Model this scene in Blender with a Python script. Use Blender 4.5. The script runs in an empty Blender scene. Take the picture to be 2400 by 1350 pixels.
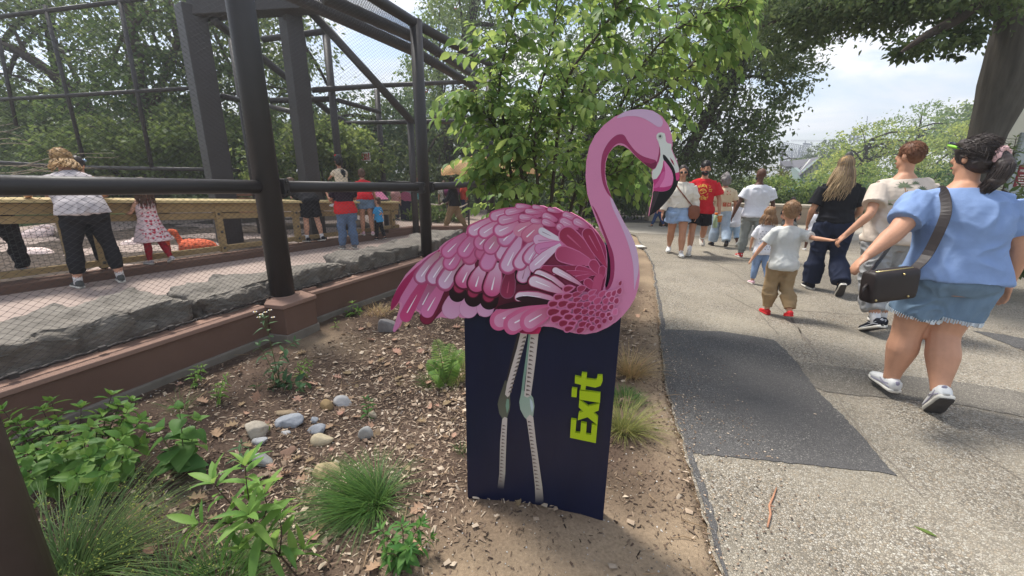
import bpy, bmesh, math, random
import numpy as np
from mathutils import Vector, Matrix, noise as mnoise
from mathutils.geometry import tessellate_polygon
from mathutils.bvhtree import BVHTree

SC = bpy.context.scene
COL = SC.collection
R = math.radians
random.seed(7)
RNG = np.random.default_rng(11)

# ------------------------------------------------------------------ camera
CAM_H, FPX, PITCH, ROLL = 1.55, 985.0, R(15.6), R(0.4)
cd = bpy.data.cameras.new('camera'); cam = bpy.data.objects.new('camera', cd); COL.objects.link(cam)
cd.sensor_width = 36.0; cd.lens = 36.0 * FPX / 2400.0
cd.clip_start = 0.02; cd.clip_end = 3000.0
cam.matrix_world = Matrix.Translation((0, 0, CAM_H)) @ Matrix.Rotation(R(90) - PITCH, 4, 'X') @ Matrix.Rotation(ROLL, 4, 'Z')
SC.camera = cam
# ------------------------------------------------------------------ sky, sun, exposure
SUN_EL, SUN_AZ = R(62), R(-48)            # azimuth from +Y towards +X: the sun stands ahead and to the left
W = bpy.data.worlds.new('World'); SC.world = W; W.use_nodes = True
nt = W.node_tree; nt.nodes.clear()
wout = nt.nodes.new('ShaderNodeOutputWorld'); wbg = nt.nodes.new('ShaderNodeBackground')
sky = nt.nodes.new('ShaderNodeTexSky'); sky.sky_type = 'NISHITA'; sky.sun_disc = False
sky.sun_elevation = SUN_EL; sky.sun_rotation = SUN_AZ; sky.air_density = 1.0; sky.dust_density = 1.5
tc = nt.nodes.new('ShaderNodeTexCoord'); mp = nt.nodes.new('ShaderNodeMapping')
mp.inputs['Scale'].default_value = (1.0, 1.0, 3.2); mp.inputs['Rotation'].default_value = (R(8), R(-10), 0)
n1 = nt.nodes.new('ShaderNodeTexNoise'); n1.inputs['Scale'].default_value = 3.6; n1.inputs['Detail'].default_value = 9; n1.inputs['Roughness'].default_value = .56; n1.inputs['Distortion'].default_value = .5
cr = nt.nodes.new('ShaderNodeValToRGB'); cr.color_ramp.elements[0].position = .43; cr.color_ramp.elements[0].color = (.05, .05, .05, 1)
cr.color_ramp.elements[1].position = .60; cr.color_ramp.elements[1].color = (.97, .97, .97, 1)
n2 = nt.nodes.new('ShaderNodeTexNoise'); n2.inputs['Scale'].default_value = 5.0; n2.inputs['Detail'].default_value = 6
cr2 = nt.nodes.new('ShaderNodeValToRGB'); cr2.color_ramp.elements[0].position = .3; cr2.color_ramp.elements[0].color = (4.4, 4.8, 5.4, 1)
cr2.color_ramp.elements[1].position = .7; cr2.color_ramp.elements[1].color = (6.8, 6.7, 6.6, 1)
mx = nt.nodes.new('ShaderNodeMixRGB')
L = nt.links.new
L(tc.outputs['Generated'], mp.inputs['Vector']); L(mp.outputs['Vector'], n1.inputs['Vector']); L(mp.outputs['Vector'], n2.inputs['Vector'])
L(n1.outputs['Fac'], cr.inputs['Fac']); L(n2.outputs['Fac'], cr2.inputs['Fac'])
L(cr.outputs['Color'], mx.inputs['Fac']); L(sky.outputs['Color'], mx.inputs['Color1']); L(cr2.outputs['Color'], mx.inputs['Color2'])
L(mx.outputs['Color'], wbg.inputs['Color']); wbg.inputs['Strength'].default_value = .13
L(wbg.outputs['Background'], wout.inputs['Surface'])
sd = bpy.data.lights.new('sun', 'SUN'); sun = bpy.data.objects.new('sun', sd); COL.objects.link(sun)
sd.energy = 3.3; sd.angle = R(12); sd.color = (1.0, .96, .89)
sv = Vector((math.sin(SUN_AZ) * math.cos(SUN_EL), math.cos(SUN_AZ) * math.cos(SUN_EL), math.sin(SUN_EL)))
sun.rotation_euler = (-sv).to_track_quat('-Z', 'Y').to_euler(); sun.location = sv * 60
SC.view_settings.view_transform = 'Standard'; SC.view_settings.look = 'None'
SC.view_settings.gamma = 1.0; SC.view_settings.use_curve_mapping = False
SC.view_settings.exposure = 0.72
SC.cycles.max_bounces = 6; SC.cycles.diffuse_bounces = 3; SC.cycles.glossy_bounces = 2; SC.cycles.transmission_bounces = 4; SC.cycles.transparent_max_bounces = 4

# ------------------------------------------------------------------ photo pixels -> places
_ca, _sa, _cr, _sr = math.cos(PITCH), math.sin(PITCH), math.cos(ROLL), math.sin(ROLL)
def ray(px, py):
    u, v = (px - 1200) / FPX, (675 - py) / FPX
    u, v = u * _cr - v * _sr, u * _sr + v * _cr
    return Vector((u, _ca + _sa * v, -_sa + _ca * v))
EYE = Vector((0, 0, CAM_H))
def P(px, py, d):                       # the point seen at a pixel, d metres ahead
    r = ray(px, py); return EYE + r * (d / r.y)
def G(px, py, z=0.0):                   # the point seen at a pixel, on the level z
    r = ray(px, py); return EYE + r * ((z - CAM_H) / r.z)
def PX(p):                              # back to photo pixels
    q = p - EYE; f = q.y * _ca - q.z * _sa; u = q.x / f; v = (q.y * _sa + q.z * _ca) / f
    u, v = u * _cr + v * _sr, -u * _sr + v * _cr
    return 1200 + u * FPX, 675 - v * FPX
def plane_hit(px, py, o, n):
    r = ray(px, py); return EYE + r * ((o - EYE).dot(n) / r.dot(n))

# ------------------------------------------------------------------ object helpers
def tag(o, label=None, cat=None, group=None, kind=None):
    if label: o['label'] = label
    if cat: o['category'] = cat
    if group: o['group'] = group
    if kind: o['kind'] = kind
    return o
def thing(name, label, cat, loc=(0, 0, 0), group=None, rz=0.0):
    o = bpy.data.objects.new(name, None); COL.objects.link(o); o.empty_display_size = .1
    o.location = loc; o.rotation_euler = (0, 0, rz); o['label'] = label; o['category'] = cat
    if group: o['group'] = group
    return o
def link(name, me, parent=None, world=True):
    o = bpy.data.objects.new(name, me); COL.objects.link(o)
    if parent is not None:
        o.parent = parent
        if world: o.matrix_parent_inverse = wmat(parent).inverted()
    return o
def wmat(o):
    m = Matrix.Translation(o.location) @ o.rotation_euler.to_matrix().to_4x4() @ Matrix.Diagonal((*o.scale, 1))
    return m if o.parent is None else wmat(o.parent) @ o.matrix_parent_inverse @ m
def np_mesh(name, V, F, mat=None, smooth=False, rnd=None, col=None):
    """V (n,3); F a (m,k) array, or list of such arrays"""
    me = bpy.data.meshes.new(name)
    V = np.asarray(V, np.float32).reshape(-1, 3)
    Fs = F if isinstance(F, list) else [F]
    Fs = [np.asarray(f, np.int32) for f in Fs if len(f)]
    me.vertices.add(len(V)); me.vertices.foreach_set('co', V.ravel())
    lv = np.concatenate([f.ravel() for f in Fs]); tot = np.concatenate([np.full(len(f), f.shape[1], np.int32) for f in Fs])
    st = np.concatenate([[0], np.cumsum(tot)[:-1]]).astype(np.int32)
    me.loops.add(len(lv)); me.loops.foreach_set('vertex_index', lv)
    me.polygons.add(len(tot)); me.polygons.foreach_set('loop_start', st); me.polygons.foreach_set('loop_total', tot)
    if smooth: me.polygons.foreach_set('use_smooth', np.ones(len(tot), bool))
    me.update(calc_edges=True)
    if rnd is not None:
        a = me.attributes.new('rnd', 'FLOAT', 'POINT'); a.data.foreach_set('value', np.asarray(rnd, np.float32))
    if col is not None:
        a = me.color_attributes.new('col', 'FLOAT_COLOR', 'POINT'); c = np.ones((len(V), 4), np.float32); c[:, :3] = col; a.data.foreach_set('color', c.ravel())
    if mat: me.materials.append(mat)
    return me
class MB:
    """collects simple shapes into one mesh"""
    def __init__(s): s.v = []; s.f = []
    def add(s, V, F):
        n = len(s.v); s.v.extend([tuple(p) for p in V]); s.f.extend([tuple(i + n for i in f) for f in F]); return s
    def box(s, c, size, M=None):
        x, y, z = [q / 2 for q in size]; M = M or Matrix.Identity(3); c = Vector(c)
        V = [c + M @ Vector(p) for p in ((-x, -y, -z), (x, -y, -z), (x, y, -z), (-x, y, -z), (-x, -y, z), (x, -y, z), (x, y, z), (-x, y, z))]
        return s.add(V, [(3, 2, 1, 0), (4, 5, 6, 7), (0, 1, 5, 4), (1, 2, 6, 5), (2, 3, 7, 6), (3, 0, 4, 7)])
    def bar(s, a, b, w, h, up=(0, 0, 1)):
        a = Vector(a); b = Vector(b); d = (b - a).normalized(); u = Vector(up)
        r = d.cross(u); r = r.normalized() if r.length > 1e-4 else d.orthogonal().normalized(); u = r.cross(d)
        V = []
        for p in (a, b):
            for i, j in ((-1, -1), (1, -1), (1, 1), (-1, 1)): V.append(p + r * (i * w / 2) + u * (j * h / 2))
        return s.add(V, [(3, 2, 1, 0), (4, 5, 6, 7), (0, 1, 5, 4), (1, 2, 6, 5), (2, 3, 7, 6), (3, 0, 4, 7)])
    def tube(s, pts, rad, n=8, cap=True):
        pts = [Vector(p) for p in pts]; rad = rad if hasattr(rad, '__len__') else [rad] * len(pts)
        V = []; F = []; t0 = None; u = None
        for i, p in enumerate(pts):
            t = (pts[min(i + 1, len(pts) - 1)] - pts[max(i - 1, 0)])
            t = t.normalized() if t.length > 1e-9 else Vector((0, 0, 1))
            u = t.orthogonal().normalized() if u is None else (u - t * u.dot(t)).normalized()
            w = t.cross(u)
            for k in range(n):
                a = 2 * math.pi * k / n; V.append(p + (u * math.cos(a) + w * math.sin(a)) * rad[i])
        for i in range(len(pts) - 1):
            for k in range(n): F.append((i * n + k, i * n + (k + 1) % n, (i + 1) * n + (k + 1) % n, (i + 1) * n + k))
        if cap: F.append(tuple(reversed(range(n)))); F.append(tuple(range((len(pts) - 1) * n, len(pts) * n)))
        return s.add(V, F)
    def ball(s, c, r, M=None, nu=12, nv=8):
        c = Vector(c); r = r if hasattr(r, '__len__') else (r, r, r); M = M or Matrix.Identity(3); V = []; F = []
        for i in range(1, nv):
            th = math.pi * i / nv
            for k in range(nu):
                a = 2 * math.pi * k / nu
                V.append(c + M @ Vector((r[0] * math.sin(th) * math.cos(a), r[1] * math.sin(th) * math.sin(a), r[2] * math.cos(th))))
        top = len(V); V.append(c + M @ Vector((0, 0, r[2]))); V.append(c + M @ Vector((0, 0, -r[2])))
        for i in range(nv - 2):
            for k in range(nu): F.append((i * nu + k, (i + 1) * nu + k, (i + 1) * nu + (k + 1) % nu, i * nu + (k + 1) % nu))
        for k in range(nu): F.append((top, k, (k + 1) % nu)); F.append((top + 1, (nv - 2) * nu + (k + 1) % nu, (nv - 2) * nu + k))
        return s.add(V, F)
    def loft(s, rings, cap=True):
        n = len(rings[0]); V = [p for r in rings for p in r]; F = []
        for i in range(len(rings) - 1):
            for k in range(n): F.append((i * n + k, i * n + (k + 1) % n, (i + 1) * n + (k + 1) % n, (i + 1) * n + k))
        if cap: F.append(tuple(reversed(range(n)))); F.append(tuple(range((len(rings) - 1) * n, len(rings) * n)))
        return s.add(V, F)
    def mesh(s, name, mat=None, smooth=False):
        me = bpy.data.meshes.new(name); me.from_pydata([tuple(v) for v in s.v], [], s.f)
        if smooth: me.polygons.foreach_set('use_smooth', np.ones(len(me.polygons), bool))
        if mat: me.materials.append(mat)
        me.update(); return me
    def obj(s, name, mat, parent=None, smooth=False, bevel=0):
        me = s.mesh(name, mat, smooth); o = link(name, me, parent)
        if bevel:
            b = o.modifiers.new('bevel', 'BEVEL'); b.width = bevel; b.segments = 2; b.limit_method = 'ANGLE'; b.angle_limit = R(40)
        return o

# ------------------------------------------------------------------ materials
def lin(c): return tuple((x / 12.92 if x <= .04045 else ((x + .055) / 1.055) ** 2.4) for x in c)
def s255(*c): return lin([x / 255 for x in c])
_M = {}
def mat(name, color, rough=.7, spec=.3, metal=0.0, var=.12, vscale=8.0, bump=0.0, bscale=60.0, stretch=None, translucent=0.0, rnd=0.0, detail=5):
    """principled with noise variation; rnd uses the per-vertex 'rnd' attribute"""
    if name in _M: return _M[name]
    m = bpy.data.materials.new(name); m.use_nodes = True; t = m.node_tree; nd = t.nodes; lk = t.links.new
    b = nd['Principled BSDF']; out = nd['Material Output']
    b.inputs['Roughness'].default_value = rough; b.inputs['Specular IOR Level'].default_value = spec; b.inputs['Metallic'].default_value = metal
    c = nd.new('ShaderNodeTexCoord'); src = c.outputs['Object']
    if stretch:
        mpn = nd.new('ShaderNodeMapping'); mpn.inputs['Scale'].default_value = stretch; lk(src, mpn.inputs['Vector']); src = mpn.outputs['Vector']
    no = nd.new('ShaderNodeTexNoise'); no.inputs['Scale'].default_value = vscale; no.inputs['Detail'].default_value = detail; no.inputs['Roughness'].default_value = .62
    lk(src, no.inputs['Vector'])
    h = nd.new('ShaderNodeHueSaturation'); h.inputs['Color'].default_value = (*color, 1)
    ma = nd.new('ShaderNodeMapRange'); ma.inputs['To Min'].default_value = 1 - 2.2 * var; ma.inputs['To Max'].default_value = 1 + 2.2 * var
    lk(no.outputs['Fac'], ma.inputs['Value']); val = ma.outputs['Result']
    if rnd:
        at = nd.new('ShaderNodeAttribute'); at.attribute_name = 'rnd'
        oi = nd.new('ShaderNodeObjectInfo')
        ad = nd.new('ShaderNodeMath'); ad.operation = 'ADD'; lk(at.outputs['Fac'], ad.inputs[0]); lk(oi.outputs['Random'], ad.inputs[1])
        fr = nd.new('ShaderNodeMath'); fr.operation = 'FRACT'; lk(ad.outputs[0], fr.inputs[0])
        m2 = nd.new('ShaderNodeMapRange'); m2.inputs['To Min'].default_value = 1 - rnd; m2.inputs['To Max'].default_value = 1 + rnd; lk(fr.outputs[0], m2.inputs['Value'])
        mu = nd.new('ShaderNodeMath'); mu.operation = 'MULTIPLY'; lk(val, mu.inputs[0]); lk(m2.outputs['Result'], mu.inputs[1]); val = mu.outputs[0]
        m3 = nd.new('ShaderNodeMapRange'); m3.inputs['To Min'].default_value = .5 + .028 * min(1, rnd * 3); m3.inputs['To Max'].default_value = .5 - .028 * min(1, rnd * 3); lk(fr.outputs[0], m3.inputs['Value']); lk(m3.outputs['Result'], h.inputs['Hue'])
    lk(val, h.inputs['Value']); lk(h.outputs['Color'], b.inputs['Base Color'])
    if bump:
        nb = nd.new('ShaderNodeTexNoise'); nb.inputs['Scale'].default_value = bscale; nb.inputs['Detail'].default_value = 6; lk(src, nb.inputs['Vector'])
        bp = nd.new('ShaderNodeBump'); bp.inputs['Strength'].default_value = min(1, bump); bp.inputs['Distance'].default_value = .3 / bscale; lk(nb.outputs['Fac'], bp.inputs['Height']); lk(bp.outputs['Normal'], b.inputs['Normal'])
    if translucent:
        tr = nd.new('ShaderNodeBsdfTranslucent'); mxs = nd.new('ShaderNodeMixShader'); mxs.inputs[0].default_value = translucent
        h2 = nd.new('ShaderNodeHueSaturation'); h2.inputs['Hue'].default_value = .485; h2.inputs['Saturation'].default_value = .95; h2.inputs['Value'].default_value = 1.7; lk(h.outputs['Color'], h2.inputs['Color']); lk(h2.outputs['Color'], tr.inputs['Color'])
        lk(b.outputs[0], mxs.inputs[1]); lk(tr.outputs[0], mxs.inputs[2]); lk(mxs.outputs[0], out.inputs['Surface'])
    _M[name] = m; return m
def attr_mat(name, rough=.5, spec=.3, noise_amt=.04):
    if name in _M: return _M[name]
    m = bpy.data.materials.new(name); m.use_nodes = True; t = m.node_tree; nd = t.nodes; b = nd['Principled BSDF']
    b.inputs['Roughness'].default_value = rough; b.inputs['Specular IOR Level'].default_value = spec
    a = nd.new('ShaderNodeAttribute'); a.attribute_name = 'col'
    c = nd.new('ShaderNodeTexCoord'); no = nd.new('ShaderNodeTexNoise'); no.inputs['Scale'].default_value = 14; no.inputs['Detail'].default_value = 8; t.links.new(c.outputs['Object'], no.inputs['Vector'])
    ma = nd.new('ShaderNodeMapRange'); ma.inputs['To Min'].default_value = 1 - 2 * noise_amt; ma.inputs['To Max'].default_value = 1 + 2 * noise_amt; t.links.new(no.outputs['Fac'], ma.inputs['Value'])
    h = nd.new('ShaderNodeHueSaturation'); t.links.new(a.outputs['Color'], h.inputs['Color']); t.links.new(ma.outputs['Result'], h.inputs['Value']); t.links.new(h.outputs['Color'], b.inputs['Base Color'])
    _M[name] = m; return m
# numpy value noise
def vnoise(p, seed=0):
    p = np.asarray(p, np.float64); i = np.floor(p).astype(np.int64); f = p - i; f = f * f * (3 - 2 * f); d = p.shape[1]
    out = np.zeros(len(p))
    for c in range(2 ** d):
        w = np.ones(len(p)); hsh = np.full(len(p), seed * 7919 + 1013, np.int64)
        for k in range(d):
            bit = (c >> k) & 1; w *= f[:, k] if bit else 1 - f[:, k]
            hsh = (hsh * 374761393 + (i[:, k] + bit) * (668265263 + 2 * k * 97)) & 0x7fffffff; hsh ^= hsh >> 13
        hsh = (hsh * 1274126177) & 0x7fffffff; hsh ^= hsh >> 15
        out += w * ((hsh & 0xffff) / 65535.0)
    return out * 2 - 1
def fbm(p, oct=4, seed=0):
    p = np.asarray(p, np.float64); o = np.zeros(len(p)); a = 1.0
    for k in range(oct): o += a * vnoise(p * 2 ** k + 17.3 * k, seed + k); a *= .5
    return o / 1.9
# ------------------------------------------------------------------ the ground, the path, the plaza
M_dark = mat('dark_bronze_paint', s255(62, 58, 57), rough=.48, spec=.35, var=.08, vscale=3)
EDGE = [G(x, y) for x, y in ((1720, 1420), (1690, 1350), (1640, 1180), (1602, 1060), (1560, 900), (1545, 760), (1536, 680), (1528, 620), (1490, 552), (1440, 536), (1380, 528))]
EX = np.array([-3.0] + [p.y for p in EDGE]); EXx = np.array([EDGE[0].x - .05] + [p.x for p in EDGE])
def edge_x(y): return np.interp(y, EX, EXx)
def swale(x, y):                                     # height of the planting bed, metres
    x = np.asarray(x, float); y = np.asarray(y, float)
    p = np.stack([x, y], -1).reshape(-1, 2)
    h = .022 * fbm(p * 1.7, 3, 3).reshape(x.shape) + .008 * fbm(p * 9, 3, 5).reshape(x.shape)
    h = h - .10 * np.exp(-(((x + 1.05) / .75) ** 2 + ((y - 2.75) / 1.1) ** 2))
    h = h + .05 * np.exp(-(((x - .1) / .35) ** 2 + ((y - 1.62) / .3) ** 2))
    d = edge_x(y) - x                                 # > 0 in the bed
    h = h * np.clip(d / .35, 0, 1) + np.where(d < .02, -.03, .004)
    return h
def T(x, y): return float(swale(np.array([x]), np.array([y]))[0])
def GT(px, py):
    z = 0.0
    for _ in range(6):
        p = G(px, py, z); z = T(p.x, p.y)
    return Vector((p.x, p.y, z))
# far ground
m_grass_far = mat('lawn', s255(70, 84, 44), rough=.95, spec=.05, var=.3, vscale=.7)
g = MB(); g.add([(-240, -60, -.32), (240, -60, -.32), (240, 320, -.32), (-240, 320, -.32)], [(0, 1, 2, 3)])
tag(g.obj('ground', m_grass_far), kind='structure')
# planting bed, a fine grid close by
def grid_mesh(name, xs, ys, zf, mt, colf=None):
    X, Y = np.meshgrid(xs, ys); Z = zf(X, Y); V = np.stack([X, Y, Z], -1).reshape(-1, 3); nx = len(xs); ny = len(ys)
    i = np.arange(nx * ny).reshape(ny, nx); F = np.stack([i[:-1, :-1], i[:-1, 1:], i[1:, 1:], i[1:, :-1]], -1).reshape(-1, 4)
    return np_mesh(name, V, F, mt, True, col=None if colf is None else colf(V[:, 0], V[:, 1]))
def soil_col(x, y):
    p = np.stack([x, y], -1)
    n = fbm(p * 2.3, 4, 21)
    sand = np.exp(-(((x - .22) / .62) ** 2 + ((y - 1.15) / .42) ** 2)) * 1.25
    q = GT(760, 800); sand = sand + .9 * np.exp(-(((x - q.x) / .35) ** 2 + ((y - q.y) / .3) ** 2))
    d = edge_x(y) - x; sand = sand + .75 * np.exp(-(np.clip(d, 0, 9) / .30) ** 2)
    s = np.clip(sand + .55 * n * (sand > .05), 0, 1)[:, None]
    dark = np.array(lin((.28, .23, .20))); mid = np.array(lin((.43, .36, .31))); tan = np.array(lin((.63, .55, .455)))
    m = np.clip(.45 + .9 * fbm(p * 5, 3, 9), 0, 1)[:, None]
    return (dark * (1 - m) + mid * m) * (1 - s) + tan * s
def soil_mat():
    m = attr_mat('soil', .95, .1, .22); t = m.node_tree; nd = t.nodes; b = nd['Principled BSDF']
    c = nd.new('ShaderNodeTexCoord'); n = nd.new('ShaderNodeTexNoise'); n.inputs['Scale'].default_value = 95; n.inputs['Detail'].default_value = 9; n.inputs['Roughness'].default_value = .75
    t.links.new(c.outputs['Object'], n.inputs['Vector']); bp = nd.new('ShaderNodeBump'); bp.inputs['Strength'].default_value = .9; bp.inputs['Distance'].default_value = .012
    t.links.new(n.outputs['Fac'], bp.inputs['Height']); t.links.new(bp.outputs['Normal'], b.inputs['Normal'])
    for q in nd:
        if q.type == 'TEX_NOISE' and q.inputs['Scale'].default_value == 14: q.inputs['Scale'].default_value = 70
    return m
xs = np.concatenate([np.arange(-9, -3.4, .2), np.arange(-3.4, 1.9, .025), np.arange(1.9, 5.2, .1)]); ys = np.concatenate([np.arange(-1.5, .6, .1), np.arange(.6, 4.4, .025), np.arange(4.4, 13.3, .12)])
tag(link('planting_bed', grid_mesh('planting_bed', xs, ys, swale, soil_mat(), soil_col)), kind='structure')

# path: worn pale exposed-aggregate paving
def aggregate_mat(name, base, stones, scale, dark, contrast=.8):
    m = bpy.data.materials.new(name); m.use_nodes = True; t = m.node_tree; nd = t.nodes; lk = t.links.new; b = nd['Principled BSDF']; b.inputs['Roughness'].default_value = .93; b.inputs['Specular IOR Level'].default_value = .15
    c = nd.new('ShaderNodeTexCoord')
    wn = nd.new('ShaderNodeTexNoise'); wn.inputs['Scale'].default_value = scale * .9; wn.inputs['Detail'].default_value = 3; lk(c.outputs['Object'], wn.inputs['Vector'])
    av = nd.new('ShaderNodeMixRGB'); av.blend_type = 'ADD'; av.inputs['Fac'].default_value = .011 * 70 / scale; lk(c.outputs['Object'], av.inputs['Color1']); lk(wn.outputs['Color'], av.inputs['Color2'])
    vo = nd.new('ShaderNodeTexVoronoi'); vo.inputs['Scale'].default_value = scale; lk(av.outputs['Color'], vo.inputs['Vector'])
    ve = nd.new('ShaderNodeTexVoronoi'); ve.feature = 'DISTANCE_TO_EDGE'; ve.inputs['Scale'].default_value = scale; lk(av.outputs['Color'], ve.inputs['Vector'])
    sx = nd.new('ShaderNodeSeparateColor'); lk(vo.outputs['Color'], sx.inputs['Color'])
    rp = nd.new('ShaderNodeValToRGB'); e = rp.color_ramp.elements; e[0].position = 0; e[0].color = (*stones[0], 1); e[1].position = 1; e[1].color = (*stones[-1], 1)
    for i, s in enumerate(stones[1:-1]): q = e.new((i + 1) / (len(stones) - 1)); q.color = (*s, 1)
    lk(sx.outputs['Red'], rp.inputs['Fac'])
    es = nd.new('ShaderNodeMapRange'); es.inputs['From Max'].default_value = .16; es.inputs['To Min'].default_value = 0; es.inputs['To Max'].default_value = 1; lk(ve.outputs['Distance'], es.inputs['Value'])
    m1 = nd.new('ShaderNodeMixRGB'); m1.inputs['Color1'].default_value = (*dark, 1); lk(es.outputs['Result'], m1.inputs['Fac']); lk(rp.outputs['Color'], m1.inputs['Color2'])
    nb = nd.new('ShaderNodeTexNoise'); nb.inputs['Scale'].default_value = 1.3; nb.inputs['Detail'].default_value = 8; nb.inputs['Roughness'].default_value = .65; lk(c.outputs['Object'], nb.inputs['Vector'])
    fl = nd.new('ShaderNodeMapRange'); fl.inputs['From Min'].default_value = .38; fl.inputs['From Max'].default_value = .62; fl.inputs['To Min'].default_value = 1 - contrast; fl.inputs['To Max'].default_value = 1.0; lk(nb.outputs['Fac'], fl.inputs['Value'])
    m2 = nd.new('ShaderNodeMixRGB'); m2.inputs['Color1'].default_value = (*base, 1); lk(fl.outputs['Result'], m2.inputs['Fac']); lk(m1.outputs['Color'], m2.inputs['Color2'])
    n3 = nd.new('ShaderNodeTexNoise'); n3.inputs['Scale'].default_value = .55; n3.inputs['Detail'].default_value = 7; n3.inputs['Roughness'].default_value = .6; lk(c.outputs['Object'], n3.inputs['Vector'])
    mr = nd.new('ShaderNodeMapRange'); mr.inputs['From Min'].default_value = .3; mr.inputs['From Max'].default_value = .7; mr.inputs['To Min'].default_value = .72; mr.inputs['To Max'].default_value = 1.15; lk(n3.outputs['Fac'], mr.inputs['Value'])
    hs = nd.new('ShaderNodeHueSaturation'); lk(m2.outputs['Color'], hs.inputs['Color']); lk(mr.outputs['Result'], hs.inputs['Value']); lk(hs.outputs['Color'], b.inputs['Base Color'])
    bp = nd.new('ShaderNodeBump'); bp.inputs['Strength'].default_value = .7; bp.inputs['Distance'].default_value = .004; lk(es.outputs['Result'], bp.inputs['Height']); lk(bp.outputs['Normal'], b.inputs['Normal'])
    return m
m_path = aggregate_mat('pale_aggregate', lin((.64, .605, .54)), [lin((.36, .34, .32)), lin((.52, .49, .44)), lin((.66, .62, .56)), lin((.72, .70, .66)), lin((.58, .51, .42)), lin((.80, .78, .73))], 100, lin((.42, .39, .345)), .6)
m_patch = aggregate_mat('dark_asphalt', lin((.41, .40, .395)), [lin((.33, .325, .32)), lin((.42, .41, .405)), lin((.48, .47, .46)), lin((.38, .375, .37)), lin((.66, .64, .61))], 150, lin((.30, .295, .29)), .6)
m_patch2 = aggregate_mat('grey_asphalt', lin((.52, .495, .455)), [lin((.42, .40, .38)), lin((.52, .5, .46)), lin((.6, .57, .52)), lin((.48, .46, .43)), lin((.70, .67, .62))], 100, lin((.35, .33, .3)), .45)
def sheet(name, pts, z, mt, jit=.0, parent=None, step=.04):
    P2 = [Vector((p[0], p[1], 0)) for p in pts]; out = []
    for i, a in enumerate(P2):
        b = P2[(i + 1) % len(P2)]; n = max(1, int((b - a).length / step)) if jit else 1
        for k in range(n): out.append(a.lerp(b, k / n))
    if jit:
        q = np.array([(p.x, p.y) for p in out]); near = q[:, 1] < 14
        out = [Vector((p.x + jit * dx * k, p.y + jit * dy * k, 0)) for p, dx, dy, k in zip(out, .6 * fbm(q * 5, 3, 31) + .5 * fbm(q * 30, 3, 33), .6 * fbm(q * 5, 3, 32) + .5 * fbm(q * 30, 3, 34), near)]
    out = [Vector((p.x, p.y, z)) for p in out]
    tri = tessellate_polygon([out]); me = bpy.data.meshes.new(name); me.from_pydata([tuple(p) for p in out], [], [tuple(t) for t in tri]); me.update()
    if len(me.polygons) and me.polygons[0].normal.z < 0: me.flip_normals()
    me.materials.append(mt); return tag(link(name, me, parent), kind=None if parent else 'structure')
path_pts = [(EDGE[0].x - .05, -3)] + [(p.x, p.y) for p in EDGE] + [(-.8, 13.2), (-8, 14.5), (-8, 17.5), (40, 17.5), (40, -3)]
path = sheet('path', path_pts, .0, m_path, .035)
def patch(name, px, mt, z=.004, jit=.03):
    o = sheet(name, [tuple(G(x, y, z).xy) for x, y in px], z, mt, jit, None, .022); return o
patch('asphalt_patch', [(1562, 772), (1690, 776), (1812, 796), (1840, 818), (1868, 846), (1905, 905), (1960, 962), (2030, 1030), (2102, 1116), (1990, 1098), (1800, 1082), (1612, 1062), (1596, 1010), (1580, 930), (1562, 880), (1550, 800)], m_patch)
patch('asphalt_band', [(1868, 848), (1960, 858), (2060, 873), (2230, 893), (2400, 918), (2560, 942), (2560, 1010), (2400, 978), (2250, 948), (2120, 935), (2000, 925), (1930, 915), (1905, 905)], m_patch2)
patch('asphalt_strip', [(2276, 774), (2340, 782), (2420, 796), (2500, 812), (2500, 858), (2410, 826), (2340, 798)], m_patch)
patch('asphalt_apron', [(1440, 521), (1450, 506), (1545, 508), (1550, 523)], m_patch, .005, .02)
ed = [(p.x, p.y) for p in EDGE[:9]]; sheet('asphalt_edge', [(x + .012, y) for x, y in ed] + [(x + w, y) for (x, y), w in zip(ed[::-1], (.02, .03, .035, .06, .03, .045, .05, .03, .03))], .0062, m_patch, .03, None, .025)
# cracks and seams in the paving: thin sunken-looking lines of tar
m_tar = mat('tar', s255(122, 114, 103), rough=.9, var=.3, vscale=30)
def crack(px, w=.012, seed=0):
    pts = [G(x, y, .0025).xy for x, y in px]; out = []
    for a, b in zip(pts[:-1], pts[1:]):
        n = max(2, int((b - a).length / .05))
        for k in range(n): out.append(a.lerp(b, k / n))
    q = np.array([tuple(p) for p in out]); dx = .03 * fbm(q * 7, 3, seed); dy = .03 * fbm(q * 7, 3, seed + 3); ww = w * (1 + .7 * fbm(q * 15, 2, seed + 7)); V = []; F = []
    for i, p in enumerate(q):
        t = q[min(i + 1, len(q) - 1)] - q[max(i - 1, 0)]; t = t / (np.linalg.norm(t) + 1e-9); n = np.array([-t[1], t[0]]); c = p + (dx[i], dy[i])
        V += [(*(c + n * ww[i] / 2), .0025), (*(c - n * ww[i] / 2), .0025)]
        if i: F.append((2 * i - 2, 2 * i - 1, 2 * i + 1, 2 * i))
    o = link('crack', np_mesh("crack", V, np.array(F), m_tar), path)
crack([(1545, 563), (1650, 577), (1790, 590)], .02, 1); crack([(1530, 612), (1640, 612), (1760, 622)], .015, 2)
crack([(1640, 600), (1720, 640), (1790, 690), (1850, 740), (1900, 810)], .02, 3); crack([(1840, 726), (1980, 735), (2100, 742)], .016, 4)
crack([(1855, 745), (1910, 830), (1980, 960), (2060, 1060), (2180, 1180)], .01, 5); crack([(1900, 590), (2150, 600), (2300, 612)], .03, 6)
crack([(1700, 690), (1780, 730), (1830, 790)], .012, 7); crack([(1990, 690), (2300, 770), (2420, 800)], .014, 8); crack([(2180, 1000), (2300, 1060), (2420, 1140)], .008, 9)
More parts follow.
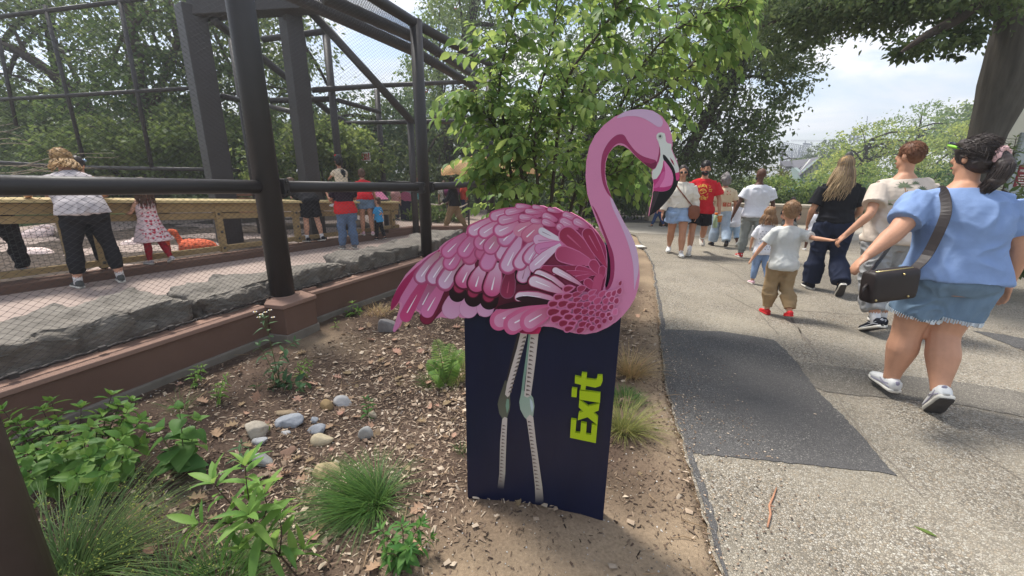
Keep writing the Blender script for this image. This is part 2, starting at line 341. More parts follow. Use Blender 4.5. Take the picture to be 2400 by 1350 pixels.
# far cross path is paler concrete
patch('concrete_walk', [(1380, 531), (1490, 546), (1700, 556), (1890, 560), (2200, 566), (2700, 580), (2700, 540), (2000, 532), (1640, 526), (1552, 524), (1440, 522)], mat('pale_concrete', lin((.63, .60, .55)), rough=.95, var=.12, vscale=2, bump=.3, bscale=90), .004, .02)

# plaza of reddish concrete behind the fence
ZP = .15
m_plaza = mat('rose_concrete', s255(162, 145, 135), rough=.9, spec=.15, var=.10, vscale=1.6, bump=.25, bscale=120)
m_curb = mat('brown_concrete', s255(110, 86, 74), rough=.88, spec=.15, var=.10, vscale=2.2, bump=.3, bscale=70)
m_cap = mat('brown_concrete_cap', s255(146, 118, 104), rough=.85, spec=.2, var=.08, vscale=3, bump=.3, bscale=80)
# fence line: far left, corner pier, second post, third post (beyond)
F1 = G(664, 697, .34); F1.z = 0
F0 = G(0, 905, .34); F0.z = 0; d01 = (F0 - F1).normalized(); F00 = F1 + d01 * 5.2
F2 = G(1001, 601, .34); F2.z = 0
d12 = (F2 - F1).normalized(); F3 = F1 + d12 * ((F2 - F1).length * 1.0) + Vector((.9, 2.6, 0)); F3 = P(1150, 440, F2.y + 3.0); F3.z = 0
pl = MB()
poly = [(F00 + Vector((.1, .1, 0))), F1 + Vector((0, .15, 0)), F2 + Vector((0, .1, 0)), F3 + Vector((0, .1, 0)), Vector((F3.x, 15.5, 0)), Vector((-12, 15.5, 0)), Vector((-12, F00.y, 0))]
sheet('plaza', [(p.x, p.y) for p in poly], ZP, m_plaza)
# retaining wall segments with cap, a thing each
def wall(a, b, label, h=.30, t=.16):
    d = (b - a).normalized(); n = Vector((d.y, -d.x, 0)); ln = (b - a).length
    e = thing('retaining_wall', label, 'wall', a, 'low brown walls under the mesh fence')
    M = Matrix((d, n, Vector((0, 0, 1)))).transposed(); mid = (a + b) / 2
    w = MB(); w.box(mid + Vector((0, 0, h / 2 - .25)), (ln, t, h + .5), M); w.obj('wall_body', m_curb, e, bevel=.006)
    c = MB(); c.box(mid + Vector((0, 0, h + .0195)), (ln, t + .035, .035), M); c.obj('cap', m_cap, e, bevel=.006)
    f = MB(); f.box(mid + n * .012 + Vector((0, 0, -.06)), (ln, t + .03, .24), M); f.obj('footing', mat('footing_concrete', s255(120, 112, 102), rough=.95, var=.2, vscale=6), e, bevel=.01)
    return e
wall(F00, F1 + d01 * .25, 'brown rendered low wall left of the thick corner post, stone slabs on it'); wall(F1 + d12 * .25, F2 + (F3 - F2).normalized() * .1, 'brown rendered low wall between the thick post and the thinner second post')
wall(F2 + (F3 - F2).normalized() * .1, F3, 'brown low wall running on behind the pink flamingo cutout')
# pier at the corner
pe = thing('corner_pier', 'brown concrete pier at the wall corner carrying the thick round post', 'pier', F1)
cpx = [(612, 722), (662, 726), (738, 692), (700, 680), (655, 672), (612, 690)]
bx = [G(x, y, .36) for x, y in [(623, 713), (664, 717), (737, 692), (703, 683)]]
ctr = sum(bx, Vector()) / 4; back = Vector((F1.x, F1.y, 0))
ring = [Vector((p.x, p.y, 0)) for p in bx] + [back + Vector((.18, .30, 0)), back + Vector((-.22, .22, 0))]
ring = [p for p in ring]
def prism(ring, z0, z1, grow=0):
    c = sum(ring, Vector()) / len(ring); rr = [p + (p - c).normalized() * grow for p in ring]; n = len(rr); V = [(p.x, p.y, z0) for p in rr] + [(p.x, p.y, z1) for p in rr]
    F = [tuple(reversed(range(n))), tuple(range(n, 2 * n))] + [(i, (i + 1) % n, n + (i + 1) % n, n + i) for i in range(n)]; m = MB(); m.add(V, F); return m
prism(ring, -.4, .325).obj('pier_body', m_curb, pe, bevel=.006); prism(ring, .327, .366, .02).obj('cap', m_cap, pe, bevel=.006); prism(ring, -.35, .075, .018).obj('footing', _M['footing_concrete'], pe, bevel=.008)

# ------------------------------------------------------------------ the hazy air
hm = bpy.data.materials.new('air'); hm.use_nodes = True; hm.node_tree.nodes.clear(); ho_ = hm.node_tree.nodes.new('ShaderNodeOutputMaterial'); hv = hm.node_tree.nodes.new('ShaderNodeVolumePrincipled')
hv.inputs['Color'].default_value = (.93, .95, 1, 1); hv.inputs['Density'].default_value = .0028; hv.inputs['Anisotropy'].default_value = .3
hm.node_tree.links.new(hv.outputs[0], ho_.inputs['Volume'])
hz = MB(); hz.box((0, 130, 14.3), (500, 400, 31.4)); tag(hz.obj('haze', hm), kind='stuff')
# ------------------------------------------------------------------ foliage helpers
def leaf_tpl(kind):
    """(V, F) unit leaf along +y, normal +z"""
    if kind == 'far': return np.array([(0, 0, 0), (.26, .5, .05), (0, 1, -.08), (-.26, .5, .05)], float), np.array([(0, 1, 2, 3)])
    if kind == 'mid': return np.array([(0, 0, 0), (.27, .35, .07), (.2, .7, .03), (0, 1.05, -.12), (-.2, .7, .03), (-.27, .35, .07), (0, .5, -.01)], float), np.array([(0, 1, 6), (1, 2, 6), (2, 3, 6), (3, 4, 6), (4, 5, 6), (5, 0, 6)])
    if kind == 'narrow': w = [.03, .09, .12, .11, .07, 0]; ys = [0, .15, .38, .6, .82, 1]; dr = .30; fo = .35
    elif kind == 'heart': w = [.0, .40, .47, .38, .20, 0]; ys = [-.08, .05, .28, .55, .8, 1.08]; dr = .22; fo = .22
    elif kind == 'oval': w = [.02, .20, .29, .27, .15, 0]; ys = [0, .15, .38, .62, .85, 1.05]; dr = .25; fo = .28
    elif kind == 'lance': w = [.02, .11, .19, .17, .08, 0]; ys = [0, .15, .35, .6, .83, 1.05]; dr = .3; fo = .3
    V = []; F = []
    for i, (a, y) in enumerate(zip(w, ys)):
        z = -dr * y * y
        V += [(-a, y, z + a * fo), (0, y - (.02 if i == 0 else 0), z), (a, y, z + a * fo)]
        if i: k = 3 * i; F += [(k - 3, k - 2, k + 1, k), (k - 2, k - 1, k + 2, k + 1)]
    return np.array(V, float), np.array(F)
def unit(a): return a / np.maximum(np.linalg.norm(a, axis=1, keepdims=True), 1e-9)
def frames(ax, nrm):
    y = unit(ax); x = unit(np.cross(y, nrm)); z = np.cross(x, y); return np.stack([x, y, z], 1)    # rows
def leaves(tpl, pos, ax, nrm, size):
    V, F = tpl; Fr = frames(ax, nrm); n = len(pos)
    out = np.einsum('vk,nkc->nvc', V, Fr) * np.asarray(size)[:, None, None] + pos[:, None, :]
    Fx = (F[None] + (np.arange(n) * len(V))[:, None, None]).reshape(-1, F.shape[1])
    return out.reshape(-1, 3), Fx
def rsph(n): return unit(RNG.normal(size=(n, 3)))
m_bark = mat('bark', s255(92, 82, 72), rough=.95, spec=.1, var=.28, vscale=7, bump=.9, bscale=22, stretch=(1, 1, .22))
m_bark_d = mat('dark_bark', s255(66, 58, 52), rough=.95, spec=.1, var=.25, vscale=9, bump=.8, bscale=30, stretch=(1, 1, .25))
def leafmat(name, c, tr=.42, rnd=.38, var=.10): return mat(name, c, rough=.55, spec=.28, var=var, vscale=1.5, translucent=tr, rnd=rnd)
L_dark = leafmat('leaf_dark', s255(80, 96, 56)); L_mid = leafmat('leaf_mid', s255(93, 113, 60)); L_light = leafmat('leaf_light', s255(112, 134, 68)); L_blue = leafmat('leaf_blue', s255(72, 96, 62)); L_yel = leafmat('leaf_yellow', s255(146, 160, 78)); L_red = leafmat('leaf_red', s255(120, 62, 48)); L_near = leafmat('leaf_near', s255(118, 144, 74), .42, .34); L_deep = leafmat('leaf_deep', s255(70, 88, 50)); L_olive = leafmat('leaf_olive', s255(110, 112, 60))
TPF, TPM = leaf_tpl('far'), leaf_tpl('mid')
def crown_pts(blobs, n, clump=.16, shell=.5):
    """leaf positions in clumps through the given ellipsoids: (centre, radii, weight)"""
    wt = np.array([b[2] for b in blobs], float); wt /= wt.sum(); Ps = []; Os = []; centers = []
    for (c, r, _), w in zip(blobs, wt):
        k = max(3, int(n * w / 26)); r = np.array(r, float); c = np.array(c, float)
        d = rsph(k) * (RNG.uniform(0, 1, (k, 1)) ** (1 / 3.0 * (1 - shell) + .05)) ; cc = c + d * r * (1 + .28 * fbm(d * 2.4 + c, 2, 5)[:, None])
        m = int(n * w); idx = RNG.integers(0, k, m); sz = clump * r.mean() * RNG.uniform(.5, 1.5, k)
        Ps.append(cc[idx] + RNG.normal(size=(m, 3)) * sz[idx][:, None] * np.array([1, 1, .62])); Os.append(d[idx]); centers.append(cc)
    return np.concatenate(Ps), np.concatenate(Os), centers
def crown(name, parent, blobs, n, size, mt, tpl=TPF, clump=.16, shell=.5, droop=.3, mat2=None, share2=0, kind=None):
    pos, out, cen = crown_pts(blobs, n, clump, shell)
    ax = out * .5 + rsph(len(pos)) * .9 + np.array([0, 0, -droop]); nr = rsph(len(pos)) * .8 + np.array([0, 0, .75])
    V, F = leaves(tpl, pos, ax, nr, size * RNG.uniform(.65, 1.35, len(pos)))
    lump = fbm(pos * .9, 2, 77) * .35
    me = np_mesh(name, V, F, mt, False, np.repeat((RNG.uniform(0, 1, len(pos)) * .5 + .25 + lump) % 1, len(tpl[0])))
    if mat2:
        me.materials.append(mat2); sel = (fbm(pos * .8, 2, 55) > 1 - 2 * share2); me.polygons.foreach_set('material_index', np.repeat(sel.astype(np.int32), len(tpl[1])))
    o = link(name, me, parent)
    return o, cen
def wig(pts, amp, n=4, seed=0):
    """smooth, slightly crooked line through points"""
    q = np.array(smooth_line([Vector(p) for p in pts], n)); return q + amp * np.stack([fbm(q * 1.3 + seed, 2, s) for s in (1, 2, 3)], -1) * np.linspace(.2, 1, len(q))[:, None]
def smooth_line(pts, n=4):
    out = []
    for i in range(len(pts) - 1):
        p0, p1, p2, p3 = pts[max(i - 1, 0)], pts[i], pts[i + 1], pts[min(i + 2, len(pts) - 1)]
        for k in range(n):
            t = k / n; out.append(tuple(.5 * ((2 * p1) + (p2 - p0) * t + (2 * p0 - 5 * p1 + 4 * p2 - p3) * t * t + (3 * p1 - 3 * p2 + p3 - p0) * t ** 3)))
    out.append(tuple(pts[-1])); return out
def limbs(m, trunk_pts, targets, r0, seed=0, n=5):
    for i, t in enumerate(targets):
        t = np.array(t); j = int(len(trunk_pts) * RNG.uniform(.35, .98)); a = np.array(trunk_pts[min(j, len(trunk_pts) - 1)]); b = (a + t) / 2 + np.array([0, 0, .12 * np.linalg.norm(t - a)])
        q = wig([a, b, t], .12, 4, seed + i); m.tube(q, np.linspace(r0 * RNG.uniform(.28, .5), r0 * .06, len(q)), n, False)
def tree(name, label, cat, trunk, r, blobs, n, size, mt, group=None, bark=None, nl=10, **kw):
    """trunk: world points from the ground up"""
    e = thing(name, label, cat, Vector(trunk[0]), group); q = wig(trunk, .06, 5, len(label)); m = MB(); m.tube(q, np.linspace(r * 1.15, r * .42, len(q)), 10)
    o, cen = crown('crown', e, blobs, n, size, mt, **kw); tg = np.concatenate(cen); tg = tg[RNG.permutation(len(tg))[:nl]]
    limbs(m, q, tg, r, 3); m.obj('trunk', bark or m_bark_d, e, True); return e
def bl(px, py, d, rx, ry, rz, w=1): return (P(px, py, d), (rx, ry, rz), w)

# ------------------------------------------------------------------ woods behind the exhibit, far left
GW = 'trees of the wood behind the exhibit'
def base(px, d, z=-.3): p = P(px, 500, d); return Vector((p.x, p.y, z))
tree('shade_tree', 'tall grey trunk tree standing straight behind the back cage frame, at the left', 'tree', [base(372, 13), P(352, 400, 13), P(318, 160, 13), P(300, 20, 13), P(290, -160, 13.2)], .25, [bl(330, 120, 13.5, 2.4, 1.6, 1.5, 1), bl(240, 230, 13, 1.8, 1.5, 1.0, .7), bl(420, 200, 13.2, 1.8, 1.5, 1.1, .8), bl(330, -160, 13.6, 3.4, 2.4, 2.2, .9), bl(330, 330, 13.6, 1.8, 1.2, .8, .5)], 10500, .15, L_mid, GW, m_bark, mat2=L_light, share2=.3)
tree('shade_tree', 'dark leaning trunk tree with a bough reaching left over the cage frame', 'tree', [base(330, 15), P(292, 400, 15), P(240, 310, 15), P(150, 200, 15), P(40, 120, 15.2), P(-60, 90, 15.4)], .24, [bl(60, 330, 15, 2.4, 1.5, 1.5, 1), bl(150, 290, 16, 2.0, 1.5, 1.2, 1), bl(-60, 140, 15, 2.4, 2, 2.2, 1), bl(40, -60, 15.5, 3.4, 2.2, 1.6, 1), bl(20, 180, 16, 1.0, 1, .8, .3)], 9500, .16, L_mid, GW, mat2=L_dark, share2=.45)
tree('shade_tree', 'grey forked tree behind the rope wrapped portal frame', 'tree', [base(560, 14), P(520, 400, 14), P(470, 230, 14), P(430, 110, 14), P(395, 0, 14), P(370, -120, 14)], .22, [bl(470, 60, 14.5, 1.8, 1.5, 1.5, 1), bl(560, 170, 14, 1.7, 1.4, 1.8, 1), bl(420, 330, 14.4, 1.6, 1.4, 1.1, .8), bl(520, -160, 14.4, 3.2, 2, 2, .9), bl(640, 80, 15, 1.3, 1.2, 1.6, .7), bl(560, 330, 15, 1.4, 1.2, .9, .6)], 9500, .15, L_mid, GW, m_bark, mat2=L_light, share2=.3)
tree('shade_tree', 'dark multi branched tree near the far left edge behind the cage', 'tree', [base(200, 17), P(168, 330, 17), P(128, 130, 17), P(100, -40, 17)], .26, [bl(180, 20, 17.5, 2.6, 2, 1.2, 1), bl(0, -120, 17.5, 3, 2, 1.8, .8), bl(-40, 300, 17.5, 2.0, 1.6, 1.6, 1), bl(110, 400, 17.5, 2.6, 1.4, .8, .8), bl(210, 120, 17.5, 1.2, 1.2, 1.0, .4)], 8000, .17, L_dark, GW, mat2=L_mid, share2=.4)
tree('shade_tree', 'open crowned tree between the square column and the sky gap in the aviary', 'tree', [base(760, 18), P(735, 380, 18), P(715, 150, 18), P(690, -40, 18)], .2, [bl(690, 90, 18, 1.5, 1.5, 1.9, 1), bl(620, 240, 18, 1.7, 1.4, 1.8, .9), bl(700, -120, 18, 2.6, 2, 1.6, .6), bl(740, 300, 18.5, 1.7, 1.5, 1.2, .8)], 6200, .16, L_mid, GW, mat2=L_light, share2=.35)
tree('shade_tree', 'broad low tree behind the aviary, filling the netted bay right of the square column', 'tree', [base(900, 17), P(890, 380, 17), P(880, 280, 17)], .2, [bl(850, 290, 17, 2.0, 1.4, 1.1, 1), bl(965, 290, 17.5, 1.6, 1.5, 1.0, 1), bl(1000, 330, 17, 2.0, 1.4, 1.2, 1), bl(880, 375, 16, 2.2, 1.2, .7, .8)], 9500, .15, L_blue, GW, mat2=L_mid, share2=.4)
tree('shade_tree', 'tall tree with reddish tinged foliage beyond the second fence post', 'tree', [base(1130, 20), P(1120, 380, 20), P(1110, 150, 20), P(1105, -60, 20)], .28, [bl(1090, 80, 20, 2.2, 1.8, 1.9, 1), bl(1200, 40, 20, 2.2, 1.8, 2.2, .8), bl(1030, 230, 20, 1.8, 1.5, 1.3, .8), bl(1130, 250, 20, 2.2, 1.5, 1.6, 1), bl(1130, -120, 20.3, 3, 2, 1.8, .7), bl(1290, 120, 20.4, 2.0, 1.5, 2.4, .7)], 11500, .17, L_mid, GW, mat2=L_red, share2=.24)
tree('shade_tree', 'pale green top of a tree against the sky left of the reddish tree', 'tree', [base(1030, 26), P(1030, 350, 26), P(1030, 160, 26)], .25, [bl(1040, 100, 26, 1.4, 1.4, 1.8, 1), bl(985, 190, 26, 1.2, 1.2, 1.4, .7), bl(1060, 10, 26, 1.2, 1.2, 1.2, .6)], 4200, .2, L_light, GW)
tree('shade_tree', 'dark tree behind the tan umbrella in the shade', 'tree', [base(1060, 15.5), P(1050, 330, 15.5), P(1045, 250, 15.5)], .2, [bl(1040, 340, 15.5, 1.9, 1.4, 1.0, 1), bl(1140, 350, 15.5, 1.7, 1.3, 1.1, 1), bl(1060, 420, 15, 2.0, 1.1, .6, 1)], 6500, .14, L_deep, GW, mat2=L_dark, share2=.4)
def bush(name, label, blobs, n, size, mt, cat='shrub', group=None, tpl=TPF, stems=7, **kw):
    c = np.mean([b[0] for b in blobs], 0); e = thing(name, label, cat, (c[0], c[1], min(b[0][2] - b[1][2] for b in blobs)), group)
    o, cen = crown('foliage', e, blobs, n, size, mt, tpl, **kw); m = MB(); tg = np.concatenate(cen); tg = tg[RNG.permutation(len(tg))[:stems]]; z0 = min(b[0][2] - b[1][2] for b in blobs)
    for i, t in enumerate(tg):
        a = np.array([c[0] + (t[0] - c[0]) * .2, c[1] + (t[1] - c[1]) * .2, max(min(z0, t[2] - .1), -.3)]); m.tube(wig([a, (a + t) / 2 + (0, 0, .05), t], .04, 4, i), np.linspace(.03, .008, 9), 5, False)
    m.obj('stems', m_bark_d, e, True); return e
GB = 'shrubs of the exhibit'
bush('shrub', 'light green maple like bush spreading behind the leaning woman', [bl(300, 340, 11.2, 1.9, .8, .6, 1), bl(190, 350, 11.4, 1.2, .8, .5, .7), bl(420, 330, 11.6, 1.1, .8, .8, .8), bl(330, 395, 11.4, 1.8, .7, .4, .6)], 7500, .13, L_mid, group=GB, mat2=L_light, share2=.3)
bush('shrub', 'dark yew like mass low behind the cage at the far left', [bl(60, 400, 12.5, 2.2, 1, .9, 1), bl(250, 410, 12.8, 2.2, 1, .7, 1), bl(450, 390, 12.8, 2.0, 1, .9, 1)], 8000, .14, L_deep, group=GB)
bush('shrub', 'large bright bush under the square column behind the man with a child on his shoulders', [bl(720, 370, 10.6, 1.1, .8, .7, 1), bl(800, 350, 10.8, .9, .8, .6, 1), bl(660, 390, 10.6, .8, .8, .7, .8), bl(860, 380, 10.6, .55, .6, .35, .5), bl(740, 315, 11, .7, .7, .4, .6)], 8500, .12, L_mid, group=GB, mat2=L_light, share2=.3)
bush('shrub', 'dark bush between the portal legs and the thick post', [bl(590, 380, 12.5, .8, .8, 1.0, 1), bl(600, 300, 13, .8, .8, .8, .6)], 3000, .13, L_mid, group=GB)
for i, (x, y, d, r) in enumerate(((995, 500, 12.3, .55), (1045, 505, 12, .55), (945, 500, 12.8, .5))):
    bush('planter_shrub', ['low leafy shrub just right of the second fence post base', 'low leafy shrub by the striding man in khaki trousers', 'low leafy shrub between the rail end and the second fence post'][i], [bl(x, y, d, r, .4, .32, 1)], 900, .11, L_mid, group='low shrubs of the raised border', stems=4)
# dark shade behind everything on the left: a far wood that reads as one mass
pos = np.stack([RNG.uniform(-34, 8, 26000), RNG.uniform(22, 30, 26000), RNG.uniform(-.3, 7.5, 26000) ** 1.0], -1)
hmax = 5.2 + 1.6 * fbm(pos[:, :1] * np.array([[.25]]) + np.zeros((26000, 1)), 3, 8) - 1.6 * np.exp(-((pos[:, 0] + 6.5) / 2.2) ** 2); pos = pos[pos[:, 2] < hmax]
V, F = leaves(TPF, pos, rsph(len(pos)), rsph(len(pos)) + np.array([0, 0, .6]), RNG.uniform(.28, .55, len(pos)))
tag(link('far_woodland', np_mesh('far_woodland', V, F, L_dark, False, np.repeat(RNG.uniform(0, 1, len(pos)), 4))), kind='stuff')

# ------------------------------------------------------------------ right of the sapling
GR = 'trees along the path'
tree('shade_tree', 'large dark tree with a leaning trunk behind the flamingo head and the walking couple', 'tree', [base(1560, 12.5), P(1592, 400, 12.5), P(1650, 290, 12.4), P(1712, 180, 12.3), P(1790, 70, 12.0), P(1850, -10, 11.8)], .17,
     [bl(1560, 250, 12.6, 1.3, 1.2, 1.6, 1), bl(1680, 330, 12.4, 1.1, 1.1, 1.2, 1), bl(1760, 200, 12.2, 1.1, 1.1, 1.2, 1), bl(1760, 330, 12.2, .6, .9, .8, .7), bl(1620, 120, 12.5, 1.6, 1.3, 1.3, 1), bl(1800, 90, 12, 1.3, 1.1, .8, .9), bl(1460, 180, 13, 1.5, 1.2, 1.8, 1), bl(1500, 370, 12.8, 1.3, 1, .8, 1), bl(1700, 0, 12.2, 2.0, 1.4, .9, .8), bl(1640, 400, 13, 1.2, 1, .7, .9), bl(1860, 180, 12, .6, .8, .7, .35)], 26000, .115, L_dark, GR, mat2=L_mid, share2=.36, clump=.19, nl=26)
tree('shade_tree', 'dense dark tree filling the gap between the sapling and the flamingo neck', 'tree', [base(1380, 15), P(1385, 350, 15), P(1390, 150, 15)], .25, [bl(1380, 330, 15, 2.4, 1.5, 1.6, 1), bl(1300, 420, 15, 2.4, 1.2, .9, 1), bl(1420, 440, 14.5, 2, 1, .8, 1), bl(1390, 120, 15.5, 2.2, 1.5, 1.8, .8)], 11000, .14, L_deep, GR, mat2=L_dark, share2=.4)
# hedge and shrubs behind the low stone wall
GH = 'shrubs behind the low stone wall'
for i, (x, y, d, rx, rz, mt, lb) in enumerate(((1500, 470, 16.5, 1.4, .55, L_deep, 'dark clipped hedge behind the stone gate pillar'), (1690, 440, 15.5, 1.3, .7, L_dark, 'dark shrub behind the curly haired woman'), (1785, 440, 15, .7, .45, L_light, 'bright yellowish shrub right of the bald man'), (1850, 450, 14.5, 1.0, .45, L_light, 'bright low shrub over the seated man'),
        (1812, 412, 17, .65, .35, L_olive, 'olive brown shrub below the slate roof'), (1905, 452, 16, .7, .35, L_mid, 'green shrub left of the long haired woman'), (2010, 430, 17, 1.3, .7, L_light, 'light green shrub behind the long haired woman'), (1720, 485, 15.2, 1.2, .3, L_deep, 'dark low planting beside the bald man'), (1900, 462, 14.2, 1.2, .3, L_dark, 'dark green edge of shrubs along the wall top'))):
    bush('shrub', lb, [bl(x, y, d, rx, .7, rz, 1), bl(x + 20, y + 20, d, rx * .8, .6, rz * .7, .5)], int(2600 * rx * (rz + .4)), .10, mt, group=GH, stems=5)
# feathery light trees in the distance
GF = 'light green trees in the distance'
for i, (x, y, d, rx, rz, mt, lb, tx) in enumerate(((2050, 360, 30, 3.6, 2.0, L_yel, 'feathery yellow green tree rising behind the man in the floral tee', 2028), (2150, 330, 36, 4.2, 2.6, L_light, 'taller rounded green tree behind the feathery one', 2150), (2240, 370, 31, 2.6, 2.2, L_yel, 'yellow green feathery tree left of the big trunk', 2235), (1988, 392, 33, 1.5, 1.2, L_yel, 'small yellow green tree right of the gabled house', 1988), (1945, 362, 60, 3.4, 1.7, L_dark, 'dark round tree on the skyline above the gabled house', 1950), (2250, 300, 42, 3.6, 2.0, L_light, 'pale airy tree crown touching the big trunk', 2265), (1872, 384, 60, 1.4, .5, L_mid, 'green tree in front of the pylons', 1830))):
    c = P(x, y, d); tree('distant_tree', lb, 'tree', [base(tx, d), P(tx, y + 30, d), P(tx + 4, y - 30, d)], .22, [(c, (rx, 2, rz), 1), (c + Vector((-rx * .5, 0, -rz * .5)), (rx * .6, 2, rz * .6), .5), (c + Vector((rx * .5, 0, -rz * .4)), (rx * .6, 2, rz * .6), .5), (c + Vector((rx * .1, 0, rz * .5)), (rx * .6, 1.5, rz * .6), .5), (Vector((c.x, c.y, .9)), (rx, 1.4, 1.2), .5)][:4 if i in (3, 4, 6) else 5], 4600 if d < 50 else 3400, .2 if d < 40 else .3, mt, GF, clump=.13, nl=16)
bush('shrub', 'grey green rocky hedge between the man in the floral tee and the path', [bl(2080, 470, 13, 1.6, .8, .5, 1), bl(2180, 450, 12.5, 1.4, .8, .7, 1)], 4200, .10, L_blue, group=GH)
bush('shrub', 'dark ivy mound below the white building at the right edge', [bl(2370, 560, 5.4, .45, .5, .36, 1), bl(2430, 520, 5.5, .5, .5, .5, 1), bl(2360, 610, 5.2, .35, .3, .14, .5)], 5200, .06, L_dark, group=None)

# ------------------------------------------------------------------ big tree at the right edge, boughs over the path
bt = thing('big_tree', 'huge dark trunk at the right edge whose leafy boughs hang over the path', 'tree', base(2330, 5.9, 0))
tk = MB(); tb = P(2280, 360, 5.9); tz = [-.1, .25, .8, 1.6, 2.05, 2.35, 2.65, 3.1, 3.6, 5.2]; tp = [Vector((tb.x + .02 * i, tb.y - .01 * i, z)) for i, z in enumerate(tz)]
q = np.array(smooth_line(tp, 6)); rr = .66 * np.interp(q[:, 2], tz, [.46, .34, .27, .245, .27, .33, .40, .45, .50, .46])
rings = []
for i, (p, r) in enumerate(zip(q, rr)):
    ang = np.linspace(0, 2 * math.pi, 40, endpoint=False); k = r * (1 + .07 * fbm(np.stack([np.cos(ang) * 2.2, np.sin(ang) * 2.2, np.full(40, p[2] * .8)], -1), 3, 4) + .025 * np.sin(ang * 13 + 3 * fbm(np.stack([ang * 0 + p[2] * 1.2], -1), 2, 2)))
    rings.append([(p[0] + k_ * math.cos(a), p[1] + k_ * math.sin(a), p[2]) for k_, a in zip(k, ang)])
tk.loft(rings); tk.obj('trunk', mat('big_bark', s255(86, 82, 76), rough=.96, spec=.08, var=.3, vscale=11, bump=1.0, bscale=16, stretch=(1, 1, .16)), bt, True)
boughs = [[P(2340, 30, 5.9), P(2200, -20, 5.6), P(2050, 10, 5.8), P(1900, 20, 6.4), P(1790, 60, 7)], [P(2340, -40, 5.9), P(2250, 40, 5.2), P(2170, 85, 5.0), P(2110, 125, 5.0)], [P(2340, -60, 5.9), P(2150, -80, 7), P(1950, -60, 8), P(1800, -30, 8.5)]]
bm_ = MB()
for b_ in boughs: w_ = wig(b_, .05, 5); bm_.tube(w_, np.linspace(.09, .015, len(w_)), 7, False)
bm_.obj('bough', m_bark_d, bt, True)
crown('crown', bt, [bl(2240, 0, 5.6, .75, .7, .30, 1), bl(2120, -5, 5.8, .8, .7, .28, 1), bl(2000, 0, 6.2, .8, .8, .28, 1), bl(1890, 20, 6.8, .7, .8, .34, .9), bl(2160, 108, 5.2, .26, .25, .13, .20), bl(2215, 92, 5.4, .2, .2, .10, .10), bl(2262, 105, 5.3, .16, .16, .15, .13), bl(1930, 60, 6.4, .45, .5, .22, .35), bl(2290, -30, 5.0, .5, .4, .26, .4), bl(1850, 110, 7.0, .3, .45, .35, .3), bl(2100, -60, 6, 1.5, 1, .4, .8), bl(1800, -10, 7.4, .8, .8, .4, .6)], 17000, .062, L_deep, TPM, clump=.2, shell=.35)

# ------------------------------------------------------------------ the young tree behind the sign
sp_ = thing('sapling', 'bright leafy young tree with several stems right behind the flamingo sign', 'tree', P(1300, 600, 4.6).xyz * 1)
b0 = P(1290, 610, 4.5); b0.z = 0; sp_.location = b0
stems = [[b0, P(1235, 440, 4.5), P(1240, 300, 4.4), P(1290, 120, 4.3), P(1320, -60, 4.2)], [b0, P(1320, 430, 4.6), P(1350, 260, 4.6), P(1385, 120, 4.6), P(1400, -80, 4.6)], [b0, P(1210, 460, 4.2), P(1185, 350, 4.0), P(1140, 270, 3.9), P(1095, 225, 3.85)],
         [b0, P(1390, 420, 4.7), P(1450, 250, 4.5), P(1530, 120, 4.2), P(1640, 40, 4.0), P(1745, 15, 3.9)], [b0, P(1225, 430, 4.0), P(1170, 250, 3.9), P(1180, 120, 3.8), P(1210, -20, 3.8)], [b0, P(1420, 460, 4.6), P(1460, 370, 4.4), P(1480, 300, 4.3)], [b0, P(1190, 480, 4.3), P(1165, 420, 4.2), P(1140, 380, 4.1)],
         [b0, P(1300, 380, 4.0), P(1330, 200, 3.7), P(1420, 60, 3.5), P(1470, -30, 3.5)], [b0, P(1400, 350, 4.5), P(1560, 210, 4.5), P(1660, 120, 4.4), P(1690, 100, 4.3)], [b0, P(1260, 450, 3.9), P(1250, 350, 3.7), P(1270, 260, 3.6)], [b0, P(1340, 480, 4.2), P(1400, 430, 4.0), P(1480, 400, 3.9)]]
SM = MB(); tw = []
for i, s in enumerate(stems):
    s = [Vector((b0.x + .16 * math.cos(i * 2.4), b0.y + .14 * math.sin(i * 2.4), -.02))] + s[1:]
    q = wig(s, .05, 6, i); SM.tube(q, np.linspace(.021, .004, len(q)), 6, False); n = len(q)
    for j in range(int(n * .22), n):
        for _ in range(3 if j > n * .35 else 2):
            a = q[j]; d = (q[min(j + 1, n - 1)] - q[j - 1]); d = d / (np.linalg.norm(d) + 1e-9); o = RNG.normal(size=3); o -= d * o.dot(d); o /= np.linalg.norm(o); ln = RNG.uniform(.22, .52) * (1.15 - .4 * j / n)
            dirn = d * .55 + o * .85; dirn[2] += .12; e_ = a + dirn * ln + np.array([0, 0, -.22 * ln]); mdl = a + dirn * ln * .5 + np.array([0, 0, .03])
            tq = np.array(smooth_line([Vector(a), Vector(mdl), Vector(e_)], 3)); SM.tube(tq, np.linspace(.0045, .0015, len(tq)), 4, False); tw.append(tq)
    tw.append(q[int(n * .6):])
SM.obj('stem', mat('sapling_bark', s255(78, 70, 60), rough=.85, var=.2, vscale=20), sp_, True)
lp = []; la = []; ln_ = []
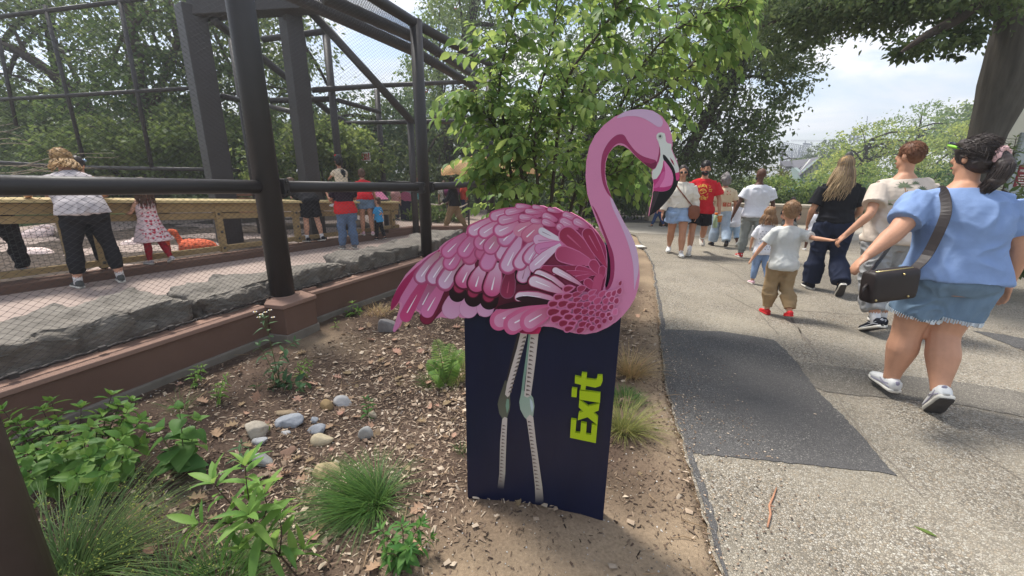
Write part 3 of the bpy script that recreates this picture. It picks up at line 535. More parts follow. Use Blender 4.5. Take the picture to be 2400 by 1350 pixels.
for tq in tw:
    L_ = np.linalg.norm(np.diff(tq, axis=0), axis=1).sum(); k = max(3, int(L_ / .034)); s = np.linspace(.15, 1, k) * (len(tq) - 1)
    for m_, t in enumerate(s):
        i = min(int(t), len(tq) - 2); f = t - i; p = tq[i] * (1 - f) + tq[i + 1] * f; d = tq[i + 1] - tq[i]; d = d / (np.linalg.norm(d) + 1e-9); side = np.cross(d, (0, 0, 1)); side = side / (np.linalg.norm(side) + 1e-9) * (1 if m_ % 2 else -1)
        a = side * .8 + d * (.5 if t < s[-1] else 1.2) + RNG.normal(size=3) * .25 + np.array([0, 0, -.45]); lp.append(p + side * .008); la.append(a); ln_.append(RNG.normal(size=3) * .35 + np.array([0, 0, 1.0]) + side * .1)
lp, la, ln_ = map(np.array, (lp, la, ln_)); lsz = RNG.uniform(.055, .112, len(lp))
near = np.argsort(np.array([np.linalg.norm(p - np.array(EYE)) / s for p, s in zip(lp, lsz)])); near = [i for i in near if -20 < PX(Vector(lp[i]))[1] < 700][:300]
OV = leaf_tpl('oval'); leaf_me = [np_mesh('leaf', OV[0] * np.array([w, 1, c]), OV[1], L_near, True, np.zeros(len(OV[0]))) for w, c in ((1, 1), (.9, 1.7), (1.12, .5), (1, -.4))]
def leaf_obj(name, me, p, ax, nr, s, parent):
    Fr = frames(np.array([ax]), np.array([nr]))[0]; M = Matrix([list(Fr[:, 0]), list(Fr[:, 1]), list(Fr[:, 2])]) 
    M = Matrix((Fr[0], Fr[1], Fr[2])).transposed().to_4x4(); o = bpy.data.objects.new(name, me); COL.objects.link(o); o.parent = parent
    o.matrix_world = Matrix.Translation(Vector(p) - Vector(parent.location)) @ M @ Matrix.Scale(s, 4); return o
for i in near: leaf_obj('leaf', leaf_me[i % 4], lp[i], la[i], ln_[i], lsz[i], sp_)
rest = np.setdiff1d(np.arange(len(lp)), near); V, F = leaves(OV, lp[rest], la[rest], ln_[rest], lsz[rest])
tag(link('foliage', np_mesh('foliage', V, F, L_near, True, np.repeat(RNG.uniform(0, 1, len(rest)), len(OV[0]))), sp_), kind='stuff')
print('sapling leaves', len(lp))
# ------------------------------------------------------------------ the flamingo sign
SL = GT(1097, 1168); SR = GT(1412, 1220); SL.z = SR.z = 0
sx_ = (SR - SL).normalized(); sn = Vector((sx_.y, -sx_.x, 0)).normalized()        # n looks at the camera
if sn.y > 0: sn = -sn
sign = thing('exit_sign', 'pink flamingo cutout with painted wing feathers on a navy panel with raised green Exit letters', 'sign', (SL + SR) / 2)
m_print = attr_mat('printed_board', .42, .35, .015)
BD = .026                                                  # board face lies this far before the panel face
def onp(px, py, off): return plane_hit(px, py, SL + sn * off, sn)
class Tr:                                                  # crops of the photograph the outlines were measured in
    def __init__(s, ox, oy, k): s.o = (ox, oy, k)
    def __call__(s, u, v): return (s.o[0] + u / s.o[2], s.o[1] + v / s.o[2])
c1 = Tr(900, 230, 2.369); c2 = Tr(900, 450, 3.8575); c3 = Tr(1200, 480, 4.2176); c4 = Tr(1350, 230, 4.5); c5 = Tr(1060, 740, 2.7)
def smooth_poly(pts, n=4, closed=True):
    out = []; N = len(pts)
    for i in range(N if closed else N - 1):
        p0, p1, p2, p3 = [np.array(pts[(i + k) % N] if closed else pts[min(max(i + k, 0), N - 1)], float) for k in (-1, 0, 1, 2)]
        for k in range(n):
            t = k / n; out.append(tuple(.5 * ((2 * p1) + (-p0 + p2) * t + (2 * p0 - 5 * p1 + 4 * p2 - p3) * t * t + (-p0 + 3 * p1 - 3 * p2 + p3) * t ** 3)))
    if not closed: out.append(tuple(pts[-1]))
    return out
class Art:                                                 # flat printed shapes, one mesh
    def __init__(s): s.V = []; s.F = []; s.C = []
    def fill(s, pix, off, col, col2=None, a=None, b=None):
        pts = [onp(x, y, off) for x, y in pix]; n0 = len(s.V); s.V += pts
        for x, y in pix:
            if col2 is None: s.C.append(col); continue
            t = ((x - a[0]) * (b[0] - a[0]) + (y - a[1]) * (b[1] - a[1])) / ((b[0] - a[0]) ** 2 + (b[1] - a[1]) ** 2); t = min(1, max(0, t)); s.C.append(tuple(p + (q - p) * t for p, q in zip(col, col2)))
        for t in tessellate_polygon([[Vector((x, y, 0)) for x, y in pix]]): s.F.append(tuple(n0 + i for i in t))
    def obj(s, name, parent):
        me = np_mesh(name, s.V, np.array(s.F), m_print, col=s.C)
        bm = bmesh.new(); bm.from_mesh(me)
        for f in bm.faces:
            if f.normal.dot(sn) < 0: f.normal_flip()
        bm.to_mesh(me); bm.free()
        return link(name, me, parent)
def board(name, pix, off, th, mt, parent, edge=None):
    f = [onp(x, y, off) for x, y in pix]; bk = [p - sn * th for p in f]; n = len(f)
    tri = tessellate_polygon([[Vector((x, y, 0)) for x, y in pix]])
    F = [tuple(t) for t in tri] + [tuple(n + i for i in reversed(t)) for t in tri] + [(i, (i + 1) % n, n + (i + 1) % n, n + i) for i in range(n)]
    me = bpy.data.meshes.new(name); me.from_pydata([tuple(p) for p in f + bk], [], F); me.materials.append(mt)
    if edge:
        me.materials.append(edge)
        for p in me.polygons[2 * len(tri):]: p.material_index = 1
    bm = bmesh.new(); bm.from_mesh(me); bmesh.ops.recalc_face_normals(bm, faces=bm.faces); bm.to_mesh(me); bm.free()
    return link(name, me, parent)
C_ = lambda r, g, b: s255(r, g, b)
PK = C_(212, 132, 170); PKL = C_(206, 170, 200); CR = C_(152, 46, 92); CRD = C_(118, 28, 66)
m_pink = mat('pink_board', PK, rough=.42, spec=.35, var=.015); m_pinkedge = mat('pink_edge', C_(232, 140, 175), rough=.5, var=.03)
m_navy = mat('navy_panel', C_(16, 23, 50), rough=.38, spec=.4, var=.17, vscale=5, bump=.08, bscale=40, stretch=(1.6, 1.6, .35))
# navy panel
pan = board('panel', [(1097, 1215), (1088, 735), (1300, 560), (1432, 575), (1470, 590), (1455, 752), (1408, 1275)], 0, .045, m_navy, sign)
# soil scuffs on the panel foot
body = [(35, 1175), (44, 1120), (75, 1052), (120, 980), (180, 918), (250, 868), (304, 840), (308, 828), (340, 800), (385, 774), (452, 756), (458, 735), (484, 708), (535, 680), (588, 666), (588, 640), (612, 624), (680, 613), (728, 609), (732, 598), (762, 592), (826, 603), (842, 596), (885, 599), (912, 611), (950, 607), (998, 632), (1040, 636), (1100, 668), (1150, 707), (1190, 752), (1215, 795), (1230, 822),
        (1237, 860), (1241, 915), (1237, 980), (1227, 1040), (1231, 1062), (1246, 1050), (1264, 1005), (1272, 950), (1267, 880), (1254, 822)]
neck_out = [(1236, 800), (1200, 735), (1172, 660), (1146, 590), (1128, 530), (1119, 440), (1123, 350), (1140, 270), (1172, 205), (1222, 148), (1282, 102), (1352, 72), (1430, 60), (1492, 69), (1545, 102), (1580, 150), (1599, 212), (1603, 262), (1598, 276), (1606, 302), (1628, 350), (1640, 400), (1637, 440), (1622, 490), (1590, 540), (1540, 600), (1503, 638), (1470, 656), (1477, 610), (1492, 540), (1498, 470), (1489, 440), (1487, 408), (1494, 397),
        (1472, 384), (1440, 360), (1400, 325), (1358, 282), (1330, 264), (1300, 259), (1272, 274), (1246, 310), (1230, 360), (1228, 420), (1238, 480), (1262, 550), (1302, 630), (1342, 710), (1376, 780), (1400, 850), (1415, 920), (1420, 990), (1412, 1050), (1394, 1110), (1365, 1160), (1330, 1204), (1292, 1240), (1242, 1273), (1182, 1300), (1120, 1311), (1060, 1306), (1000, 1291), (940, 1271), (885, 1267)]
under = [(868, 1275), (855, 1308), (820, 1311), (770, 1309), (735, 1296), (690, 1290), (655, 1268), (615, 1250), (600, 1222), (608, 1192), (622, 1172), (600, 1168), (588, 1195), (558, 1215), (530, 1208), (505, 1172), (480, 1203), (450, 1222), (418, 1217), (402, 1172), (380, 1204), (350, 1222), (318, 1216), (270, 1228), (248, 1244), (216, 1255), (213, 1238), (195, 1190), (176, 1180), (150, 1200), (122, 1240), (98, 1238), (82, 1276), (58, 1297), (51, 1284), (66, 1232), (88, 1160), (84, 1132), (62, 1158), (42, 1178)]
outl = [c1(*p) for p in body + neck_out + under]
cut = board('flamingo_cutout', outl, BD, .014, m_pink, sign, m_pinkedge)
# spacer blocks that carry the cutout off the panel
sp = MB()
for q in ((1130, 640), (1400, 660), (1250, 600)): 
    p = onp(*q, .006); sp.box(p, (.05, .02, .05), Matrix((sx_, -sn, Vector((0, 0, 1)))).transposed())
sp.obj('spacer', m_navy, sign)
LAY = [BD + .0006]
def nxt(): LAY[0] += .00003; return LAY[0]
def petal(tip, base, w, k=0.0, wb=.30, n=9):
    """outline of a feather in crop units: round tip, narrow base, k bends it"""
    tx, ty = tip; bx_, by_ = base; dx, dy = tx - bx_, ty - by_; ln = math.hypot(dx, dy); dx /= ln; dy /= ln; nx, ny = -dy, dx; Lp = []; Rp = []
    r = w / 2; rl = min(r, ln * .5)
    prof = [(0, wb * r), (.25 * (ln - rl), (.55 + .45 * wb) * r * .9), (.55 * (ln - rl), .88 * r), (.8 * (ln - rl), .98 * r)] + [(ln - rl + rl * math.sin(a), r * math.cos(a)) for a in np.linspace(0, math.pi / 2 * .94, n)]
    for s_, h in prof:
        o = k * w * math.sin(math.pi * min(1, s_ / ln)); Lp.append((bx_ + dx * s_ + nx * (h + o), by_ + dy * s_ + ny * (h + o))); Rp.append((bx_ + dx * s_ + nx * (-h + o), by_ + dy * s_ + ny * (-h + o)))
    return Lp + Rp[::-1]
def feather(tr, tip, base, w, rim, c_base, c_tip, streak=None, k=0.0, rimw=.14, shadow=None, wb=.3, name='feather'):
    soft = lambda c, f: c if c is None or sum(c) < .16 else tuple(p + (q - p) * f for p, q in zip(c, C_(212, 128, 168)))
    rim, shadow = soft(rim, .3), soft(shadow, .25)
    a = Art(); dx, dy = tip[0] - base[0], tip[1] - base[1]; ln = math.hypot(dx, dy); ux, uy = dx / ln, dy / ln; g = rimw * w * .5
    if shadow: a.fill([tr(*p) for p in petal((tip[0] + ux * g * 1.7, tip[1] + uy * g * 1.7), base, w * 1.22, k, wb)], nxt(), shadow)
    a.fill([tr(*p) for p in petal(tip, base, w, k, wb)], nxt(), rim)
    it = (tip[0] - ux * g, tip[1] - uy * g)
    a.fill([tr(*p) for p in petal(it, base, w - 2 * g, k, wb)], nxt(), c_base, c_tip, tr(*base), tr(*it))
    if streak:
        s0 = (base[0] + dx * .42, base[1] + dy * .42); s1 = (base[0] + dx * .82, base[1] + dy * .82); o = k * w * .75; nx, ny = -uy, ux
        a.fill([tr(p[0] + nx * o, p[1] + ny * o) for p in petal(s1, s0, w * .085, 0, .2, 4)], nxt(), streak)
    return a.obj(name, cut)
RIM = C_(176, 66, 116); DRM = C_(120, 30, 66); MAR = C_(92, 24, 46); BLK = C_(34, 14, 24); PAL = C_(214, 172, 200); PWH = C_(216, 192, 210); ROS = C_(196, 104, 146); MID = C_(206, 124, 168); TAU = C_(172, 122, 128); CRM = C_(184, 62, 108); STK = C_(234, 222, 232)
# wing ground colours
bg = Art()
bg.fill([c1(*p) for p in smooth_poly([(590, 660), (600, 632), (680, 617), (760, 598), (880, 604), (1000, 636), (1100, 674), (1190, 757), (1228, 826), (1234, 920), (1222, 1040), (1180, 1080), (1000, 1040), (900, 900), (600, 800), (420, 800), (330, 830), (390, 778), (460, 752), (486, 712)], 3)], nxt(), CRM, C_(160, 44, 92), c1(600, 660), c1(1200, 1000))
bg.fill([c2(*p) for p in smooth_poly([(540, 590), (700, 560), (1000, 600), (1500, 500), (1540, 700), (1530, 1000), (1480, 1060), (1100, 1060), (960, 1060), (930, 1040), (840, 1030), (780, 1040), (690, 990), (620, 1000), (520, 1080), (420, 1190), (350, 1192), (345, 1140), (420, 1000), (480, 800)], 3)], nxt(), C_(104, 30, 54), C_(58, 18, 32), c2(500, 900), c2(1500, 900))
bg.fill([c3(*p) for p in smooth_poly([(20, 900), (40, 800), (200, 690), (300, 560), (400, 420), (500, 380), (620, 420), (800, 560), (880, 640), (840, 760), (700, 860), (500, 960), (370, 1000), (120, 1000)], 3)], nxt(), C_(98, 30, 54), C_(150, 50, 86), c3(100, 800), c3(860, 700))
bg.fill([c3(*p) for p in smooth_poly([(300, 540), (380, 430), (500, 378), (560, 385), (440, 420), (340, 520), (290, 640), (265, 665)], 3)], nxt(), C_(26, 12, 20))
bg.obj('wing_ground', cut)
# pale undermost tips
for t, b, w in (((575, 1140), (690, 880), 175), ((733, 1136), (830, 880), 172), ((890, 1127), (965, 900), 160)): feather(c2, t, b, w, C_(176, 116, 152), C_(196, 130, 166), C_(210, 158, 190), rimw=.05)
for t, b, w in (((640, 992), (705, 790), 150), ((785, 1036), (850, 810), 160), ((930, 1062), (990, 830), 165)): feather(c2, t, b, w, BLK, C_(48, 20, 32), C_(30, 12, 20), rimw=.1)
for t, b, w in (((660, 915), (725, 740), 112), ((790, 958), (855, 740), 112), ((930, 1000), (985, 800), 118)): feather(c2, t, b, w, C_(84, 22, 42), C_(80, 22, 42), C_(158, 48, 84), rimw=.16)
# tail
tl = Art(); tl.fill([c2(*p) for p in smooth_poly([(505, 520), (400, 592), (280, 692), (182, 790), (112, 890), (70, 985), (60, 1058), (80, 1056), (135, 985), (180, 900), (250, 790), (330, 690), (460, 590)], 3)], nxt(), C_(176, 40, 96), C_(150, 34, 84), c2(500, 520), c2(70, 1060)); tl.obj('tail_feather', cut)
tl = Art(); tl.fill([c2(*p) for p in smooth_poly([(300, 720), (225, 830), (165, 925), (140, 985), (168, 1010), (152, 1080), (112, 1160), (82, 1236), (84, 1260), (102, 1262), (150, 1190), (205, 1100), (255, 980), (330, 860), (380, 760)], 3)], nxt(), C_(196, 112, 156), C_(208, 128, 170), c2(350, 760), c2(90, 1260)); tl.obj('tail_feather', cut)
feather(c2, (352, 1190), (610, 780), 130, C_(84, 20, 42), C_(70, 18, 34), C_(124, 30, 62), rimw=.1, wb=.5, name='tail_feather')
feather(c2, (320, 1072), (470, 790), 118, C_(160, 84, 124), C_(150, 84, 106), C_(190, 112, 156), STK, rimw=.06, wb=.5, name='tail_feather')
feather(c2, (172, 1170), (400, 760), 112, C_(164, 40, 92), C_(170, 62, 104), C_(196, 70, 124), STK, k=.08, rimw=.06, wb=.5, name='tail_feather')
feather(c2, (362, 1130), (540, 820), 122, C_(180, 84, 132), C_(190, 96, 138), C_(208, 118, 166), STK, rimw=.06, wb=.5, name='tail_feather')
# long inner feathers, row by row from the back
for t, b, w in (((305, 815), (500, 545), 118), ((415, 828), (600, 545), 122), ((515, 872), (720, 570), 140)): feather(c2, t, b, w, C_(166, 70, 118), TAU, C_(210, 172, 202), STK, k=.06, shadow=C_(140, 36, 82))
for t, b, w, in (((690, 862), (800, 620), 156), ((815, 900), (890, 660), 156), ((960, 942), (1030, 640), 160)): feather(c2, t, b, w, C_(186, 62, 110), C_(214, 174, 200), C_(196, 78, 130), STK, shadow=C_(92, 20, 48))
feather(c2, (1105, 965), (1150, 690), 140, C_(96, 28, 52), C_(110, 34, 62), C_(146, 46, 80), C_(176, 80, 110))
feather(c2, (1240, 822), (1300, 620), 122, C_(190, 88, 136), C_(200, 160, 184), PAL, C_(170, 120, 140), shadow=BLK)
for t, b, w in (((745, 642), (825, 490), 122), ((862, 604), (905, 500), 112)): feather(c2, t, b, w, CRM, C_(190, 100, 140), ROS, shadow=C_(146, 36, 84))
for t, b, w in (((565, 690), (690, 520), 118), ((540, 578), (740, 380), 112), ((695, 580), (840, 370), 118)): feather(c2, t, b, w, C_(200, 92, 146), C_(180, 104, 138), MID, STK, shadow=C_(168, 48, 102))
feather(c2, (905, 702), (1030, 450), 126, C_(198, 92, 142), MID, C_(206, 136, 178), None, shadow=C_(150, 40, 86))
for t, b, w in (((1035, 608), (1190, 390), 116), ((1090, 724), (1235, 410), 138), ((1200, 692), (1345, 440), 116), ((1290, 648), (1400, 460), 122)): feather(c2, t, b, w, C_(192, 84, 134), C_(204, 150, 184), PAL, STK if w != 116 else None, shadow=C_(150, 40, 88))
for t, b, w in (((840, 503), (980, 350), 128), ((930, 545), (1050, 380), 122)): feather(c2, t, b, w, C_(206, 110, 158), TAU, MID, STK, shadow=C_(160, 44, 96))
feather(c2, (1050, 468), (1210, 310), 128, C_(190, 88, 138), C_(206, 160, 190), C_(200, 140, 178), STK, shadow=C_(166, 54, 104))
for t, b, w in (((765, 372), (1020, 230), 108), ((865, 390), (1060, 260), 102), ((1000, 368), (1215, 270), 118)): feather(c2, t, b, w, C_(202, 96, 146), C_(200, 116, 150), PAL, STK, k=-.05, shadow=C_(176, 50, 106))
feather(c2, (1175, 378), (1370, 255), 112, C_(206, 120, 156), C_(202, 128, 156), C_(206, 132, 158), STK); feather(c2, (1255, 438), (1440, 270), 136, C_(178, 66, 108), C_(206, 130, 158), C_(200, 112, 142), STK)
feather(c2, (1350, 708), (1500, 470), 118, C_(192, 92, 140), PWH, PAL, C_(240, 236, 242), k=.1)
# upper small covert feathers
for t, b, w, tr in (((962, 232), (1230, 150), 88, c2), ((1033, 262), (1260, 215), 84, c2), ((1093, 188), (1290, 150), 62, c2), ((1222, 245), (1430, 205), 66, c2), ((1285, 182), (1470, 170), 58, c2), ((1330, 262), (1450, 262), 44, c2), ((1190, 128), (1330, 130), 44, c2),
                    ((70, 118), (250, 132), 58, c3), ((128, 60), (300, 78), 50, c3), ((182, 152), (320, 178), 50, c3), ((300, 100), (450, 156), 72, c3), ((295, 158), (430, 205), 66, c3), ((500, 92), (660, 140), 66, c3), ((350, 40), (480, 75), 42, c3), ((200, 18), (330, 36), 40, c3), ((472, 150), (660, 235), 84, c3), ((606, 150), (760, 225), 76, c3), ((446, 195), (510, 255), 66, c3)):
    feather(tr, t, b, w, C_(196, 88, 138), C_(190, 84, 130), C_(206, 158, 186), C_(226, 190, 212), rimw=.16, shadow=C_(170, 50, 100))
# shoulder: white and pink fan
feather(c3, (205, 345), (500, 335), 128, C_(196, 100, 150), C_(208, 120, 170), PAL, C_(180, 130, 160), k=-.12); feather(c3, (222, 445), (520, 372), 124, C_(186, 70, 124), C_(208, 120, 170), C_(206, 132, 176), C_(180, 110, 150), k=-.1)
feather(c3, (260, 240), (490, 350), 84, C_(200, 130, 160), C_(222, 204, 218), C_(210, 204, 214), C_(150, 120, 135), k=-.12)
feather(c3, (180, 655), (480, 390), 112, C_(180, 80, 130), C_(220, 196, 214), PAL, C_(236, 230, 240), k=.16)
PKR = C_(196, 96, 140)
feather(c3, (482, 240), (830, 560), 190, PKR, C_(170, 64, 100), C_(150, 40, 74), C_(190, 88, 124), rimw=.13, wb=.12); feather(c3, (722, 232), (935, 620), 128, PKR, C_(172, 52, 92), C_(146, 38, 72), C_(196, 100, 138), rimw=.14, wb=.1)
feather(c3, (428, 460), (820, 590), 172, PKR, C_(196, 92, 134), C_(168, 62, 100), rimw=.13, wb=.1); feather(c3, (282, 640), (720, 600), 96, PKR, C_(136, 40, 70), C_(150, 46, 82), k=-.25, rimw=.16, wb=.1)
for t, b, w in (((625, 628), (850, 690), 88), ((520, 680), (780, 670), 60), ((610, 745), (790, 690), 62), ((778, 545), (872, 690), 104), ((716, 740), (850, 850), 92), ((898, 600), (880, 760), 76)): feather(c3, t, b, w, PKR, C_(176, 66, 106), C_(160, 50, 88), rimw=.17, wb=.15)
bl = Art(); bl.fill([c3(*p) for p in smooth_poly([(845, 685), (890, 690), (900, 740), (880, 850), (930, 850), (935, 870), (860, 915), (790, 880), (800, 780), (810, 720)], 3)], nxt(), C_(184, 76, 116)); bl.obj('breast_patch', cut)
for t, b, w, k in (((400, 632), (720, 815), 66, .10), ((222, 668), (560, 840), 90, .16), ((165, 738), (530, 885), 118, .10), ((25, 912), (470, 945), 100, .28)): feather(c3, t, b, w, C_(168, 52, 94), C_(198, 116, 152), C_(226, 206, 220), C_(240, 232, 240), k=k, rimw=.14, wb=.12, shadow=C_(96, 26, 48))
# lower belly feathers
for t, b, w, k in (((985, 1190), (1500, 1010), 150, .12), ((1112, 1235), (1520, 1020), 150, .12), ((1262, 1215), (1560, 1040), 150, .1)): feather(c2, t, b, w, C_(198, 84, 128), C_(170, 54, 92), C_(212, 148, 180), STK, k=k, rimw=.2, wb=.12, shadow=C_(196, 80, 126))
for pts in ([(1190, 965), (1300, 940), (1520, 985), (1530, 1005), (1300, 1000)], [(1020, 1040), (1200, 990), (1500, 1010), (1300, 1030), (1100, 1060)]):
    a = Art(); a.fill([c2(*p) for p in smooth_poly(pts, 4)], nxt(), C_(44, 16, 28)); a.obj('wing_shadow_print', cut)
# scale drops on the breast: (x, y, length, height)
DROPS = [(470, 912, 96, 44), (560, 830, 96, 46), (555, 903, 92, 40), (645, 883, 96, 38), (415, 980, 96, 46), (515, 978, 110, 52), (597, 995, 100, 48), (675, 988, 76, 42), (742, 985, 74, 44), (645, 937, 76, 36), (735, 912, 90, 44), (690, 828, 86, 52), (795, 867, 84, 40), (800, 920, 84, 46), (850, 948, 88, 54), (895, 880, 84, 46), (415, 1060, 118, 60), (525, 1062, 92, 48), (650, 1048, 86, 50), (722, 1056, 66, 46), (787, 1067, 58, 42), (792, 1013, 64, 44), (857, 1010, 64, 48), (855, 1075, 66, 42), (923, 1017, 60, 48), (930, 950, 66, 50), (990, 932, 44, 60), (985, 1010, 44, 56), (1036, 948, 46, 60), (960, 885, 64, 50), (1010, 872, 40, 62), (1065, 850, 46, 66), (1072, 773, 30, 50), (445, 1127, 112, 58), (565, 1110, 92, 50), (660, 1112, 72, 46), (730, 1123, 58, 38), (795, 1130, 60, 42), (898, 1092, 54, 54), (958, 1083, 42, 48), (1022, 1057, 48, 64), (513, 1172, 92, 54), (597, 1175, 76, 40), (702, 1180, 82, 44), (759, 1192, 54, 44), (843, 1155, 52, 48), (916, 1147, 44, 50), (977, 1122, 40, 48), (565, 1225, 84, 42), (680, 1240, 82, 46), (793, 1220, 60, 52), (865, 1200, 44, 48)]
for x, y, w, h in DROPS:
    t = min(1, max(0, (x - 400) / 650)); ang = R(12 + 55 * t * t); ln = max(w, h); wd = min(w, h) if w > h else w
    dx, dy = math.cos(ang), -math.sin(ang); tip = (x - dx * ln / 2, y - dy * ln / 2); base = (x + dx * ln / 2, y + dy * ln / 2)
    near = math.exp(-(((x - 850) / 170) ** 2 + ((y - 900) / 120) ** 2))
    inner = tuple(a + (b - a) * min(1, .9 * near + .25 * t) for a, b in zip(C_(132, 34, 62), C_(184, 76, 116)))
    a = Art(); g = 16 if x < 620 else 9
    a.fill([c3(*p) for p in petal((tip[0] - dx * g, tip[1] - dy * g), (base[0] + dx * g * 1.5, base[1] + dy * g * 1.5), wd + 2 * g, .05, .04, 7)], nxt(), C_(198, 110, 150) if x < 950 else PK)
    if x < 760: a.fill([c3(*p) for p in petal((tip[0] - dx * g * .2, tip[1] - dy * g * .2), base, wd + .5 * g, .05, .04, 7)], nxt(), C_(170, 66, 100))
    a.fill([c3(*p) for p in petal(tip, base, wd * .92, .05, .03, 7)], nxt(), C_(206, 110, 150) if (x, y) == (1022, 1057) else inner); a.obj('breast_scale', cut)
# neck and head print
LAY[0] = BD + .0004
def flat(name, polys, parent=cut):
    a = Art()
    for tr, pts, colr, n in polys: a.fill([tr(*p) for p in (smooth_poly(pts, n) if n > 1 else pts)], nxt(), colr)
    return a.obj(name, parent)
flat('neck_print', [(c3, [(985, 0), (1042, 80), (1122, 200), (1192, 330), (1234, 450), (1252, 560), (1246, 680), (1226, 770), (1209, 842), (1205, 740), (1200, 620), (1180, 500), (1140, 360), (1080, 210), (1020, 85)], PKL, 3),
                    (c1, [(1256, 535), (1300, 626), (1340, 706), (1372, 776), (1345, 745), (1310, 690), (1275, 620), (1258, 570)], PKL, 2),
                    (c3, [(792, 8), (850, 150), (918, 330), (958, 480), (973, 600), (968, 720), (944, 800), (922, 828), (936, 842), (974, 810), (1005, 720), (1014, 600), (1000, 480), (960, 370), (900, 220), (840, 80)], CR, 3),
                    (c4, [(264, 780), (268, 650), (290, 560), (340, 470), (410, 400), (470, 381), (512, 396), (550, 460), (620, 550), (700, 610), (790, 640), (838, 655), (855, 690), (838, 735), (800, 747), (740, 708), (650, 628), (560, 528), (510, 486), (460, 476), (410, 496), (352, 570), (312, 660), (304, 760), (312, 880), (348, 985), (384, 1060), (330, 1000), (285, 900)], CR, 3),
                    (c4, [(715, 672), (790, 692), (846, 668), (852, 692), (838, 733), (800, 746), (752, 716)], CRD, 2), (c4, [(880, 490), (890, 530), (888, 600), (868, 668), (850, 690), (862, 640), (876, 570)], CR, 2)])
flat('head_print', [(c4, [(430, 208), (480, 162), (560, 130), (680, 116), (790, 130), (868, 168), (912, 232), (913, 275), (895, 300), (860, 301), (800, 263), (720, 216), (640, 192), (540, 190), (470, 206)], PKL, 3),
                    (c4, [(848, 392), (866, 368), (900, 360), (935, 372), (945, 410), (948, 452), (966, 474), (1008, 484), (1004, 540), (1042, 630), (1084, 730), (1086, 779), (1047, 790), (1020, 740), (985, 690), (955, 655), (935, 668), (915, 720), (890, 790), (850, 848), (813, 858), (802, 830), (806, 765), (840, 740), (875, 670), (890, 600), (887, 530), (868, 460), (850, 425)], C_(214, 214, 208), 1)])
flat('beak', [(c4, [(916, 600), (925, 596), (942, 606), (985, 660), (1030, 730), (1050, 795), (1058, 868), (1080, 874), (1050, 960), (980, 1060), (880, 1170), (790, 1234), (771, 1236), (790, 1130), (806, 1050), (816, 980), (870, 984), (930, 984), (985, 963), (1018, 910), (1028, 840), (1008, 760), (960, 690), (922, 645)], C_(24, 20, 24), 2),
              (c4, [(818, 985), (880, 989), (830, 1120), (790, 1212), (776, 1230), (800, 1080)], C_(62, 50, 54), 1),
              (c4, [(924, 655), (962, 692), (1008, 762), (1027, 840), (1017, 908), (984, 961), (930, 981), (870, 981), (819, 975), (820, 900), (817, 860), (850, 850), (890, 790), (915, 720)], C_(188, 56, 120), 2),
              (c4, [(926, 662), (962, 696), (1006, 764), (1025, 838), (1014, 900), (990, 925), (880, 940), (930, 850), (940, 760)], C_(224, 128, 178), 2),
              (c4, [(900, 800), (935, 770), (930, 850), (880, 930), (825, 950), (822, 930), (870, 870)], C_(206, 92, 150), 2),
              (c4, [(1049, 792), (1088, 780), (1094, 830), (1080, 870), (1058, 866)], C_(206, 62, 122), 1), (c4, [(990, 624), (1024, 664), (1040, 716), (1012, 682), (998, 650)], C_(150, 36, 70), 1)])
flat('eye', [(c4, [(890 + 26 * math.cos(a), 407 + 27 * math.sin(a)) for a in np.linspace(0, 6.1, 18)], C_(190, 192, 182), 1), (c4, [(886 + 13 * math.cos(a), 402 + 14 * math.sin(a)) for a in np.linspace(0, 6.1, 14)], C_(16, 16, 20), 1), (c4, [(884 + 3.5 * math.cos(a), 398 + 3.5 * math.sin(a)) for a in np.linspace(0, 6, 8)], C_(230, 230, 230), 1)])
# thighs and legs printed on the panel
LAY[0] = .0006
NV = C_(16, 23, 50)
def leg(polys, stripes):
    a = Art()
    for pts, col, col2, p, q in polys: a.fill([c5(*t) for t in pts], nxt(), col, col2, p and c5(*p), q and c5(*q))
    for (x, y, w, h, dr) in stripes:
        a.fill([c5(*t) for t in [(x, y), (x + dr * w * .55, y + h * .25), (x + dr * w, y + h * .9), (x + dr * w * .5, y + h * .75), (x, y + h * .8)]], nxt(), C_(112, 98, 92))
    return a.obj('leg', pan)
BEI = C_(196, 184, 176)
def lane(p, q, n): return [(p[0] + (q[0] - p[0]) * t, p[1] + (q[1] - p[1]) * t) for t in np.linspace(0, 1, n)]
leg([([(416, 106), (440, 106), (400, 240), (360, 420), (345, 515), (330, 500), (345, 390), (380, 240)], C_(54, 46, 46), None, None, None), ([(334, 408), (360, 420), (368, 560), (362, 600), (346, 646), (318, 652), (298, 620), (287, 560), (296, 520)], C_(78, 76, 66), C_(98, 100, 86), (300, 420), (330, 640)),
     ([(345, 525), (358, 530), (360, 580), (346, 620), (338, 570)], C_(120, 150, 130), None, None, None),
     ([(432, 108), (473, 113), (470, 136), (440, 240), (402, 370), (362, 505), (350, 516), (334, 498), (346, 430), (376, 320), (408, 210)], BEI, None, None, None),
     ([(316, 655), (330, 640), (348, 648), (340, 850), (335, 1000)] + [(298, 1000), (303, 800)], BEI, C_(170, 162, 150), (330, 650), (310, 1000)), ([(335, 1000), (325, 1100), (285, 1095), (298, 1000)], C_(170, 162, 150), NV, (315, 1000), (305, 1085))],
    [(x + 28, y, 26, 20, -1) for x, y in lane((440, 128), (348, 470), 14)] + [(x + 6, y, 22, 13, 1) for x, y in lane((312, 690), (292, 1040), 17)])
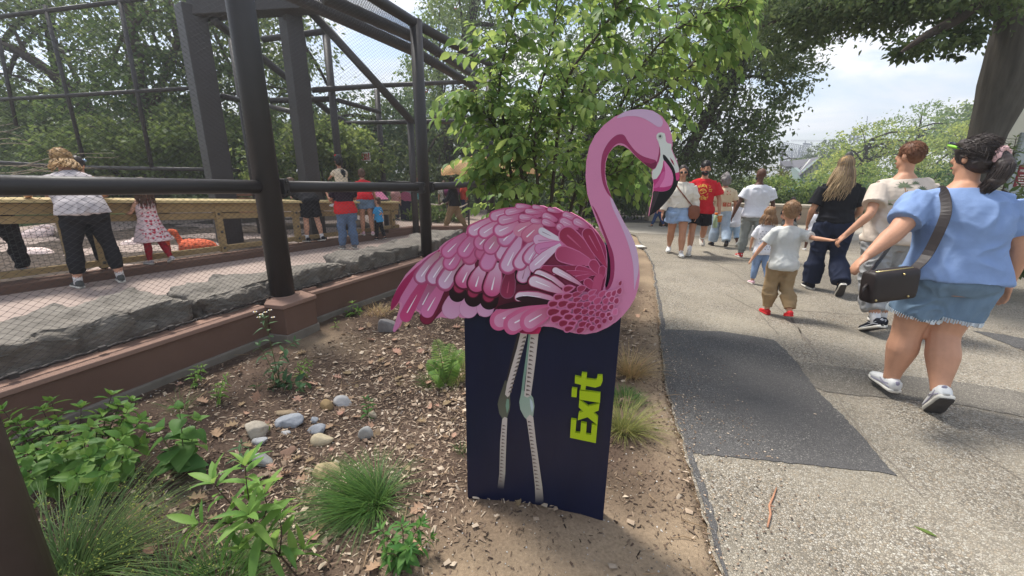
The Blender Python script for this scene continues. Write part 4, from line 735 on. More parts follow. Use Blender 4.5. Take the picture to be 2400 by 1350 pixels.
leg([([(484, 108), (500, 110), (482, 260), (462, 400), (452, 505), (432, 520), (446, 400), (466, 260)], C_(122, 150, 134), None, None, None), ([(440, 470), (495, 495), (512, 520), (520, 572), (512, 634), (476, 662), (455, 640), (430, 592), (424, 545)], C_(140, 162, 146), C_(158, 170, 156), (430, 480), (480, 660)),
     ([(490, 522), (506, 540), (514, 580), (505, 615), (494, 570)], C_(182, 196, 200), None, None, None),
     ([(496, 110), (546, 112), (531, 250), (512, 400), (497, 505), (475, 518), (455, 508), (468, 380), (482, 240)], BEI, None, None, None),
     ([(470, 650), (490, 626), (512, 640), (530, 800), (558, 1000), (570, 1085), (524, 1085), (505, 900), (482, 735)], BEI, C_(176, 166, 152), (480, 640), (550, 1085)), ([(570, 1085), (578, 1165), (574, 1192), (526, 1188), (524, 1085)], C_(176, 166, 152), NV, (548, 1085), (552, 1180))],
    [(x + 4, y, 28, 18, 1) for x, y in lane((492, 135), (462, 490), 14)] + [(x + 4, y, 26, 14, 1) for x, y in lane((474, 665), (528, 1090), 19)])
a = Art(); a.fill([c5(*p) for p in [(405, 92), (490, 84), (562, 70), (560, 90), (548, 114), (492, 118), (470, 114), (430, 108)]], BD + .0002, C_(196, 40, 92), C_(120, 24, 60), c5(560, 90), c5(420, 100)); a.obj('thigh', cut)
# raised green letters, reading bottom to top
m_lime = mat('lime_letter', C_(168, 190, 24), rough=.45, spec=.35, var=.03)
for nm, polys in (('letter_e', [[(745, 772), (752, 657), (785, 662), (779, 742), (810, 746), (815, 678), (850, 685), (846, 752), (878, 757), (883, 690), (918, 695), (908, 806)]]),
                  ('letter_x', [[(804, 533), (860, 575), (932, 557), (926, 600), (893, 612), (922, 645), (918, 692), (856, 642), (794, 662), (800, 615), (830, 606), (800, 580)]]),
                  ('letter_i', [[(806, 474), (938, 492), (934, 552), (804, 530)], [(757, 460), (790, 464), (786, 517), (754, 513)]]),
                  ('letter_t', [[(820, 363), (852, 367), (849, 402), (900, 409), (915, 405), (919, 379), (950, 380), (951, 415), (938, 444), (905, 455), (846, 443), (842, 471), (811, 467), (815, 437), (775, 428), (777, 384), (816, 394)]])):
    for poly in polys: board(nm, [c5(*p) for p in poly], .016, .0155, m_lime, sign)
# ------------------------------------------------------------------ mesh fence in front, left
def zvec(z): return Vector((0, 0, z))
def fplane(a, b):
    d = (b - a).normalized(); return a, Vector((d.y, -d.x, 0))
PA, PB, PC = fplane(F1, F00), fplane(F1, F2), fplane(F2, F3)
fence = thing('mesh_fence', 'tall dark mesh fence with round posts and a thick pipe rail along the planting bed', 'fence', F1)
P2T = plane_hit(985, 62, *PB)
def pipe(pts, r, name='rail', parent=fence, n=14, mt=M_dark): m = MB(); m.tube(pts, r, n); return m.obj(name, mt, parent, True)
r1, r2 = .107, .078
pipe([F1 + zvec(.34), F1 + zvec(4.6)], r1, 'post', n=24); pipe([F2 + zvec(.33), Vector((F2.x, F2.y, P2T.z + .05))], r2, 'post', n=20)
p3t = P(1140, 150, F3.y); pipe([F3 + zvec(.0), Vector((F3.x, F3.y, p3t.z))], .085, 'post', n=16)
m = MB(); m.tube([F1 + zvec(.352), F1 + zvec(.372)], .15, 24); m.obj('base_plate', m_cap, fence, True)
a0 = plane_hit(-420, 432, *PA); a1 = plane_hit(618, 438, *PA); pipe([a0, a1], .058)
a2 = plane_hit(668, 437.5, *PB); a3 = plane_hit(975, 439, *PB); pipe([a2, a3], .055)
a4 = plane_hit(1012, 438, *PC); a5 = Vector((F3.x, F3.y, a4.z)); pipe([a4, a5], .055)
for p, pl_ in ((plane_hit(612, 439, *PA), PA), (plane_hit(662, 438, *PB), PB), (plane_hit(985, 440, *PB), PB), (plane_hit(1006, 439, *PC), PC)):
    m = MB(); d = Vector((-pl_[1].y, pl_[1].x, 0)); M3 = Matrix((d, pl_[1], Vector((0, 0, 1)))).transposed(); m.box(p, (.055, .13, .15), M3); b_ = m.obj('bracket', M_dark, fence, bevel=.008)
    for k in (-1, 1):
        m2 = MB(); m2.tube([p + pl_[1] * .065 + zvec(k * .045), p + pl_[1] * .085 + zvec(k * .045)], .014, 6); m2.obj('bolt', M_dark, b_)
# top rails
t1 = plane_hit(700, -115, *PB); pipe([Vector((F1.x, F1.y, t1.z)).lerp(t1, 1) * 1, P2T], .062, 'top_rail'); pipe([P2T, Vector((F3.x, F3.y, p3t.z))], .06, 'top_rail')
t0 = Vector((F1.x, F1.y, t1.z)); pipe([t0, F00 + zvec(t1.z + .3)], .06, 'top_rail')
# woven wire netting
m_wire = mat('net_wire', s255(58, 56, 56), rough=.55, spec=.4, metal=.0, var=.1)
def netting(name, o, u, wdt, z0, z1, c, r, parent, zt=None, mt=m_wire, per=1.35):
    """hexagonal woven net: zigzag strands in the vertical plane o + s*u; zt(s) trims the top"""
    n = np.array([u.y, -u.x, 0]); V = []; F = []; nv = 0; k = 0; tri = [(0, 1.0), (2.094, 1.0), (4.188, 1.0)]
    pz = c * per; h = [0, .07, .5, .57]
    while (k + .5) * c < wdt:
        s0 = (k + .5) * c; top = zt(s0) if zt else z1; zz = np.arange(z0, top, pz)
        if len(zz) > 1:
            z = (zz[:, None] + np.array(h) * pz).ravel(); sg = 1 if k % 2 else -1; x = np.tile([-.47, -.47, .47, .47], len(zz)) * c * sg + s0
            p = np.array(o)[None] + x[:, None] * np.array(u) + z[:, None] * np.array([0, 0, 1.0]); m_ = len(p)
            ring = np.stack([p + r * (math.cos(a) * np.array(u) + math.sin(a) * n) for a, _ in tri], 1).reshape(-1, 3); V.append(ring)
            i = np.arange(m_ - 1) * 3 + nv
            for a in range(3): b = (a + 1) % 3; F.append(np.stack([i + a, i + b, i + 3 + b, i + 3 + a], -1))
            nv += 3 * m_
        k += 1
    o_ = link(name, np_mesh(name, np.concatenate(V), np.concatenate(F), mt, True), parent); return o_
netting('netting', F1, (F00 - F1).normalized(), 4.6, .37, t1.z, .027, .0016, fence)
lB = (F2 - F1).length; netting('netting', F1, (F2 - F1).normalized(), lB, .37, 3.3, .027, .0016, fence, lambda s: t1.z + (P2T.z - t1.z) * s / lB)
lC = (F3 - F2).length; netting('netting', F2, (F3 - F2).normalized(), lC, .37, 3, .035, .0016, fence, lambda s: P2T.z + (p3t.z - P2T.z) * s / lC)
# lacing cable along the wall top with clamps
m_cable = mat('cable', s255(52, 46, 44), rough=.6, var=.25, vscale=60)
for a, b in ((F00, F1), (F1, F2)):
    n_ = int((b - a).length / .022); pts = [a.lerp(b, i / n_) + zvec(.378 + .004 * math.sin(i * 1.3)) for i in range(n_ + 1)]
    m = MB(); m.tube(pts, [.012 if i % 2 else .008 for i in range(n_ + 1)], 6); cb = m.obj('lacing_cable', m_cable, fence, True)
    for k in range(1, int((b - a).length / .42)):
        q = a.lerp(b, k * .42 / (b - a).length) + zvec(.378); mm = MB(); mm.box(q, (.04, .035, .032), Matrix.Rotation(math.atan2(b.y - a.y, b.x - a.x), 3, 'Z')); mm.obj('clamp', M_dark, cb)
# near post at the bottom left corner of the view
q = P(58, 1350, 1.0); np_ = thing('steel_post', 'blurred brown steel post close to the viewer in the bottom left corner', 'post', (q.x, q.y, 0))
m = MB(); m.tube([Vector((q.x, q.y, -.1)), Vector((q.x, q.y, 2.3))], .062, 20); m.obj('shaft', mat('brown_steel', s255(86, 74, 68), rough=.5, var=.10), np_, True); m = MB(); m.tube([Vector((q.x, q.y, 2.3)), Vector((q.x, q.y, 2.32))], .066, 20); m.obj('cap', M_dark, np_, True)

# ------------------------------------------------------------------ stone slabs behind the fence
m_stone = mat('grey_stone', s255(122, 116, 108), rough=.95, spec=.15, var=.36, vscale=6, bump=1.0, bscale=26, detail=12)
def slab(label, a, b, dep, z1, seed):
    d = (b - a).normalized(); n = Vector((d.y, -d.x, 0)); ln = (b - a).length; nx, ny, nz = int(ln / .04) + 2, int(dep / .045) + 2, 9; bm = bmesh.new()
    bmesh.ops.create_cube(bm, size=1); bmesh.ops.subdivide_edges(bm, edges=bm.edges, cuts=34, use_grid_fill=True)
    V = np.array([v.co for v in bm.verts]); L2 = np.abs(V) * 2; k = 1 - .055 * np.clip((np.sort(L2, 1)[:, 1] - .75) / .25, 0, 1) ** 2
    W_ = V * np.array([ln, dep, z1 - .05]) * k[:, None]; pn = W_ + seed * 3.1
    W_ += np.stack([fbm(pn * 3, 4, seed), fbm(pn * 3, 4, seed + 1), .8 * fbm(pn * 3, 4, seed + 2)], -1) * .085 + np.stack([fbm(pn * 8, 4, seed + 5)] * 3, -1) * (.016 + .06 * (np.abs(V[:, 1]) > .43))[:, None] * np.sign(V)
    W_[:, 2] += .05 * fbm(W_[:, :2] * 1.1 + seed, 2, 9)
    c = (a + b) / 2 - n * (dep / 2 + .10) + zvec(.05 + (z1 - .05) / 2)
    for v, w in zip(bm.verts, W_): v.co = c + d * w[0] - n * w[1] + zvec(w[2])
    bmesh.ops.recalc_face_normals(bm, faces=bm.faces); me = bpy.data.meshes.new('stone_slab'); bm.to_mesh(me); bm.free(); me.materials.append(m_stone); me.polygons.foreach_set('use_smooth', np.zeros(len(me.polygons), bool))
    tag(link('stone_slab', me), label, 'stone', 'rough stone slabs lying behind the mesh fence')
fx = lambda x, pl_: (lambda h: Vector((h.x, h.y, 0)))(plane_hit(x, 700, *pl_))
slab('longest rough grey stone slab behind the fence at the left edge, below the leaning woman', fx(-420, PA), fx(470, PA), .62, .54, 2)
slab('rough grey stone slab behind the thick round post', fx(482, PA), F1 + d12 * .95, .55, .50, 6)
slab('pitted rough stone slab just left of the second fence post', F1 + d12 * 1.0, F2 - d12 * .03, .5, .52, 11)
slab('rough stone slab right of the second fence post, partly behind the flamingo wing', F2 + d12 * .02, F2 + (F3 - F2).normalized() * 1.7, .5, .50, 15)

# ------------------------------------------------------------------ flamingo exhibit with timber rail
W0, W1 = G(-60, 702, ZP), G(955, 551, ZP); W0.z = W1.z = 0; wd = (W1 - W0).normalized(); wn = Vector((wd.y, -wd.x, 0))
if wn.dot(W0) > 0: wn = -wn                           # towards the viewer
wn = wn.normalized(); W00 = W0 - wd * 1.6; wl = (W1 - W00).length; Mw = Matrix((wd, -wn, Vector((0, 0, 1)))).transposed()
cb = thing('curb_step', 'brown concrete step running along the foot of the timber rail', 'step', W00)
m = MB(); m.box((W00 + W1) / 2 - wn * .15 + zvec(ZP + .02), (wl, .30, .16), Mw); m.obj('step_body', m_curb, cb, bevel=.01)
m_wood = mat('rail_timber', s255(152, 130, 92), rough=.75, spec=.25, var=.2, vscale=4, bump=.3, bscale=30, stretch=(.3, 3, 3)); m_woodtop = mat('timber_top', s255(196, 176, 128), rough=.6, spec=.3, var=.12, vscale=4, bump=.2, bscale=30, stretch=(.3, 3, 3))
rail_ = thing('timber_railing', 'yellow timber railing with a broad pale top board and wire infill round the exhibit', 'railing', W00)
WP = (W0 - wn * .21, wn)
def wpt(x, y): return plane_hit(x, y, *WP)
tA, tB = wpt(0, 474), wpt(918, 476); sl = (tB.z - tA.z) / (tB - tA).xy.length
def top_at(p): return tA.z + sl * (p - tA).xy.dot(wd.xy)
A_ = WP[0] - wd * 1.6; B_ = Vector((wpt(932, 500).x, wpt(932, 500).y, 0)); A_.z = 0
za, zb = top_at(A_), top_at(B_)
nb = 3; cuts = np.linspace(0, 1, nb + 1)
for i in range(nb):
    for j in range(3):
        p, q = A_.lerp(B_, cuts[i] + .0006), A_.lerp(B_, cuts[i + 1] - .0006); off = -wn * (j * .152 - .06)
        m = MB(); m.bar(p + off + zvec(top_at(p) + .02 + .004 * j), q + off + zvec(top_at(q) + .02 + .004 * j), .148, .038); m.obj('top_board', m_woodtop, rail_, bevel=.004)
m = MB(); m.bar(A_ + wn * .03 + zvec(za - .075), B_ + wn * .03 + zvec(zb - .075), .045, .13); m.obj('fascia_board', m_wood, rail_, bevel=.004)
m = MB(); m.bar(A_ + wn * .0 + zvec(za - .2), B_ + zvec(zb - .2), .05, .09); m.obj('upper_beam', m_wood, rail_, bevel=.004)
m = MB(); m.bar(A_ + zvec(ZP + .19), B_ + zvec(ZP + .19), .06, .075); m.obj('bottom_beam', m_wood, rail_, bevel=.004)
m_bolt = mat('bolt_steel', s255(90, 86, 80), rough=.35, metal=.8, var=.1)
for x, y in ((-140, 660), (176, 640), (247, 632), (526, 594), (700, 570), (920, 540)):
    p = wpt(x, y); p.z = 0; m = MB(); m.bar(p + wn * .01 + zvec(ZP + .13), p + wn * .01 + zvec(top_at(p) - .01), .10, .085, wd); po = m.obj('post', m_wood, rail_, bevel=.005)
    for zz in (top_at(p) - .17, (top_at(p) + ZP) / 2, ZP + .2):
        m = MB(); m.ball(p + wn * .056 + zvec(zz), (.022, .022, .022), None, 8, 6); m.obj('bolt', m_bolt, po, True)
V = []; F = []
wm = MB(); L_ = (B_ - A_).length
for k in range(int(L_ / .045)):
    p = A_ + wd * (k * .045 + .01) - wn * .02; wm.tube([p + zvec(ZP + .2), p + zvec(top_at(p) - .2)], .0019, 3, False)
for k in range(13):
    z_ = .23 + k * .045; wm.tube([A_ - wn * .022 + zvec(ZP + z_), B_ - wn * .022 + zvec(ZP + z_ + (zb - za) * k / 13)], .0019, 3, False)
tag(wm.obj('wire_infill', m_wire, rail_), kind='stuff')
# interpretive panel on the railing
p = wpt(880, 452); ip = thing('info_panel', 'slanted pink information panel on a black frame fixed to the timber railing', 'sign', (p.x, p.y, 0))
m = MB(); ctr_ = P(873, 457, wpt(880, 452).y + .1); Mi = Mw @ Matrix.Rotation(R(35), 3, 'X'); m.box(ctr_, (.62, .42, .02), Mi); m.obj('frame', M_dark, ip, bevel=.005); m = MB(); m.box(ctr_ + Mi @ Vector((0, 0, .013)), (.56, .36, .005), Mi); m.obj('printed_face', mat('pink_print', s255(206, 120, 150), rough=.5, var=.2, vscale=14), ip)
m = MB(); m.bar(ctr_ - zvec(.02), ctr_ - zvec(.35), .05, .05); m.obj('stand', M_dark, ip)
# exhibit soil
m_ex = mat('exhibit_soil', s255(76, 65, 56), rough=.97, var=.34, vscale=3.5, bump=.8, bscale=20)
ex0 = A_ - wn * .06; ex1 = B_ - wn * .06
xs_ = np.linspace(0, 1, 70); gv = []
for v_ in np.linspace(0, 1, 40):
    for u_ in xs_: p = ex0.lerp(ex1, u_) * (1 - v_) + (ex0.lerp(ex1, u_) + Vector((-3.5, 5.2, 0))) * v_; gv.append((p.x, p.y, .16 + .06 * float(fbm(np.array([[p.x * 1.2, p.y * 1.2]]), 3, 4)[0])))
i_ = np.arange(2800).reshape(40, 70); tag(link('exhibit_ground', np_mesh('exhibit_ground', gv, np.stack([i_[:-1, :-1], i_[:-1, 1:], i_[1:, 1:], i_[1:, :-1]], -1).reshape(-1, 4), m_ex, True)), kind='structure')

# ------------------------------------------------------------------ aviary frame
av = thing('aviary_frame', 'dark brown steel aviary frame of square columns, pipes and slanting roof beams behind the fence', 'aviary', P(500, 560, 8))
k4 = Tr(430, 0, 2.596); k3 = Tr(0, 0, 3.375)
def memb(tr, a, b, d0, d1, w, name='pipe', square=False, par=None):
    p, q = P(*tr(*a), d0), P(*tr(*b), d1); m = MB()
    if square: m.bar(p, q, w, w, (.75, .66, 0)); return m.obj(name, M_dark, par or av, bevel=.01)
    m.tube([p, q], w / 2, 10); return m.obj(name, M_dark, par or av, True)
def column(tr, a, b, d, w, name='column', square=True):
    p = P(*tr(*a), d); q = P(*tr(*b), d); m = MB(); x_, z_ = q.x, max(p.z, q.z); lo = 0
    m.bar(Vector((x_, d, lo)), Vector((x_, d, z_)), w, w, (.6, .8, 0)) if square else m.tube([Vector((x_, d, lo)), Vector((x_, d, z_))], w / 2, 12)
    return m.obj(name, M_dark, av, smooth=not square, bevel=.012 if square else 0)
column(k4, (105, 40), (205, 1000), 8.2, .36); column(k4, (700, -40), (725, 740), 8.6, .30); 
memb(k4, (50, 62), (900, 10), 8.2, 8.5, .27, 'beam', True)
column(k4, (345, 240), (425, 1080), 9.5, .15, 'post', False); column(k4, (890, 215), (930, 840), 9.6, .15, 'post', False); column(k4, (1203, 545), (1218, 1110), 11, .13, 'post', False); column(k4, (1385, 735), (1412, 1330), 9.5, .14, 'post', False); column(k4, (965, 740), (985, 900), 12, .13, 'post', False)
for a, b, d0, d1, w in (((740, 30), (1392, 742), 8.6, 9.5, .155), ((190, 130), (345, 245), 8.2, 9.5, .14), ((345, 245), (905, 695), 9.5, 12, .15), ((905, 695), (985, 742), 12, 12, .14), ((480, 240), (860, 190), 9.6, 9.6, .12), ((530, 612), (895, 602), 9.6, 9.6, .12), ((940, 610), (1195, 682), 9.6, 11, .1), ((240, 585), (375, 615), 8.4, 9.5, .1), ((530, 648), (690, 688), 9.5, 8.6, .1), ((790, 548), (1210, 520), 9, 11, .11), ((1210, 520), (1840, 492), 11, 12.5, .11), ((980, 748), (1400, 742), 12, 9.6, .1), ((1400, 742), (1860, 736), 9.6, 11, .1), ((1160, 1105), (1420, 1115), 11, 9.6, .08), ((1490, 1118), (1850, 1128), 10, 11, .08)): memb(k4, a, b, d0, d1, w)
for a, b, d0, d1, w, n_ in (((560, -70), (1412, 315), 6.4, 8.0, .17, 'roof_beam'), ((1412, 315), (1760, 520), 8.0, 10.5, .17, 'roof_beam'), ((860, -15), (1430, 240), 5.6, 7.0, .15, 'roof_beam'), ((1430, 240), (1800, 480), 7.0, 10.4, .15, 'roof_beam')): memb(k4, a, b, d0, d1, w, n_)
bf = thing('cage_frame', 'thin dark pipe grid of the back cage wall spanning the left of the view', 'cage', P(200, 500, 10))
for a, b, w in (((-700, 220), (940, 14), .085), ((940, 14), (1560, -70), .085), ((-700, 830), (1640, 690), .085), ((-700, 1240), (560, 1322), .085), ((560, 1322), (1900, 1345), .085), ((355, 40), (655, 1240), .075), ((935, -60), (1205, 1345), .085), ((-10, 300), (130, 1000), .07)): memb(k3, a, b, 10, 10, w, 'pipe', False, bf)
nA = P(-420, 400, 10.02); nA.z = 0; netting('netting', nA, Vector((1, 0, 0)), 11.0, .5, 5.6, .085, .0023, bf)
netting('netting', P(640, 400, 9.55).xy.to_3d(), Vector((1, .06, 0)).normalized(), 4.4, .9, 5.0, .07, .0021, av, lambda s: 5.2 - .72 * s)
# roof netting between the roof beams and the fence top
RN = MB(); ra, rb, rc, rd = t1, P2T, P(*k4(1412, 315), 8.0), P(*k4(560, -70), 6.4)
for k in range(60):
    s = k / 59; RN.tube([ra.lerp(rb, s), rd.lerp(rc, s)], .003, 3, False)
for k in range(40):
    s = k / 39; RN.tube([ra.lerp(rd, s), rb.lerp(rc, s)], .003, 3, False)
tag(RN.obj('roof_netting', m_wire, av), kind='stuff')
# ------------------------------------------------------------------ flamingos
def remesh(mb, name, mt, vox, parent=None, smooth=2, disp=0.0, dscale=.08, seed=0, col=None):
    me = mb.mesh('tmp'); o = bpy.data.objects.new('tmp', me); COL.objects.link(o)
    r = o.modifiers.new('r', 'REMESH'); r.mode = 'VOXEL'; r.voxel_size = vox; r.use_smooth_shade = True
    if smooth: s = o.modifiers.new('s', 'SMOOTH'); s.iterations = smooth; s.factor = .5
    dg = bpy.context.evaluated_depsgraph_get(); out = bpy.data.meshes.new_from_object(o.evaluated_get(dg)); bpy.data.objects.remove(o); bpy.data.meshes.remove(me)
    n = len(out.vertices)
    if disp and n:
        co = np.empty(n * 3, np.float32); out.vertices.foreach_get('co', co); co = co.reshape(-1, 3); nr = np.empty(n * 3, np.float32); out.vertices.foreach_get('normal', nr); nr = nr.reshape(-1, 3)
        q = co / dscale + seed * 5.7; w = q + 1.2 * np.stack([vnoise(q * .7, seed + 1), vnoise(q * .7, seed + 2), vnoise(q * .7, seed + 3)], -1)
        f = 1 - np.abs(vnoise(w * np.array([1, 1, .75]), seed + 4)) * 2; f2 = vnoise(q * .45, seed + 9)
        co = co + nr * (1.7 * disp * (.7 * f * np.clip(f2 + .6, 0, 1.2) + .5 * f2))[:, None]; out.vertices.foreach_set('co', co.astype(np.float32).ravel())
    out.name = name; out.materials.clear(); out.materials.append(mt); out.polygons.foreach_set('use_smooth', np.ones(len(out.polygons), bool)); out.update()
    return link(name, out, parent)
m_fo = mat('orange_plumage', s255(222, 104, 66), rough=.8, var=.2, vscale=16, bump=.6, bscale=50); m_fw = mat('pale_plumage', s255(228, 206, 198), rough=.85, var=.14, vscale=14, bump=.6, bscale=50); m_leg = mat('bird_leg', s255(216, 120, 100), rough=.6, var=.1); m_bill = mat('bird_bill', s255(40, 34, 34), rough=.5)
def flamingo(label, px, py, d, heading, s, mt, pose):
    p = P(px, py, d); z0 = .18; e = thing('flamingo', label, 'flamingo', (p.x, p.y, z0), 'live flamingos in the exhibit', heading); h = p.z - z0; m = MB(); c = Vector((0, 0, h))
    m.ball(c, (.27 * s, .17 * s, .15 * s)); m.ball(c + Vector((-.22, 0, -.03)) * s, (.16 * s, .08 * s, .07 * s)); m.ball(c + Vector((.14, 0, .02)) * s, (.15 * s, .13 * s, .13 * s))
    if pose == 'tuck': nk = [Vector((.26, 0, .02)), Vector((.30, .02, .16)), Vector((.16, .05, .19)), Vector((0, .06, .15))]
    elif pose == 'down': nk = [Vector((.24, 0, .04)), Vector((.34, 0, .26)), Vector((.44, 0, .20)), Vector((.46, 0, -.05)), Vector((.48, .0, -.24))]
    else: nk = [Vector((.24, 0, .0)), Vector((.38, 0, .08)), Vector((.52, 0, -.06)), Vector((.66, 0, -.1))]
    nk = [c + Vector(q) * s for q in smooth_line(nk, 5)]; m.tube(nk, np.linspace(.045, .028, len(nk)) * s, 8); m.ball(nk[-1], .045 * s)
    b = remesh(m, 'body', mt, .014, None, 2, .006, .05); b.parent = e
    dr = (nk[-1] - nk[-2]).normalized(); mb = MB(); mb.tube([nk[-1] + dr * .03 * s, nk[-1] + dr * .1 * s, nk[-1] + dr * .13 * s + Vector((0, 0, -.05 * s))], [.026 * s, .022 * s, .006 * s], 7); o = mb.obj('bill', m_bill, None, True); o.parent = e
    if pose != 'sit' and h > .3:
        for k in (-1, 1):
            mb = MB(); mb.tube([c + Vector((0, k * .05, -.1)), Vector((.03, k * .05, h * .48)), Vector((-.02, k * .05, .02)), Vector((.08, k * .06, .01))], [.016, .016, .010, .012], 7); o = mb.obj('leg', m_leg, None, True); o.parent = e
    return e
flamingo('bright orange flamingo with its neck bent, standing right of the girl in the heart dress', 468, 582, 7.3, R(185), 1.12, m_fo, 'down')
flamingo('pale round flamingo resting with its head tucked, highest at the far left', 85, 552, 8.8, R(20), .95, m_fw, 'tuck')
flamingo('pale flamingo stretched low on the ground, left of the timber post', 90, 600, 7.0, R(180), 1.0, m_fw, 'sit')
flamingo('pale flamingo seen between the leaning woman and the girl', 312, 576, 8.0, R(10), .8, m_fw, 'tuck')
flamingo('orange flamingo lowered behind the timber post beside the leaning woman', 205, 612, 6.9, R(190), .75, m_fo, 'sit')
# brush pile, bench
m_twig = mat('dry_branch', s255(150, 138, 118), rough=.9, var=.2, vscale=12)
bp_ = thing('brush_pile', 'pile of pale bare branches lying behind the railing at the far left', 'branches', P(100, 420, 9).xy.to_3d())
for i in range(16):
    a = P(RNG.uniform(-60, 120), RNG.uniform(385, 420), 9 + RNG.uniform(-.4, .4)); b = P(RNG.uniform(130, 330), RNG.uniform(350, 430), 9 + RNG.uniform(-.4, .4))
    if i < 5: a = P(-40, 290 + i * 14, 8.5); b = P(30 + i * 12, 288 + i * 13, 8.6)
    q = wig([a, a.lerp(b, .5) + zvec(RNG.uniform(-.1, .12)), b], .12, 5, i); m = MB(); m.tube(q, np.linspace(.011, .004, len(q)), 5); m.obj('branch', m_twig, bp_, True)
bp2 = P(590, 560, 9.2); be = thing('wooden_bench', 'slatted wooden bench inside the exhibit behind the thick post', 'bench', (bp2.x, bp2.y, ZP))
for k in range(4): m = MB(); m.box((bp2.x, bp2.y + .12 * k, .62), (1.1, .09, .03)); m.obj('slat', mat('bench_wood', s255(120, 84, 62), rough=.8, var=.2), be)
for k in range(3): m = MB(); m.box((bp2.x, bp2.y + .5, .76 + .12 * k), (1.1, .03, .09)); m.obj('slat', _M['bench_wood'], be)
for k in (-1, 1): m = MB(); m.box((bp2.x + k * .5, bp2.y + .2, .38), (.07, .4, .45)); m.obj('leg', _M['bench_wood'], be)
# ------------------------------------------------------------------ border beyond the plaza, umbrella, signs
cr_ = thing('border_curb', 'brown concrete curb of the raised border beyond the plaza', 'curb', G(1000, 545, ZP))
cpts = [G(x, y, ZP) for x, y in ((905, 556), (975, 546), (1060, 546), (1150, 549), (1240, 552))]
for a, b in zip(cpts[:-1], cpts[1:]): m = MB(); d_ = (b - a).normalized(); m.bar(a + zvec(.06) + d_ * .004, b + zvec(.06), .2, .2); m.obj('curb_block', m_curb, cr_, bevel=.01)
um = thing('patio_umbrella', 'tan patio umbrella half hidden by the sapling leaves', 'umbrella', P(1150, 470, 10.6).xy.to_3d())
ap = P(1155, 352, 10.6); m_tan = mat('tan_canvas', s255(214, 178, 128), rough=.8, var=.05, translucent=.25)
for k in range(8):
    a0_, a1_ = 2 * math.pi * k / 8, 2 * math.pi * (k + 1) / 8; rr_ = 1.25; zr = -.42; V = []
    f_ = lambda a, r, z: Vector((ap.x + r * math.cos(a), ap.y + r * math.sin(a), ap.z + z))
    rows = []
    for j in range(5):
        t = j / 4; rows.append([f_(a0_ + (a1_ - a0_) * u, rr_ * t, zr * t ** 1.25 - .05 * t * math.sin(math.pi * u)) for u in (0, .33, .67, 1)])
    rows.append([p + zvec(-.1 - .03 * math.sin(math.pi * u)) for p, u in zip(rows[-1], (0, .33, .67, 1))])
    mm = MB(); mm.add([p for r_ in rows for p in r_], [(4 * j + i, 4 * j + i + 1, 4 * j + i + 5, 4 * j + i + 4) for j in range(5) for i in range(3)]); mm.obj('canopy_panel', m_tan, um, True)
m = MB(); m.tube([Vector((ap.x, ap.y, 0)), ap + zvec(.08)], .025, 8); m.obj('pole', mat('umbrella_pole', s255(110, 60, 44), rough=.6), um, True)
for k in range(8): a = 2 * math.pi * k / 8; m = MB(); m.tube([Vector((ap.x + 1.2 * math.cos(a), ap.y + 1.2 * math.sin(a), ap.z - .44)), ap + zvec(-.04)], .008, 4); m.obj('rib', _M['umbrella_pole'], um)
SEG = {'E': [((0, 0), (0, 1)), ((0, 0), (1, 0)), ((0, .5), (.85, .5)), ((0, 1), (1, 1))], 'X': [((0, 0), (1, 1)), ((0, 1), (1, 0))], 'I': [((.5, 0), (.5, 1))], 'T': [((.5, 0), (.5, 1)), ((0, 1), (1, 1))], 'N': [((0, 0), (0, 1)), ((0, 1), (1, 0)), ((1, 0), (1, 1))], 'O': [((0, 0), (0, 1)), ((1, 0), (1, 1)), ((0, 0), (1, 0)), ((0, 1), (1, 1))], 'P': [((0, 0), (0, 1)), ((0, 1), (1, 1)), ((1, 1), (1, .5)), ((1, .5), (0, .5))], 'R': [((0, 0), (0, 1)), ((0, 1), (1, 1)), ((1, 1), (1, .5)), ((1, .5), (0, .5)), ((.4, .5), (1, 0))], 'C': [((0, 0), (0, 1)), ((0, 0), (1, 0)), ((0, 1), (1, 1))], 'A': [((0, 0), (.5, 1)), ((.5, 1), (1, 0)), ((.2, .4), (.8, .4))], 'D': [((0, 0), (0, 1)), ((0, 1), (.7, 1)), ((.7, 1), (1, .7)), ((1, .7), (1, .3)), ((1, .3), (.7, 0)), ((.7, 0), (0, 0))], 'H': [((0, 0), (0, 1)), ((1, 0), (1, 1)), ((0, .5), (1, .5))], 'L': [((0, 0), (0, 1)), ((0, 0), (1, 0))], 'U': [((0, 1), (0, .1)), ((0, .1), (.5, 0)), ((.5, 0), (1, .1)), ((1, .1), (1, 1))], 'M': [((0, 0), (0, 1)), ((0, 1), (.5, .4)), ((.5, .4), (1, 1)), ((1, 1), (1, 0))]}
def block_letters(txt, o, ux, uz, h, mt, name, parent, wfac=.62, th=.004, bold=.17):
    """plain stroke capitals as thin raised boxes"""
    w = h * wfac; nrm = ux.cross(uz)
    for i, ch in enumerate(txt):
        if ch == ' ': continue
        m = MB(); b = o + ux * (i * w * 1.42)
        for k, ((x0, y0), (x1, y1)) in enumerate(SEG[ch]): m.bar(b + ux * (x0 * w) + uz * (y0 * h) + nrm * (k * .0003), b + ux * (x1 * w) + uz * (y1 * h) + nrm * (k * .0003), h * bold, th, nrm)
        m.obj(name, mt, parent)
m_white = mat('white_sign', s255(226, 224, 216), rough=.5, var=.03); m_redl = mat('sign_red', s255(190, 44, 48), rough=.5, var=.03)
se = P(857, 367, 10.5); es = thing('hanging_exit_sign', 'small white board with red EXIT lettering hanging in the bush tops', 'sign', se)
